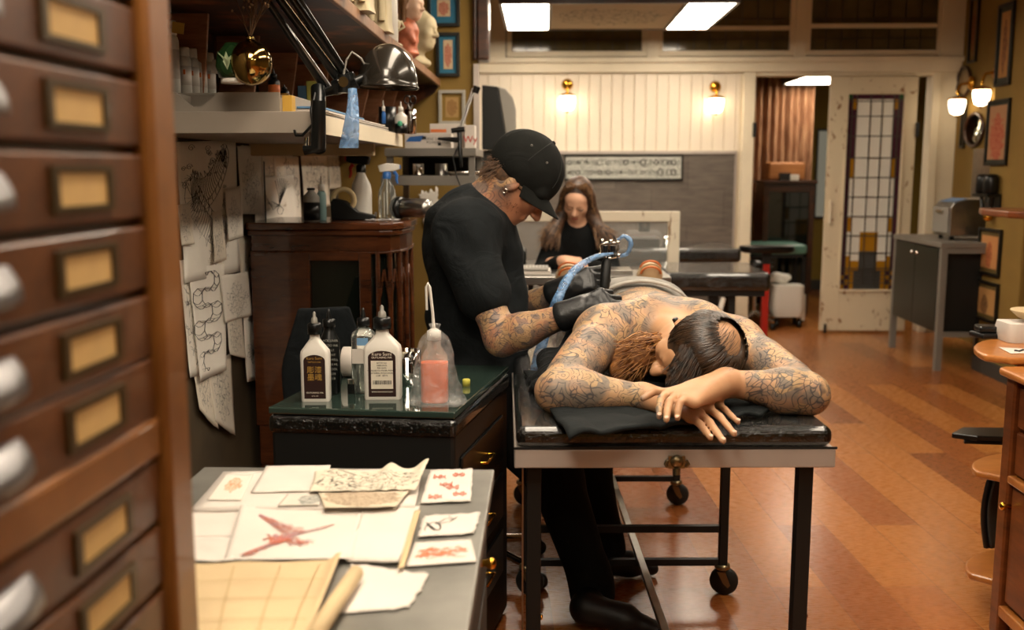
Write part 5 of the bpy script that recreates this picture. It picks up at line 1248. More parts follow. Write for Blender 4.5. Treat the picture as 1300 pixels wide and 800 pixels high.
# ------------------------------------------------------------------ the tattoo artist
art_ = thing('person', 'seated tattoo artist in black cap and black t-shirt bending over his work', 'person', (-.2, 3.32, 0))
hc2 = P(661, 233, 3.28); hf2 = V((.66,-.12,-.74)); hu2 = V((.74,0,.66))
T, q2, R2_ = head_prims(hc2, hf2, hu2, 1.06)
f2, l2, u2 = frame3(hf2, hu2)
h3 = lambda a, b, c: hc2+l2*a+f2*b+u2*c
nb = P(603, 268, 3.30)
T += [cap_(nb, h3(0,-.04,-.05), .072, .066, .04), cap_(P(598,296,3.16), P(598,296,3.44), .075, k=.05)]
sN, sF = P(585,302,3.12), P(600,300,3.50)
eN, wN = P(637,430,2.99), P(728,397,2.92)
eF, wF = P(650,395,3.50), P(713,368,3.38)
T += [cap_(sN, eN, .062, .050, .04), cap_(eN, eN.lerp(wN,.3), .050, .054, .03), cap_(eN.lerp(wN,.3), wN.lerp(eN,.06), .054, .032, .02), cap_(sF, eF, .06, .05, .04), cap_(eF, wF, .05, .034, .03)]
pel = P(606, 500, 3.32)
T += [cap_(P(598,300,3.32), P(604,400,3.32), .13, .12, .06), cap_(P(604,400,3.32), pel, .12, .14, .06)]
kN, aN = P(704,602,3.16), P(752,742,3.02)
kF, aF = P(742,585,3.40), P(768,692,3.32)
hN, hF = P(612,508,3.23), P(618,505,3.42)
for a_, b_, c_ in ((hN,kN,aN),(hF,kF,aF)): T += [cap_(a_, b_, .08, .055, .04), cap_(b_, c_, .055, .04, .03)]
def art_mask(Vv):
    p = Vv; x, y, z = p[:,0], p[:,1], p[:,2]
    face = (x-hc2.x)*f2.x+(y-hc2.y)*f2.y+(z-hc2.z)*f2.z; up = (x-hc2.x)*u2.x+(y-hc2.y)*u2.y+(z-hc2.z)*u2.z
    d = np.sqrt((x-hc2.x)**2+(y-hc2.y)**2+(z-hc2.z)**2)
    return np.where(d < .17, smoothstep(.02,-.03,face+.35*up), 1.)
body('body', T, m['skin_art'], art_, .005, art_mask, 1)
# t-shirt
c0 = P(594, 305, 3.32); c1 = P(603, 400, 3.32)
ts = [cap_(c0, c1, .165, .155, .08, ((1,0,0),.92)), cap_(P(596,296,3.14), P(596,296,3.48), .112, k=.07), cap_(c1, pel+V((0,0,.02)), .158, .165, .06), ell_(P(600,480,3.32), (.175,.20,.10), None, .05),
      cap_(sN, sN.lerp(eN,.56), .082, .088, .05), cap_(sF, sF.lerp(eF,.6), .08, .085, .05), cap_(P(604,270,3.30), P(597,288,3.3), .092, .13, .05),
      cap_(P(640,330,3.30), P(655,430,3.28), .05, .06, .06)]
nk = (h3(0,-.04,-.05)-nb).normalized(); Rn = nk.to_track_quat('Z','Y').to_matrix()
ts += [cut_(nb+nk*.110, (.10,.11,.060), Rn, .01)]
dN = (eN-sN).normalized(); Rs = dN.to_track_quat('Z','Y').to_matrix(); ts += [cut_(sN+dN*(.56*(eN-sN).length+.145), (.16,.16,.075), Rs, .006)]
dF = (eF-sF).normalized(); Rs2 = dF.to_track_quat('Z','Y').to_matrix(); ts += [cut_(sF+dF*(.6*(eF-sF).length+.145), (.13,.13,.075), Rs2, .006)]
def twarp(Vv):
    o = Vv.copy(); n = np.array([mnoise.noise(Vector((p[0]*7, p[1]*5, p[2]*9+p[0]*6))) for p in Vv]); c = np.array([c1.x, c1.y, 0])
    d = Vv-c; d[:,2] = 0; L = np.linalg.norm(d, axis=1)+1e-6; o[:, :2] += (d[:, :2]/L[:,None])*(n*.020)[:,None]; return o
body('t_shirt', ts, m['tee'], art_, .007, warp=twarp)
# trousers
tr_ = [ell_(pel, (.165,.19,.12), None, .05)]
for a_, b_, c_ in ((hN,kN,aN),(hF,kF,aF)): tr_ += [cap_(a_, b_, .115, .088, .05), cap_(b_, c_, .088, .066, .04), cap_(c_+V((-.01,0,.04)), c_+V((.0,0,-.03)), .068, .072, .02)]
body('trousers', tr_, m['trouser'], art_, .008)
for s_, hz, tz_, nm in ((aN, PZ(744,772,.075), PZ(832,798,.028), 'near'), (aF, PZ(764,712,.07), PZ(826,722,.028), 'far')):
    md = hz.lerp(tz_,.55)+V((0,0,.004)); so = [cap_(s_+V((0,0,-.02)), hz, .045, .045, .03), cap_(hz, md, .044, .045, .03), cap_(md, tz_, .043, .028, .02, ((0,0,1),.8))]
    tag(body('shoe', so, m['shoe'], None, .006), 'plain black shoe on the artist\'s '+('nearer' if nm == 'near' else 'farther')+' foot under the treatment table', 'shoe')
# gloves
def glove(wr, d, nrm, ts_, curl, ell_dir, tc=.5, spread=.05):
    d = V(d).normalized(); pr = hand(wr, d, nrm, ts_, curl, 1.2, spread, .0105, tc)
    pr += [cap_(wr-ell_dir*.035, wr+d*.03, .046, .041, .015)]
    pr += [cut_(wr-ell_dir*.085, (.07,.07,.045), ell_dir.to_track_quat('Z','Y').to_matrix(), .003)]
    return pr
g1 = body('glove', glove(wN, (.90,.18,.28), (-.15,-.82,.55), 1, (.6,.75,.9,1.0), (wN-eN).normalized(), .8), m['glove'], art_, .0035)
wF2 = wF
g2 = body('glove', glove(wF, (.88,.05,.30), (.1,-.75,.65), -1, (.55,.8,1.0,1.1), (wF-eF).normalized(), .7), m['glove'], art_, .0035)
# cap
cp_ = [ell_(h3(0,-.026,.050), (.100,.130,.116), R2_, .02), cut_(h3(0,-.01,-.090), (.16,.20,.090), R2_, .012),
       cap_(h3(-.052,.075,.026), h3(.052,.075,.026), .018, k=.02), ]
capo = body('baseball_cap', cp_, m['cap'], None, .004); tag(capo, 'black cloth baseball cap on the bending artist\'s head', 'cap')
g = MB()
def brim(u, v):
    a = (u-.5)*2.5; r0 = .104; ln = .080*math.cos((u-.5)*PI*.95)**.6; p = h3((r0-.008)*math.sin(a)*.92, -.012+(r0)*math.cos(a)*.98+ln*v, .034-.020*v-.042*(1-math.cos(a))*(1+.5*v))
    return p
g.grid(brim, 24, 8); g.build('brim', m['cap'], capo, solid=.005, bevel=.001)
sg = MB()
for k in range(6):
    a = PI*k/3; sg.tube([h3(.1005*math.cos(a)*math.cos(t), -.026+.1305*math.sin(a)*math.cos(t), .050+.1165*math.sin(t)) for t in [.15+i*.14 for i in range(11)]], .0013, 4)
sg.build('seam', mat('cap_stitching', '1f201d', .8), capo)
MB().lathe([(0,0),(.008,0),(.006,.006),(0,.007)], n=12, M=Matrix.Translation(h3(0,-.026,.165)) @ R2_.to_4x4()).build('button', m['cap'], capo)
for a in (.5, 2.2): MB().lathe([(.002,0),(.0035,0),(.0035,.0015),(.002,.0015)], n=12, M=Matrix.Translation(h3(-.0885, -.026+.05*math.cos(a), .108)) @ R2_.to_4x4() @ Matrix.Rotation(-PI/2-.3,4,'Y')).build('eyelet', m['grey'], capo)
hs = [ell_(h3(0,-.045,-.005), (.080,.075,.075), R2_, .02), cap_(h3(-.07,.0,.0), h3(-.072,.03,-.005), .014, .010, .01), cut_(h3(0,.09,-.06), (.12,.085,.12), R2_, .01), cut_(h3(0,-.02,-.135), (.14,.14,.075), R2_, .015)]
body('hair', hs, m['hair_s'], art_, .004)
rr = random.Random(31); g = MB()
for i in range(420):
    a = rr.uniform(-1.3,1.3); e = rr.uniform(-.9,.35); d = V((math.sin(a)*math.cos(e), -math.cos(a)*math.cos(e), math.sin(e)))
    p = h3(.079*d.x, -.045+.078*d.y, -.005+.076*d.z); dd = (l2*d.x+f2*d.y+u2*d.z)*.5-u2*.9+V((rr.uniform(-.3,.3),rr.uniform(-.3,.3),rr.uniform(-.3,.3)))
    g.tube([p, p+dd*.011, p+dd*.022], [.0012,.001,.0004], 4)
g.build('hair_strands', m['hair_s'], art_, world=True)
bdp = [ell_(h3(0,.025,-.03), (.0660,.0715,.0885), R2_, .02), ell_(h3(0,.055,-.086), (.038,.034,.030), R2_, .03), cut_(h3(0,.06,.075), (.2,.2,.118), R2_, .008), cut_(h3(0,-.13,-.06), (.2,.125,.2), R2_, .01)]
g = MB(); rr = random.Random(44)
for i in range(1500):
    d = V((rr.gauss(0,1), rr.gauss(0,1), rr.gauss(0,1))).normalized()
    if d.z > -.12-.25*rr.random() or d.y < -.15: continue
    p = h3(.0625*d.x, .025+.0690*d.y, -.030+.0860*d.z); o_ = l2*d.x+f2*d.y+u2*d.z
    g.tube([p, p+o_*.003-u2*.003, p+o_*.004-u2*.008], [.0007,.0006,.0002], 3)
g.build('stubble_beard', mat('short_stubble', '5c3b28', .9), art_, world=True)
MB().tube([h3(-.088,-.004+.006*math.cos(t), -.050+.007*math.sin(t)) for t in [2*PI*i/14 for i in range(15)]], .0015, 6).build('earring', m['chrome'], art_, world=True)
# stool
st_ = thing('stool', 'black rolling stool with a round seat under the artist', 'stool', (-.23, 3.37, 0))
MB().lathe([(0,0),(.15,0),(.175,.015),(.18,.04),(.165,.062),(0,.07)], (0,0,.535), 30).build('seat', m['tee'], st_)
MB().tube([(0,0,.09),(0,0,.54)], .022, 14).build('column', m['chrome'], st_)
for k in range(5):
    a = 2*PI*k/5-.62; e = V((.27*math.cos(a), .27*math.sin(a), .065)); lg = MB().tube([(0,0,.12), tuple(e*.55+V((0,0,.05))), tuple(e)], [.02,.016,.014], 10).build('leg', m['chrome'], st_)
    for s_ in (-1,1): MB().lathe([(0,-.008),(.024,-.008),(.026,0),(.024,.008),(0,.008)], n=16, M=TR(e.x+s_*.014*math.cos(a+1.3), e.y+s_*.014*math.sin(a+1.3), .0265, ry=PI/2, rz=a+1.3)).build('caster', m['blackp'], lg)
# ------------------------------------------------------------------ tattoo machine and blue sleeved cord
tm = thing('tattoo_machine', 'black grip coil tattoo machine with shiny frame held in the artist\'s glove', 'tattoo machine', tuple(P(768,345,3.26)))
A_, B_ = P(767,372,3.24), P(770,330,3.27)
axm = (B_-A_).normalized()
MB().tube([A_+axm*.0, A_+axm*.012, A_+axm*.02, B_-axm*.01, B_], [.009,.014,.0165,.0165,.012], 18).build('grip', m['black'], tm, world=True)
MB().tube([P(768,378,3.24), A_], [.001,.003], 8).build('needle_tube', m['chrome'], tm, world=True)
C_ = P(771,328,3.27); fr = MB()
fr.tube([C_+V((-.004,0,0)), C_+V((-.022,0,.008)), C_+V((-.026,0,.045)), C_+V((.0,0,.052))], .004, 8).tube([C_+V((.004,0,0)), C_+V((.028,0,.004)), C_+V((.036,0,.03)), C_+V((.034,0,.05)), C_+V((0,0,.052))], .004, 8)
fr.build('frame', m['chrome'], tm, world=True)
for s_ in (-.007,.018): MB().lathe([(.0,0),(.010,0),(.010,.003),(.0085,.004),(.0085,.028),(.010,.029),(.010,.032),(0,.032)], tuple(C_+V((s_,0,.010))), 16).build('coil', m['blackp'], tm, world=True)
for s_ in ((-.018,.058),(.010,.056),(.034,.052),(.036,.010),(-.024,.012)): MB().lathe([(0,-.006),(.006,-.006),(.007,0),(.006,.006),(0,.006)], tuple(C_+V((s_[0],-.004,s_[1]))), 10, M=None).build('screw', m['chrome'], tm, world=True)
pts = [P(783,326,3.27), P(796,322,3.27), P(801,308,3.26), P(793,300,3.27), P(784,305,3.27)]
cord = thing('machine_cord', 'machine cord in a crinkled blue plastic sleeve draped down past both gloves', 'cord', tuple(P(720,380,3.2)))
def sleeve(pts, rs, nm):
    g = MB(); k = len(pts); out = []; rr_ = []
    for i in range(k-1):
        p0 = pts[max(i-1,0)]; p1 = pts[i]; p2 = pts[i+1]; p3 = pts[min(i+2,k-1)]
        for j in range(8):
            t = j/8; out.append(.5*((2*p1)+(-p0+p2)*t+(2*p0-5*p1+4*p2-p3)*t*t+(-p0+3*p1-3*p2+p3)*t**3)); rr_.append((rs[i]*(1-t)+rs[i+1]*t)*(1+.22*mnoise.noise(Vector((i+t,3,7))*2.3)))
    out.append(pts[-1]); rr_.append(rs[-1]); g.tube(out, rr_, 14, flat=.75); return g.build(nm, m['bluefilm'], cord, world=True)
sleeve(pts, [.007,.010,.011,.010,.007], 'sleeve')
sleeve([P(778,322,3.26), P(757,326,3.24), P(738,336,3.20), P(722,352,3.12), P(709,378,3.06), P(698,405,3.07), P(690,432,3.05), P(683,455,3.02), P(680,470,2.98)], [.006,.012,.015,.017,.017,.018,.019,.020,.018], 'sleeve')
# ------------------------------------------------------------------ the woman at the back
wo = thing('person', 'seated woman with long brown hair in a black turtleneck, looking down at her hands', 'person', (.18, 5.4, 0))
hcw = P(733, 254, 5.35); hfw = V((-.18,-.86,-.48)); huw = V((-.02,-.48,.87))
Wp, qw, RW = head_prims(hcw, hfw, huw, .95, .9); fw_, lw_, uw_ = frame3(hfw, huw); h4 = lambda a, b, c: hcw+lw_*a+fw_*b+uw_*c
nbw = P(734, 290, 5.42); wr1, wr2 = P(722,330,5.12), P(742,330,5.12)
Wp += [cap_(nbw, h4(0,-.02,-.06), .05, .045, .03), cap_(P(734,300,5.44), P(736,360,5.46), .11, .10, .05), cap_(P(715,332,5.12), P(700,335,5.22), .028, .035, .02)]
Wp += hand(wr1+V((-.03,0,0)), (.85,-.25,-.10), (0,-.35,1), 1, (.5,.55,.6,.6), .95, .03, .0085, .4)
Wp += [cap_(V((.14,5.42,.62)), V((.02,5.42,.60)), .1, k=.05)]
for s_ in (-.1,.12): Wp += [cap_(V((.19+s_,5.45,.52)), V((.19+s_*1.3,5.06+.18,.50)), .075, .06, .04), cap_(V((.19+s_*1.3,5.24,.50)), V((.19+s_*1.2,5.36,.07)), .055, .04, .03)]
body('body', Wp, m['skin_w'], wo, .0045)
sw = [cap_(P(733,300,5.46), P(738,370,5.48), .135, .125, .06), cap_(P(706,306,5.44), P(764,306,5.44), .072, k=.05), cap_(nbw+V((0,0,-.03)), h4(0,-.02,-.075), .058, .053, .02),
      cap_(P(704,308,5.42), P(688,350,5.30), .062, .055, .03), cap_(P(688,347,5.30), P(709,333,5.15), .050, .036, .03), cap_(P(766,308,5.42), P(778,352,5.30), .062, .052, .03), cap_(P(778,350,5.30), P(752,338,5.16), .05, .038, .03)]
body('black_jumper', sw, cloth_mat('black_knit', '0f1112', sc=14, bump=.5, bd=.01), wo, .006)
tw_ = [ell_((.2,5.48,.60), (.19,.16,.12), None, .05)]
for s_ in (-.1,.12): tw_ += [cap_(V((.19+s_,5.45,.54)), V((.19+s_*1.3,5.24,.51)), .095, .08, .04), cap_(V((.19+s_*1.3,5.24,.50)), V((.19+s_*1.2,5.36,.09)), .075, .055, .03)]
body('trousers', tw_, m['trouser'], wo, .009)
hw = [ell_(h4(0,-.020,.030), (.082,.098,.092), RW, .02), cut_(h4(0,.115,-.03), (.062,.09,.105), RW, .012)]
for s_ in (-1,1):
    a_ = h4(.070*s_,-.005,.02); b_ = h4(.082*s_,.0,-.09); 
    hw += [cap_(a_, b_, .026, .034, .03), cap_(b_, P(733+34*s_, 305, 5.34), .034, .045, .03), cap_(P(733+34*s_, 298, 5.34), P(733+42*s_, 312, 5.33), .045, .02, .02)]
hw += [cap_(h4(0,-.09,.0), P(733,300,5.52), .06, .08, .05)]
body('long_hair', hw, m['hair_w'], wo, .005)
g = MB(); rr = random.Random(5)
for i in range(300):
    s_ = rr.choice((-1,1)); p0 = h4(rr.uniform(.0,.05)*s_, .03+rr.uniform(-.03,.03), .11); p1 = h4(.085*s_, .01+rr.uniform(-.03,.04), .0); p2 = h4((.095+rr.uniform(-.02,.02))*s_, .02, -.10); p3 = P(733+(36+rr.uniform(-14,18))*s_, 300+rr.uniform(-6,20), 5.29+rr.uniform(-.02,.04))
    g.tube([p0, p0.lerp(p1,.55)+(l2*0)+lw_*.012*s_+uw_*.012, p1, p2, p2.lerp(p3,.6)+V((0,-.01,0)), p3], [.0018,.002,.002,.002,.0018,.0006], 4)
g.build('hair_strands', hair_mat('ombre_strands', '3a2618', '8f6a44', .5), wo, world=True)
for s_ in (-1,1): MB().tube([h4(.018*s_,.083,.018), h4(.032*s_,.083,.024), h4(.046*s_,.074,.018)], [.002,.003,.0018], 6).build('eyebrow', m['hair_d'], wo, world=True)
for s_ in (-1,1): MB().tube([h4(.018*s_,.088,-.006), h4(.031*s_,.093,-.0095), h4(.045*s_,.082,-.005)], [.0015,.0028,.0018], 6).build('eyelash', m['hair_d'], wo, world=True)
MB().tube([h4(-.019,.091,-.0615), h4(-.008,.096,-.060), h4(.008,.096,-.060), h4(.019,.091,-.0615)], [.002,.0042,.0042,.002], 8).build('lips', mat('lips', 'a8574a', .4), wo, world=True)
s2 = thing('stool', 'dark stool hidden under the seated woman behind the steel workbench', 'stool', (.2, 5.5, 0))
MB().lathe([(0,0),(.16,0),(.17,.02),(.16,.045),(0,.05)], (0,0,.43), 24).build('seat', m['blackp'], s2); MB().tube([(0,0,0.02),(0,0,.43)], .03, 12).build('column', m['chrome'], s2); MB().lathe([(0,0),(.22,0),(.2,.02),(0,.03)], n=24).build('base', m['chrome'], s2)
# ------------------------------------------------------------------ metal shelving and clutter in the alcove
ms = thing('metal_shelving', 'grey metal wall desk with two levels standing before the olive partition', 'shelf unit', (-.62, 4.9, 0))
zA, zB = P(550, 188, 4.6).z, P(550, 223, 4.6).z
xa, xb = P(488, 190, 4.6).x, P(604, 190, 4.6).x
MB().box(xa, xb, 4.6, 5.2, zA-.036, zA).build('shelf_board', m['cabgrey'], ms, world=True, bevel=.002)
MB().box(xa-.02, xb, 4.6, 5.2, zB-.045, zB).build('shelf_board', m['cabgrey'], ms, world=True, bevel=.002)
MB().box(xa, xb, 5.18, 5.2, zB, zA).build('back_panel', m['black'], ms, world=True)  # black sheet painting in the dark void between the two shelves
for x in (xa+.02, xb-.02):
    for y in (4.63, 5.17): MB().box(x-.014, x+.014, y-.014, y+.014, 0, zA-.03).build('post', m['cabgrey'], ms, world=True)
def boxy(name, label, cat, x0, x1, y0, y1, z0, h, mt, bevel=.002):
    o = thing(name, label, cat, ((x0+x1)/2, (y0+y1)/2, z0)); MB().box(x0, x1, y0, y1, z0, z0+h).build('box_body', mt, o, world=True, bevel=bevel); return o
X = lambda px, Y: P(px, 190, Y).x
HH = lambda py, Y: P(650, py, Y).z
Y = 4.64
b = boxy('cardboard_box', 'long white printed glove box lying at the front of the top metal shelf', 'box', X(514,Y), X(573,Y), Y, Y+.12, zA, HH(169,Y)-zA, m['paper'])
zc = (zA+HH(169,Y))/2
text('STERILE  LATEX FREE\nPOWDER FREE', m['dgrey'], .016, TR(X(556,Y), Y-.0005, zc, rx=PI/2), b, 'printed_text', world=True)
for q4 in ((536,541,.006,.02),(556,560,-.022,-.01)): MB().box(X(q4[0],Y), X(q4[1],Y), Y-.001, Y, zc+q4[2], zc+q4[3]).build('dark_mark', m['ink'], b, world=True)
MB().prism([(0,0),(.07,0),(.085,.028),(.02,.022)], .001, TR(X(515,Y), Y, zA+.03, rx=PI/2)).build('blue_flash', m['blue'], b, world=True)
Y2 = 4.85
b = boxy('cardboard_box', 'white box with an orange stripe behind the printed glove box', 'box', X(546,Y2), X(590,Y2), Y2, Y2+.15, zA, HH(157,Y2)-zA, m['paper'])
MB().box(X(546,Y2)+.004, X(567,Y2), Y2-.001, Y2, HH(168,Y2), HH(164,Y2)).build('orange_stripe', m['orange'], b, world=True)
b = boxy('cardboard_box', 'white box with red lettering at the right end of the metal shelf', 'box', X(590,Y2-.1), X(603,Y2-.1), Y2-.1, Y2, zA, HH(160,Y2)-zA, m['paper'])
text('Wy', m['red'], .045, TR(X(597,Y2-.1), Y2-.1005, HH(178,Y2), rx=PI/2), b, 'red_lettering', world=True)
for px, lab in ((531, 'small silver can on the lower metal shelf, the shinier left one'), (560, 'darker silver tin on the lower metal shelf, right of the shiny can')):
    r_ = .027 if px == 531 else .03
    o = MB().lathe([(0,0),(r_,0),(r_,.004),(r_*.97,.006),(r_*.97,.05),(r_,.052),(r_,.056),(0,.056)], n=22).build('tin_can', m['chrome'] if px == 531 else m['steel'], None); o.location = (X(px,4.8), 4.8, zB); tag(o, lab, 'can')
Y = 4.62; o = thing('steel_tray', 'shiny steel instrument tray at the right of the lower metal shelf', 'tray', (X(590,4.75), 4.75, zB+.0005))
loft(MB(), [rrect(.13,.2,.02), rrect(.15,.22,.02)], [0,.018], cap=False).box(-.065,.065,-.1,.1,0,.002).build('tray_body', m['chrome'], o, solid=.0015)
# spring lamp in the alcove
al = thing('clamp_lamp', 'thin black and chrome arm of a spring lamp clamped to the metal shelf', 'lamp', tuple(P(586,186,4.62)))
MB().tube([P(603,112,4.66), P(586,162,4.62)], .006, 8).tube([P(600,112,4.70), P(583,162,4.66)], .004, 8).build('arm', m['steel'], al, world=True)
MB().tube([P(606,110,4.66), P(603,118,4.66)], .016, 12).build('joint', m['blackp'], al, world=True)
MB().tube([P(556,176,4.6), P(584,178,4.6)], [.006,.014], 8).tube([P(573,166,4.6), P(590,164,4.6)], .012, 8).build('clamp', m['blackp'], al, world=True)
MB().tube([P(583,162,4.62), P(584,190,4.585), P(586,212,4.585)], [.012,.010,.006], 10).build('clamp_post', m['blackp'], al, world=True)
cb2 = MB().tube([P(582,185,4.58), P(575,200,4.57), P(580,225,4.57), P(588,245,4.57)], .003, 6).build('cable', m['black'], al, world=True)
# big foreground desk lamp
dl = thing('desk_lamp', 'large black spring arm lamp with a dark metal dome shade', 'lamp', tuple(P(404,150,2.72)))
J = P(436,108,2.74); TP1 = P(338,-14,2.60)
for (a, b, c, d_, r_, mm) in ((330,-14,420,112,.006,'steel'),(346,-14,432,104,.013,'blackp'),(362,-16,440,98,.013,'blackp'),(336,-4,412,112,.011,'blackp'),(352,-14,436,100,.004,'chrome'),(376,-10,446,100,.005,'blackp')):
    MB().tube([P(a,b,2.60+.0*r_), P(c,d_,2.74)], r_*.9, 8).build('arm', m[mm], dl, world=True)
MB().tube([P(424,112,2.72), P(452,101,2.72)], [.020,.024], 14).tube([P(436,95,2.70), P(437,118,2.70)], .018, 12).tube([P(412,118,2.72), P(430,112,2.72)], [.010,.016], 10).build('joint', m['blackp'], dl, world=True)
MB().tube([P(434,104,2.69), P(436,104,2.68)], .014, 14).build('joint_knob', m['chrome'], dl, world=True)
MB().tube([P(404,112,2.72), P(404,190,2.60)], .020, 14).build('post', m['blackp'], dl, world=True)
MB().tube([P(405,128,2.60), P(404,188,2.60), P(386,191,2.60)], [.018,.020,.013], 14).build('clamp', m['blackp'], dl, world=True)
MB().tube([P(388,190,2.60), P(389,176,2.62)], .006, 8).build('clamp_screw', m['chrome'], dl, world=True)
MB().tube([P(436,96,2.72), P(440,76,2.72), P(447,66,2.72), P(458,74,2.72), P(464,84,2.74)], .0028, 8).build('cable', m['grey'], dl, world=True)
MB().tube([P(400,118,2.62), P(395,140,2.60), P(397,158,2.60), P(384,172,2.60), P(376,172,2.605), P(374,166,2.62)], .004, 8).build('lead', m['blackp'], dl, world=True)
MB().tube([P(450,104,2.72), P(466,96,2.74)], [.013,.010], 10).build('shade_neck', m['blackp'], dl, world=True)
sc_ = P(492,112,2.78); R0 = .082
prof = [(R0*1.02,0),(R0*1.05,.003),(R0,.006)]+[(R0*math.cos(a), .006+.112*math.sin(a)) for a in [PI/2*i/12 for i in range(1,12)]]+[(.004,.118)]
sh_m = mat('dark_bronze_enamel', '2e2a24', .22, .35, coat=.5)
MB().lathe(prof, n=40, M=Matrix.Translation(sc_) @ Matrix.Rotation(.03,4,'Y')).build('shade', sh_m, dl, world=True, solid=.002)
MB().lathe([(.02,.055),(.028,.03),(.022,.012),(0,.008)], n=18, M=Matrix.Translation(sc_)).build('bulb', m['white'], dl, world=True)
bc = thing('blue_cloth', 'blue plastic sleeved rag hanging from the black lamp joint', 'cloth', tuple(P(446,150,2.60)))
g = MB(); tp = [P(447,112,2.62), P(447,130,2.61), P(446,150,2.60), P(445,170,2.60), P(444,188,2.60)]
g.grid(lambda u, v: (lambda k: (tp[min(int(k),3)].lerp(tp[min(int(k),3)+1], k-min(int(k),3)) + Vector(((.010+.013*v)*math.cos(2*PI*u)*(1+.25*math.sin(6*PI*u+v*4)), .010*math.sin(2*PI*u), 0))))(v*4), 28, 20)
g.build('sleeve', m['bluefilm'], bc, world=True)
# big screen standing at the partition end
mo = thing('monitor', 'black screen in a bulky grey shell seen from the side beyond the partition', 'monitor', tuple(P(632,190,6.0)))
q = lambda px, py, Y: P(px, py, Y)
vs = [q(612,108,5.9), q(632,110,5.9), q(645,192,5.9), q(612,190,5.9), q(612,108,6.2), q(632,110,6.2), q(645,192,6.2), q(612,190,6.2)]
MB().add(vs, [(0,3,2,1),(4,5,6,7),(0,1,5,4),(2,3,7,6),(0,4,7,3),(1,2,6,5)]).build('black_side', m['black'], mo, world=True, bevel=.006)
g = MB(); ed = [(632,110),(642,113),(651,124),(655,140),(655,170),(650,192),(645,192)]
g.add([q(x,y,5.91) for x,y in ed]+[q(x,y,6.25) for x,y in ed], [tuple(range(7))[::-1], tuple(range(7,14))]+[(i,(i+1)%7,7+(i+1)%7,7+i) for i in range(7)])
g.build('grey_shell', m['grey'], mo, world=True, bevel=.01, seg=3)
pc = P(630,200,6.05); stn = thing('storage_cupboard', 'narrow dark cupboard carrying the bulky grey screen', 'cupboard', (pc.x, 6.08, 0))
MB().box(-.12,.10,-.12,.2,0,HH(190.5,5.9)).build('cupboard_body', m['dgrey'], stn, bevel=.004); MB().box(-.11,.09,-.13,-.12,.1,1.3).build('door', m['dgrey'], stn)
# ------------------------------------------------------------------ steel bench behind the lying man
bn = thing('steel_bench', 'low steel workbench across the room behind the lying man', 'workbench', (.25, 4.95, 0))
bx0, bx1 = X(632,4.8), X(856,4.8)
MB().box(bx0, bx1, 4.80, 5.16, .855, .895).build('top', m['steel'], bn, world=True, bevel=.003)
for x in (bx0+.03, bx1-.03):
    for y in (4.83, 5.13): MB().box(x-.015, x+.015, y-.015, y+.015, 0, .855).build('leg', m['cabgrey'], bn, world=True)
MB().box(bx0+.03, bx1-.03, 5.12, 5.14, .3, .33).build('crossbar', m['cabgrey'], bn, world=True)
for k, (a, b, y, z, h, lab, mt) in enumerate(((658,700,4.86,.896,.018,'closed pale instrument case on the steel bench, under the other','paper'),(660,697,4.86,.915,.012,'upper pale instrument tray lying on the case','grey'))):
    o = boxy('instrument_case', lab, 'case', X(a,y), X(b,y), y, y+.2, z, h, m[mt])
    for i in range(8): MB().box(X(a+3+i*4.4,y), X(a+5.5+i*4.4,y), y+.03, y+.16, z+h, z+h+.004).build('instrument', m['steel'] if k else m['dgrey'], o, world=True)
o = boxy('metal_tray', 'flat brushed tray on the bench between the two tan shoes', 'tray', X(770,4.9), X(806,4.9), 4.9, 5.1, .896, .02, m['steel'])
o = boxy('black_case', 'black rounded case behind the artist at the left end of the bench', 'case', X(640,5.3)-.1, X(668,5.3), 5.25, 5.5, .9, .09, m['black'], .02)
o2 = thing('side_table', 'dark side table carrying the black rounded case', 'table', (X(650,5.3), 5.4, 0)); MB().box(-.26,.13,-.2,.2,.87,.9).build('top', m['blackp'], o2)
for x in (-.23,.1):
    for y in (-.17,.17): MB().box(x-.012,x+.012,y-.012,y+.012,0,.87).build('leg', m['black'], o2)
# white distressed window frame standing behind
wf = thing('window_frame', 'freestanding worn white window frame with clear glass behind the woman', 'frame', (.35, 6.5, 0))
Y = 6.5; L0, L1 = X(640,Y), X(865,Y); zt, zb = HH(268,Y), .82
pw = X(865,Y)-X(850,Y)
MB().box(L0, L1, Y-.02, Y+.02, HH(281,Y), zt).build('top_rail', m['dist'], wf, world=True, bevel=.004)
MB().box(L1-pw, L1, Y-.02, Y+.02, 0, HH(281,Y)).build('stile', m['dist'], wf, world=True, bevel=.004)
MB().box(L0, L0+pw, Y-.02, Y+.02, 0, HH(281,Y)).build('stile', m['dist'], wf, world=True, bevel=.004)
MB().box(L0+pw, L1-pw, Y-.02, Y+.02, .55, .62).build('bottom_rail', m['dist'], wf, world=True, bevel=.004)
MB().box(L0+pw, L1-pw, Y-.003, Y+.003, .62, HH(281,Y)).build('glass_pane', mat('thin_glass', 'e8ece8', .02, alpha=.10), wf, world=True)
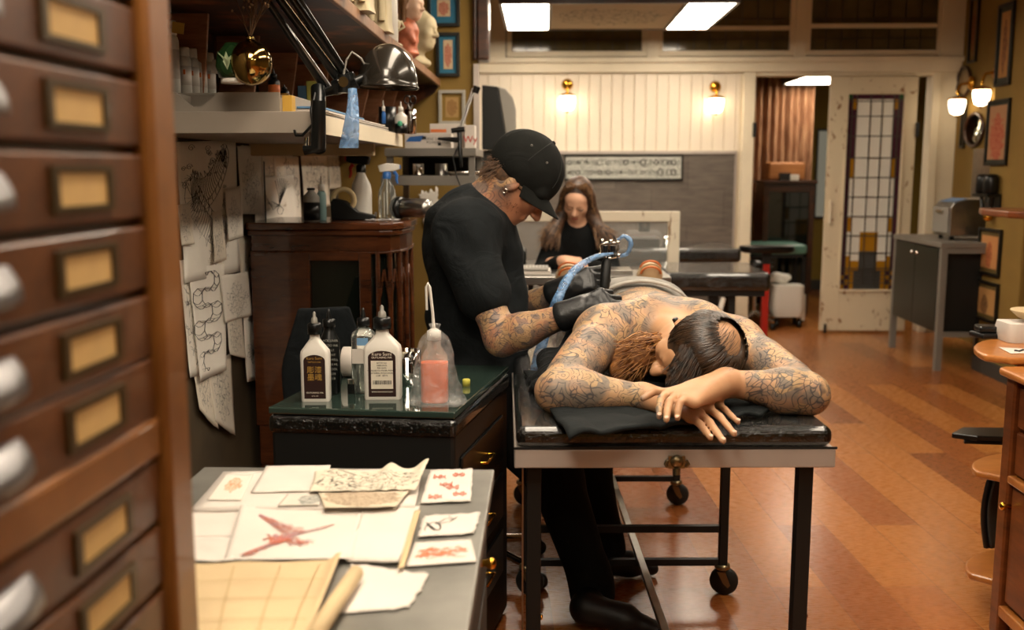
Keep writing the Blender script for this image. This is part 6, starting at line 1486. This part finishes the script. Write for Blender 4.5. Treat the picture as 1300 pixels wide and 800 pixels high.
# beds
def bed(name, label, x0, x1, y0, y1, zt, th, mt, legs, group=None):
    o = thing(name, label, 'massage table', ((x0+x1)/2, (y0+y1)/2, 0), 0, group)
    MB().box(x0, x1, y0, y1, zt-th, zt).build('pad', mt, o, world=True, bevel=.028, seg=4)
    MB().box(x0+.03, x1-.03, y0+.03, y1-.03, zt-th-.03, zt-th).build('frame', m['black'], o, world=True)
    for (x, y) in legs: MB().box(x-.018, x+.018, y-.018, y+.018, 0, zt-th-.03).build('leg', m['black'], o, world=True)
    return o
zt = .82; x0, x1 = X(848,5.74), X(986,5.74)
o = bed('massage_table', 'short black film wrapped treatment table right of the lying man\'s waist', x0, x1, 5.74, 6.42, zt, .11, m['wrap'], [(X(910,5.8),5.82),(X(936,5.8),5.82),(x0+.05,6.3),(x1-.15,6.3)])
MB().tube([P(912,400,5.7), P(919,378,5.7)], [.018,.014], 8, flat=.5).build('lever', m['white'], o, world=True)
x0, x1 = X(700,7.0), X(946,7.0)
o = bed('massage_table', 'long black film wrapped treatment table along the slate wall', x0, x1, 7.0, 7.7, .86, .10, m['wrap'], [(x0+.06,7.06),(x1-.06,7.06),(x0+.06,7.64),(x1-.06,7.64)])
o = boxy('instrument_box', 'flat black tray with a clear lid lying on the long wrapped table', 'tray', X(803,7.1), X(840,7.1), 7.1, 7.4, .861, .06, m['blackp'])
MB().box(X(801,7.1), X(842,7.1), 7.08, 7.42, .922, .965).build('clear_lid', m['film'], o, world=True)
o = cyl_item('ink_jar', 'dark round jar standing on the clear lidded tray', 'jar', 820, 7.2, .04, .10, m['dgrey'], base=(X(820,7.2), 7.2, .966))
o = cyl_item('glass_cup', 'small clear cup on the long wrapped table beside the tray', 'cup', 847, 7.2, .03, .07, m['glass'], base=(X(850,7.2), 7.2, .861))
# framed flash strip on the slate wall
Y = BY-.032
o = framed('long narrow framed strip of small black and white flash on the slate wall', [(716,196),(867,196),(867,229),(716,229)], Y, sketch_mat('flash_strip', 'd2d3c8', '202020', 22, 5, .2, (.5,.5,2,2), dark=.9), bk, None, fw=.016)
rr = random.Random(8); g = MB(); a_, b_ = P(720,199,Y-.012), P(863,226,Y-.012)
for i in range(26):
    cx = a_.x+(b_.x-a_.x)*(i+.5)/26; 
    for j in (0,1):
        cz = a_.z+(b_.z-a_.z)*(.27+.47*j); r_ = rr.uniform(.012,.026); n_ = rr.choice((3,4,5,12)); ph = rr.random()*3
        g.tube([(cx+r_*math.cos(2*PI*k/n_+ph), a_.y, cz+r_*math.sin(2*PI*k/n_+ph)*1.2) for k in range(n_+1)], rr.choice((.002,.003,.005)), 5)
g.build('flash_drawings', m['ink'], o, world=True)
# wall sconces
def sconce(label, px, py, Y, wall='y', x=None, group=None, s=1.):
    p = P(px, py, Y); o = thing('wall_sconce', label, 'wall lamp', tuple(p), 0 if wall == 'y' else -PI/2, group)
    MB().lathe([(0,0),(.045*s,0),(.048*s,.012),(.03*s,.024),(.012*s,.03),(0,.032)], (0,0,0), 24, M=TR(0,-.0,.15*s,rx=PI/2)).build('back_plate', m['brass'], o)
    MB().tube([(0,-.03,.15*s),(0,-.075*s,.14*s),(0,-.09*s,.10*s),(0,-.09*s,.07*s)], .010*s, 10).build('arm', m['brass'], o)
    MB().lathe([(.0,.075),(.03,.072),(.068,.058),(.07,.045),(.062,.045)], (0,-.09*s,0), 28).build('crown', m['brass'], o).scale = (1,1,1)
    bd_ = MB()
    bd_.lathe([(.062,.045),(.066,.02),(.060,-.02),(.048,-.06),(.02,-.075),(0,-.078)], (0,-.09*s,0), 16, smooth=False); bd_.build('crystal_shade', m['sconce'], o)
    MB().lathe([(0,-.095),(.008,-.09),(.014,-.082),(.02,-.076),(0,-.07)], (0,-.09*s,0), 14).build('finial', m['brass'], o)
    return o
sconce('lit brass sconce with crystal shade left of centre on the cream boarding', 720, 130, BY-.016, group='brass wall sconces')
sconce('lit brass sconce with crystal shade near the doorway casing', 907, 133, BY-.016, group='brass wall sconces')
# ------------------------------------------------------------------ arm rest stand, trolley and room beyond
rp = thing('armrest_stand', 'red steel post with black base and padded black arm rest', 'stand', (X(978,7.6), 7.6, 0))
MB().box(-.024,.024,-.024,.024,.05,.72).build('post', m['red'], rp); MB().box(-.10,.13,-.12,.12,0,.05).build('base', m['black'], rp, bevel=.006)
loft(MB(), [rrect(.36,.16,.07), rrect(.42,.2,.09), rrect(.40,.18,.08)], [.785,.80,.835]).build('arm_pad', m['blackp'], rp)
MB().box(-.03,.03,-.03,.03,.70,.79).build('pad_bracket', m['black'], rp)
gb_ = bed('massage_table', 'green padded treatment table in the room beyond the doorway', X(944,9.2), X(1031,9.2), 9.2, 9.7, P(990,311,9.2).z, .09, m['teal'], [(X(1026,9.3),9.3),(X(950,9.3),9.3),(X(1026,9.3),9.6)])
bs3 = thing('swivel_stool', 'chrome five star stool base in the far doorway', 'stool', (X(965,8.9), 8.95, 0))
for k in range(5):
    a = 2*PI*k/5+.3; lg = MB().tube([(0,0,.14),(.24*math.cos(a),.24*math.sin(a),.07)], [.02,.014], 8).build('leg', m['chrome'], bs3)
    MB().lathe([(0,-.014),(.028,-.014),(.03,0),(.028,.014),(0,.014)], n=14, M=TR(.24*math.cos(a),.24*math.sin(a),.032,ry=PI/2,rz=a)).build('caster', m['blackp'], lg)
MB().tube([(0,0,.14),(0,0,.55)], .024, 10).build('column', m['chrome'], bs3); MB().lathe([(0,0),(.16,0),(.17,.03),(0,.06)], (0,0,.55), 20).build('seat', m['blackp'], bs3)
tr2 = thing('trolley', 'white plastic trolley on casters in the far doorway', 'trolley', (X(1006,9.0), 9.0, 0))
loft(MB(), [rrect(.24,.22,.04), rrect(.28,.25,.05), rrect(.27,.24,.05)], [.10,.16,.38]).build('bin_body', m['white'], tr2); MB().box(.12,.16,-.06,.06,.06,.30).build('side_box', m['white'], tr2, bevel=.01)
for x in (-.1,.1):
    for y in (-.08,.08): MB().lathe([(0,-.014),(.034,-.014),(.034,.014),(0,.014)], n=14, M=TR(x,y,.035,ry=PI/2)).tube([(x,y,.035),(x,y,.11)], .008, 6).build('caster', m['blackp'], tr2)
g = thing('plastic_bag', 'crumpled white bag on top of the white trolley', 'bag', (X(1000,9.0), 9.05, .381)); rr = random.Random(3)
c_ = Vector((X(1000,9.0), 9.05, .41)); body('bag_body', [ell_(c_+Vector((rr.uniform(-.06,.06),rr.uniform(-.05,.05),rr.uniform(-.01,.05))), (.05,.045,.035), None, .01) for k in range(8)], m['white'], g, .008)
# curtain
Y = 10.25; g = MB(); cx0, cx1 = X(938,Y), X(1030,Y)
g.grid(lambda u, v: (cx0+(cx1-cx0)*u, Y+.035*math.sin(u*62)+.015*math.sin(u*23+1), .04+2.85*v), 160, 6)
cm = NT('pinkish_curtain'); v_ = cm.coords((14,1,1)); cm.l(cm.ramp(cm.noise(v_, 5, 4), [(.35,'6e4a30'),(.5,'92684a'),(.68,'b08a66')]), cm.b.inputs['Base Color']); cm.b.inputs['Roughness'].default_value = .8
o = g.build('curtain', cm.m, None, solid=.004); tag(o, 'floor length brownish pink striped curtain in the room beyond', 'curtain')
rl_ = MB().tube([(cx0-.1,Y,2.9),(cx1+.1,Y,2.9)], .014, 10).build('curtain_rail', m['wooddk'], None); tag(rl_, 'dark rail carrying the striped curtain', 'curtain rail')
# dark glazed cabinet with box
Y = 9.75; x0, x1 = X(972,Y), X(1037,Y); zt = HH(233,Y)
dc = thing('display_cabinet', 'dark glazed cabinet on legs in front of the striped curtain', 'cabinet', ((x0+x1)/2, Y+.2, 0))
MB().box(x0, x1, Y+.02, Y+.4, .22, zt).build('carcass', m['wooddk'], dc, world=True, bevel=.004)
fm = MB().box(x0, x0+.05, Y, Y+.02, .22, zt-.02).box(x1-.05, x1, Y, Y+.02, .22, zt-.02).box(x0+.05, x1-.05, Y, Y+.02, zt-.08, zt-.02).box(x0+.05, x1-.05, Y, Y+.02, .22, .30); fm.build('door_frame', m['wooddk'], dc, world=True, bevel=.003)
MB().box(x0+.05, x1-.05, Y+.012, Y+.02, .30, zt-.08).build('glass_pane', m['glassd'], dc, world=True)
MB().box(x0-.02, x1+.02, Y-.02, Y+.42, zt, zt+.03).build('top', m['wooddk'], dc, world=True, bevel=.004)
for x in (x0+.03,x1-.03):
    for y in (Y+.04,Y+.37): MB().tube([(x,y,.22),(x,y,.0)], [.022,.014], 8).build('leg', m['wooddk'], dc, world=True)
o = boxy('brown_case', 'orange brown leather case standing on the dark glazed cabinet', 'case', X(980,Y), X(1027,Y), Y+.1, Y+.3, zt+.031, HH(206,Y)-zt-.03, wood('tan_case', '8a5326', 'a9703c', .5), .02)
o = boxy('small_black_box', 'small black gadget in front of the leather case', 'box', X(992,Y), X(1006,Y), Y+.01, Y+.07, zt+.031, .07, m['black'])
o = boxy('small_white_box', 'small white card box beside the black gadget', 'box', X(1005,Y), X(1016,Y), Y+.0, Y+.07, zt+.031, .055, m['white'])
# mirror on far wall
o = thing('wall_mirror', 'tall framed mirror or window on the far wall beside the door leaf', 'mirror', (X(1046,11.78), 11.78, 1.5))
Y = 11.79; MB().box(X(1036,Y), X(1075,Y), Y-.03, Y, HH(277,Y), HH(164,Y)).build('frame', m['dgrey'], o, world=True, bevel=.004)
MB().box(X(1038,Y), X(1073,Y), Y-.034, Y-.03, HH(274,Y), HH(167,Y)).build('mirror_glass', mat('mirror', 'b8bcb8', .08, 1), o, world=True)
# ------------------------------------------------------------------ right side: steel cabinet, pier pictures
gc = thing('steel_cabinet', 'dark steel cabinet on a pale metal frame against the right wall', 'cabinet', (3.0, 7.45, 0))
cx0, cx1, cy0, cy1, cz = 2.77, 3.49, 7.0, 7.95, .905
MB().box(cx0-.01, cx1, cy0-.01, cy1, cz-.035, cz).build('top', m['cabgrey'], gc, world=True, bevel=.003)
MB().box(cx0+.02, cx1-.02, cy0+.06, cy1-.02, .27, cz-.035).build('carcass', m['black'], gc, world=True)
for (x, y) in ((cx0+.02, cy0+.015), (cx0+.02, cy1-.02), (cx1-.03, cy0+.015), (cx1-.03, cy1-.02)): MB().box(x-.022, x+.022, y-.022, y+.022, 0, cz-.035).build('leg', m['cabgrey'], gc, world=True, bevel=.002)
MB().box(cx0+.04, cx1-.05, cy0+.0, cy0+.03, .24, .275).build('lower_rail', m['cabgrey'], gc, world=True); MB().box(cx0+.04, cx1-.05, cy0, cy0+.03, cz-.075, cz-.035).build('upper_rail', m['cabgrey'], gc, world=True)
for a, b in ((cy0+.05, 7.49), (7.495, cy1-.04)):
    d = MB().box(cx0+.0, cx0+.02, a, b, .27, cz-.045).build('door', mat('greenish_black_panel', '23241d', .35) if 'greenish_black_panel' not in bpy.data.materials else bpy.data.materials['greenish_black_panel'], gc, world=True, bevel=.003)
    yy = 7.44 if a < 7.2 else 7.54
    MB().lathe([(0,0),(.012,0),(.014,.006),(.010,.018),(0,.02)], n=14, M=TR(cx0, yy, .80, ry=-PI/2)).build('knob', m['chrome'], d, world=True)
au = thing('autoclave', 'small steel steriliser with a blue control panel on the steel cabinet', 'steriliser', (3.1, 7.35, cz))
x0 = 2.90
pf = [(0,.03),(0,.235),(.025,.27),(.12,.295),(.42,.295),(.42,.03)]
MB().prism(pf, .30, TR(x0, 7.52, cz, rx=PI/2)).build('casing', m['steel'], au, world=True, bevel=.008)
MB().box(x0-.012, x0+.0, 7.23, 7.51, cz+.05, cz+.235).build('door', m['grey'], au, world=True, bevel=.006)
MB().box(x0-.03, x0-.012, 7.30, 7.42, cz+.19, cz+.215).build('handle', m['chrome'], au, world=True, bevel=.006)
MB().add([(x0+.03,7.235,cz+.2745),(x0+.12,7.235,cz+.2975),(x0+.12,7.505,cz+.2975),(x0+.03,7.505,cz+.2745)], [(0,1,2,3)]).build('control_panel', mat('blue_panel', '4a78a8', .4), au, world=True, solid=.003)
for (dx, dy) in ((.04,.05),(.04,.25),(.38,.05),(.38,.25)): MB().lathe([(0,0),(.016,0),(.016,.03),(0,.03)], (x0+dx, 7.22+dy, cz), 10).build('foot', m['blackp'], au, world=True)
sp = thing('splashback', 'brushed steel sheet fixed on the right wall above the steriliser', 'splashback', (3.49, 7.6, 1.3))
MB().box(3.488, 3.4995, 7.1, 8.3, .95, 1.57).build('steel_sheet', m['steel'], sp, world=True)
MB().box(3.40, 3.488, 7.24, 7.30, 1.40, 1.52).tube([(3.42,7.27,1.48),(3.33,7.27,1.49)], .012, 8).tube([(3.44,7.27,1.40),(3.44,7.27,1.22)], .01, 8).build('soap_dispenser', m['chrome'], sp, world=True)
G = 'pictures on the right wall'
def xframe(label, quad, x, mt, frm=bk, mount=None, fw=.02, mw=.03):
    return framed(label, quad, x, mt, frm, mount, fw, G, 'x', mw=mw)
art = lambda n, p, i, t, r=(.5,.5,.40,.44), s=4: sketch_mat(n, p, i, s, 8, .16, r, t)
def xf(label, px0, px1, py0, py1, x, *a, **k):
    """frame on a wall of constant x: spans two depths, heights taken at its nearer edge (px1)"""
    n0 = PX(px1, py0, x); n1 = PX(px1, py1, x); f0 = PX(px0, 200, x)
    c = Vector((x, (n0.y+f0.y)/2, (n0.z+n1.z)/2)); w = f0.y-n0.y; h = n0.z-n1.z
    o = thing('framed_picture', label, 'framed picture', tuple(c), -PI/2, G); fw = k.get('fw', .02); frm = a[1] if len(a) > 1 else bk
    f = MB(); f.box(-w/2,w/2,-.02,0,h/2-fw,h/2).box(-w/2,w/2,-.02,0,-h/2,-h/2+fw).box(-w/2,-w/2+fw,-.02,0,-h/2+fw,h/2-fw).box(w/2-fw,w/2,-.02,0,-h/2+fw,h/2-fw); f.build('frame', frm, o, bevel=.002)
    mw = k.get('mw', .03)
    if k.get('mount'): MB().box(-w/2+fw,w/2-fw,-.008,-.003,-h/2+fw,h/2-fw).build('mount', k['mount'], o)
    a_, b_ = w/2-fw-mw*.8, h/2-fw-mw; g = MB(); g.grid(lambda u, v: (-a_+2*a_*u, -.010, -b_+2*b_*v), 1, 1); g.build('artwork', a[0], o); return o
dm = mat('dark_green_mount', '2c2e22', .7); 
xf('large dark frame with two dark flowers at the top of the right pier', 1258, 1291, 0, 106, 3.078, art('flower_print', 'a8763a', '2e1a12', '6e3a20', (.5,.5,.3,.45)), mount=dm, mw=.035)
xf('dark frame with a red tiger-like print below the flower picture', 1252, 1285, 124, 210, 3.078, art('red_print', 'a67a55', '8a2a1a', 'b04a30', (.5,.4,.4,.5)), mount=dm, mw=.02)
xf('small dark frame with an orange figure under the black holder', 1252, 1274, 292, 354, 3.078, art('figure_print', 'c0854e', '3a1a10', 'b04a1e', (.5,.4,.2,.4)), mount=m['olived'], mw=.03)
xf('lowest small dark frame with a dark tree print on the right pier', 1248, 1270, 361, 414, 3.078, art('tree_print', 'b98a50', '2a1c10', '6a4020', (.5,.35,.2,.35)), mount=m['olived'], mw=.03)
xf('tall dark frame with a pale figure high on the far right wall', 1222, 1246, -6, 77, 3.498, art('tall_print', '8a6a3a', '3a2a18', 'a0402a'))
xf('narrow dark frame with a small orange figure behind the lit wall lamp', 1219, 1229, 128, 188, 3.498, art('narrow_print', 'c2a672', '6a4a2a', 'c06a30'))
def oval(label, px, py, w, h, mt):
    p = PX(px, py, 3.498); o = thing('oval_frame', label, 'oval frame', tuple(p), -PI/2, 'oval frames on the right wall')
    MB().tube([(w/2*math.cos(a), -.01, h/2*math.sin(a)) for a in [2*PI*i/28 for i in range(29)]], .014, 8).build('frame', m['wooddk'], o)
    MB().lathe([(0,0),(1,0)], n=28, M=TR(rx=PI/2) @ Matrix.Diagonal((w/2,h/2,1,1))).build('inset', mt, o, solid=.006)
    return o
oval('oval frame with a pale portrait above the narrow framed figure', 1225, 104, .26, .24, m['paperb']); oval('oval mirror beside the narrow framed figure', 1238, 165, .34, .26, mat('pale_mirror', 'b0b4a8', .1, 1))
sconce('lit brass wall lamp with a wide crystal shade on the far right wall', 1232, 134, PX(1234,134,3.49).y, 'x', s=1.2)
sconce('lit brass wall lamp partly hidden behind the right pier', 1264, 122, PX(1262,122,3.49).y, 'x', s=1.2)
# black holder on the pier
p = PX(1262, 246, 3.078); ho = thing('bottle_holder', 'black wall bracket holding two rounded bottles on the right pier', 'holder', tuple(p), -PI/2)
MB().box(-.12,.12,-.10,0,-.02,.0).box(-.12,.12,-.012,0,-.12,.0).build('bracket', m['blackp'], ho, bevel=.004)
for s_ in (-.06,.06): MB().lathe([(0,0),(.042,0),(.048,.02),(.048,.10),(.04,.13),(0,.135)], (s_,-.052,.0), 20).build('black_bottle', m['blackp'], ho)
MB().tube([(-.08,-.05,-.02),(-.03,-.06,-.10),(.02,-.05,-.16),(.05,-.04,-.12),(.09,-.05,-.02)], .012, 8).build('hanging_strap', m['blackp'], ho)
MB().lathe([(0,-.02),(.03,-.01),(.034,.02),(.02,.05),(0,.055)], (.02,-.04,-.17), 14).build('amber_end', m['brass'], ho)
# wooden shelf tip beyond pier
o = thing('corner_shelf', 'small orange wood shelf entering at the right edge above the bowl', 'shelf', (2.5, 5.3, 1.2))
v0, v1, v2 = P(1280,268,5.0), P(1330,276,5.0), P(1330,290,5.0)
zz = v0.z
MB().prism([(v0.x,5.0),(v0.x+.05,4.9),(3.3,4.85),(3.3,5.5),(v0.x+.05,5.45),(v0.x,5.3)], .035, TR(0,0,zz-.035)).build('shelf_board', m['cab'], o, world=True, bevel=.008)
MB().box(3.22,3.3,5.0,5.1,zz-.2,zz-.035).build('bracket', m['cab'], o, world=True)
# ------------------------------------------------------------------ right foreground cabinet
fx, fy = 1.395, 2.95
rc = thing('wooden_cabinet', 'varnished cherry cabinet with brass knobs at the right edge of the frame', 'cabinet', (1.7, 2.4, 0))
MB().box(fx+.012, 2.1, 1.5, fy, .06, .80).build('carcass', m['cab'], rc, world=True)
MB().prism([(fx-.03,1.45),(fx-.03,fy+.02),(fx-.01,fy+.04),(2.12,fy+.04),(2.12,1.45)], .024, TR(0,0,.80)).build('top', m['cabtop'], rc, world=True, bevel=.010, seg=3)
MB().box(fx+.06, 2.0, 1.5, 2.86, .824, .828).build('leather_inset', mat('green_leather', '26382c', .5), rc, world=True)
MB().box(fx-.012, fx+.03, fy-.05, fy+.006, .0, .80).build('corner_post', m['cab'], rc, world=True, bevel=.006)
for (z0, z1) in ((.66,.78),(.52,.645)):
    d = MB().box(fx-.002, fx+.014, 1.9, fy-.06, z0, z1).build('drawer', m['cab'], rc, world=True, bevel=.005)
    MB().lathe([(0,0),(.008,0),(.006,.01),(.014,.018),(.012,.028),(0,.03)], n=16, M=TR(fx-.002, 2.4, (z0+z1)/2, ry=-PI/2)).build('knob', m['brass'], d, world=True)
MB().box(fx-.016, fx+.02, 1.5, fy-.05, .488, .512).build('waist_moulding', m['cabtop'], rc, world=True, bevel=.006)
d = MB().box(fx-.002, fx+.014, 2.15, fy-.06, .12, .48).build('door', m['cab'], rc, world=True, bevel=.005)
kp = PX(1283, 643, fx-.002); MB().lathe([(0,0),(.007,0),(.005,.012),(.013,.02),(.011,.03),(0,.032)], n=18, M=TR(fx-.002, kp.y, kp.z, ry=-PI/2)).build('knob', m['brass'], d, world=True)
k2 = PX(1282, 602, fx-.002); MB().lathe([(0,0),(.006,0),(.006,.002),(0,.003)], n=12, M=TR(fx-.002, k2.y, k2.z, ry=-PI/2)).build('keyhole', m['brass'], d, world=True)
MB().box(fx-.014, fx+.02, 1.5, fy-.05, .07, .105).build('plinth_moulding', m['cabtop'], rc, world=True, bevel=.006)
# rounded corner shelves beyond it
def qshelf(z, r, nm='shelf_board', par=None):
    pts = [(2.1,fy+.045)]+[(fx+.02+ (0), fy+.045)]+[(fx+.30-(.30-.02+.06)*math.cos(a), fy+.10+r*math.sin(a)) for a in [PI/2*i/10 for i in range(11)]]+[(2.1, fy+.10+r)]
    return MB().prism(pts, .022, TR(0,0,z)).build(nm, m['cabtop'], par, world=True, bevel=.008, seg=3)
rs = thing('corner_shelf_unit', 'rounded open end shelves in honey wood joined behind the cherry cabinet', 'shelf unit', (1.75, 3.15, 0))
tip = PZ(1234, 431, .84)
qshelf(.825, .36, par=rs); qshelf(.455, .24, par=rs); qshelf(.12, .24, par=rs)
MB().box(1.9, 2.1, fy+.06, fy+.3, 0, .825).build('upright', m['cab'], rs, world=True); MB().tube([(fx+.07,fy+.09,0),(fx+.07,fy+.09,.825)], .014, 12).build('spindle', m['cabtop'], rs, world=True)
o = thing('black_wallet', 'stack of two black leather wallets on the rounded shelf', 'wallet', tuple(PZ(1257,428,.848)))
c = PZ(1257,428,.848)
MB().box(-.055,.055,-.04,.04,0,.018,TR(rz=.2)).build('lower_wallet', m['shoe'], o, bevel=.006); MB().box(-.045,.04,-.035,.035,.0185,.040,TR(rz=-.1)).build('upper_wallet', m['blackp'], o, bevel=.006)
c = PZ(1290,432,.848); o = thing('white_box', 'white rounded carton beside the wallets under the bowl', 'carton', (c.x+.02, c.y, .848)); loft(MB(), [rrect(.14,.12,.02), rrect(.15,.13,.025), rrect(.14,.12,.025)], [0,.03,.062]).build('carton_body', m['paper'], o)
o = thing('bowl', 'shallow cream bowl with a red inside resting on the white carton', 'bowl', (c.x+.06, c.y, .912)); MB().lathe([(0,.004),(.03,.0),(.055,.012),(.08,.034),(.078,.038),(.05,.018),(0,.010)], n=30).build('bowl_body', m['paperb'], o); MB().lathe([(0,.012),(.04,.016)], n=24).build('red_inside', m['red_i'], o)
q_ = [(1268,441),(1310,443),(1318,448),(1283,449)]
o = sheet('small_card', 'small white card with a dark mark lying on the rounded shelf', q_, .8485, m['paper'], 'card', None, None)
MB().tube([PZ(1288,445,.8505), PZ(1294,446,.8505), PZ(1299,444,.8505)], .003, 6).build('dark_mark', m['ink'], o, world=True)
c = PZ(1250, 562, .478); o = thing('black_tray', 'black moulded tray sticking out over the middle rounded shelf', 'tray', (c.x+.02, c.y, .4775))
MB().prism([(-.10,0),(.12,-.02),(.14,.10),(-.06,.10)], .012, TR(0,-.02,.0)).prism([(-.13,.03),(-.06,-.01),(.12,-.03),(.13,.11),(-.06,.11)], .02, TR(0,-.02,.012)).build('tray_body', m['blackp'], o, bevel=.004)
c = PZ(1256, 700, .145); o = thing('leather_folder', 'tall black folder with a silver top edge standing on the lowest rounded shelf', 'folder', (c.x+.03, c.y+.03, .1425), -.1)
g = MB(); g.grid(lambda u, v: (-.03+.05*u-.018*math.sin(PI*v)*(1-u*.4), .03*u, .265*v), 6, 14); g.build('leather_cover', m['shoe'], o, solid=.012)
g = MB(); g.grid(lambda u, v: (-.012+.05*u-.018*math.sin(PI*v)*(1-u*.4), .0+.03*u, .265*v), 6, 14); g.build('inner_cover', m['dgrey'], o, solid=.006)
MB().box(-.045,.03,-.006,.035,.262,.282).build('silver_edge', m['steel'], o, bevel=.004)
# ------------------------------------------------------------------ lighting
light_box('ceiling_light', 'long added light box above the massage table, unseen overhead', -.2, 1.6, 1.5, 3.3, 2.62, wl=.36)  # unseen lamp, added for the key light from above
light_box('ceiling_light', 'added light box near the middle of the shop, unseen overhead', .1, 1.6, 4.2, 5.4, 2.62, wl=.31, em=m['emit2'])  # unseen lamp, added to brighten the back of the shop
light_box('ceiling_light', 'added light box over the card catalogue, unseen, lighting the wall sketches', -.56, -.05, .2, 1.3, 2.62, mid=False, em=m['emit2'])  # unseen lamp, added to brighten the sketches under the wall shelf
light_box('ceiling_light', 'added light box behind the camera, unseen', .6, 2.2, -1.7, -.7, 2.62, wl=.31)  # unseen lamp, added as fill from behind the camera
w = bpy.data.worlds.new('world'); S.world = w; w.use_nodes = True
w.node_tree.nodes['Background'].inputs[0].default_value = (1,.85,.65,1); w.node_tree.nodes['Background'].inputs[1].default_value = .4
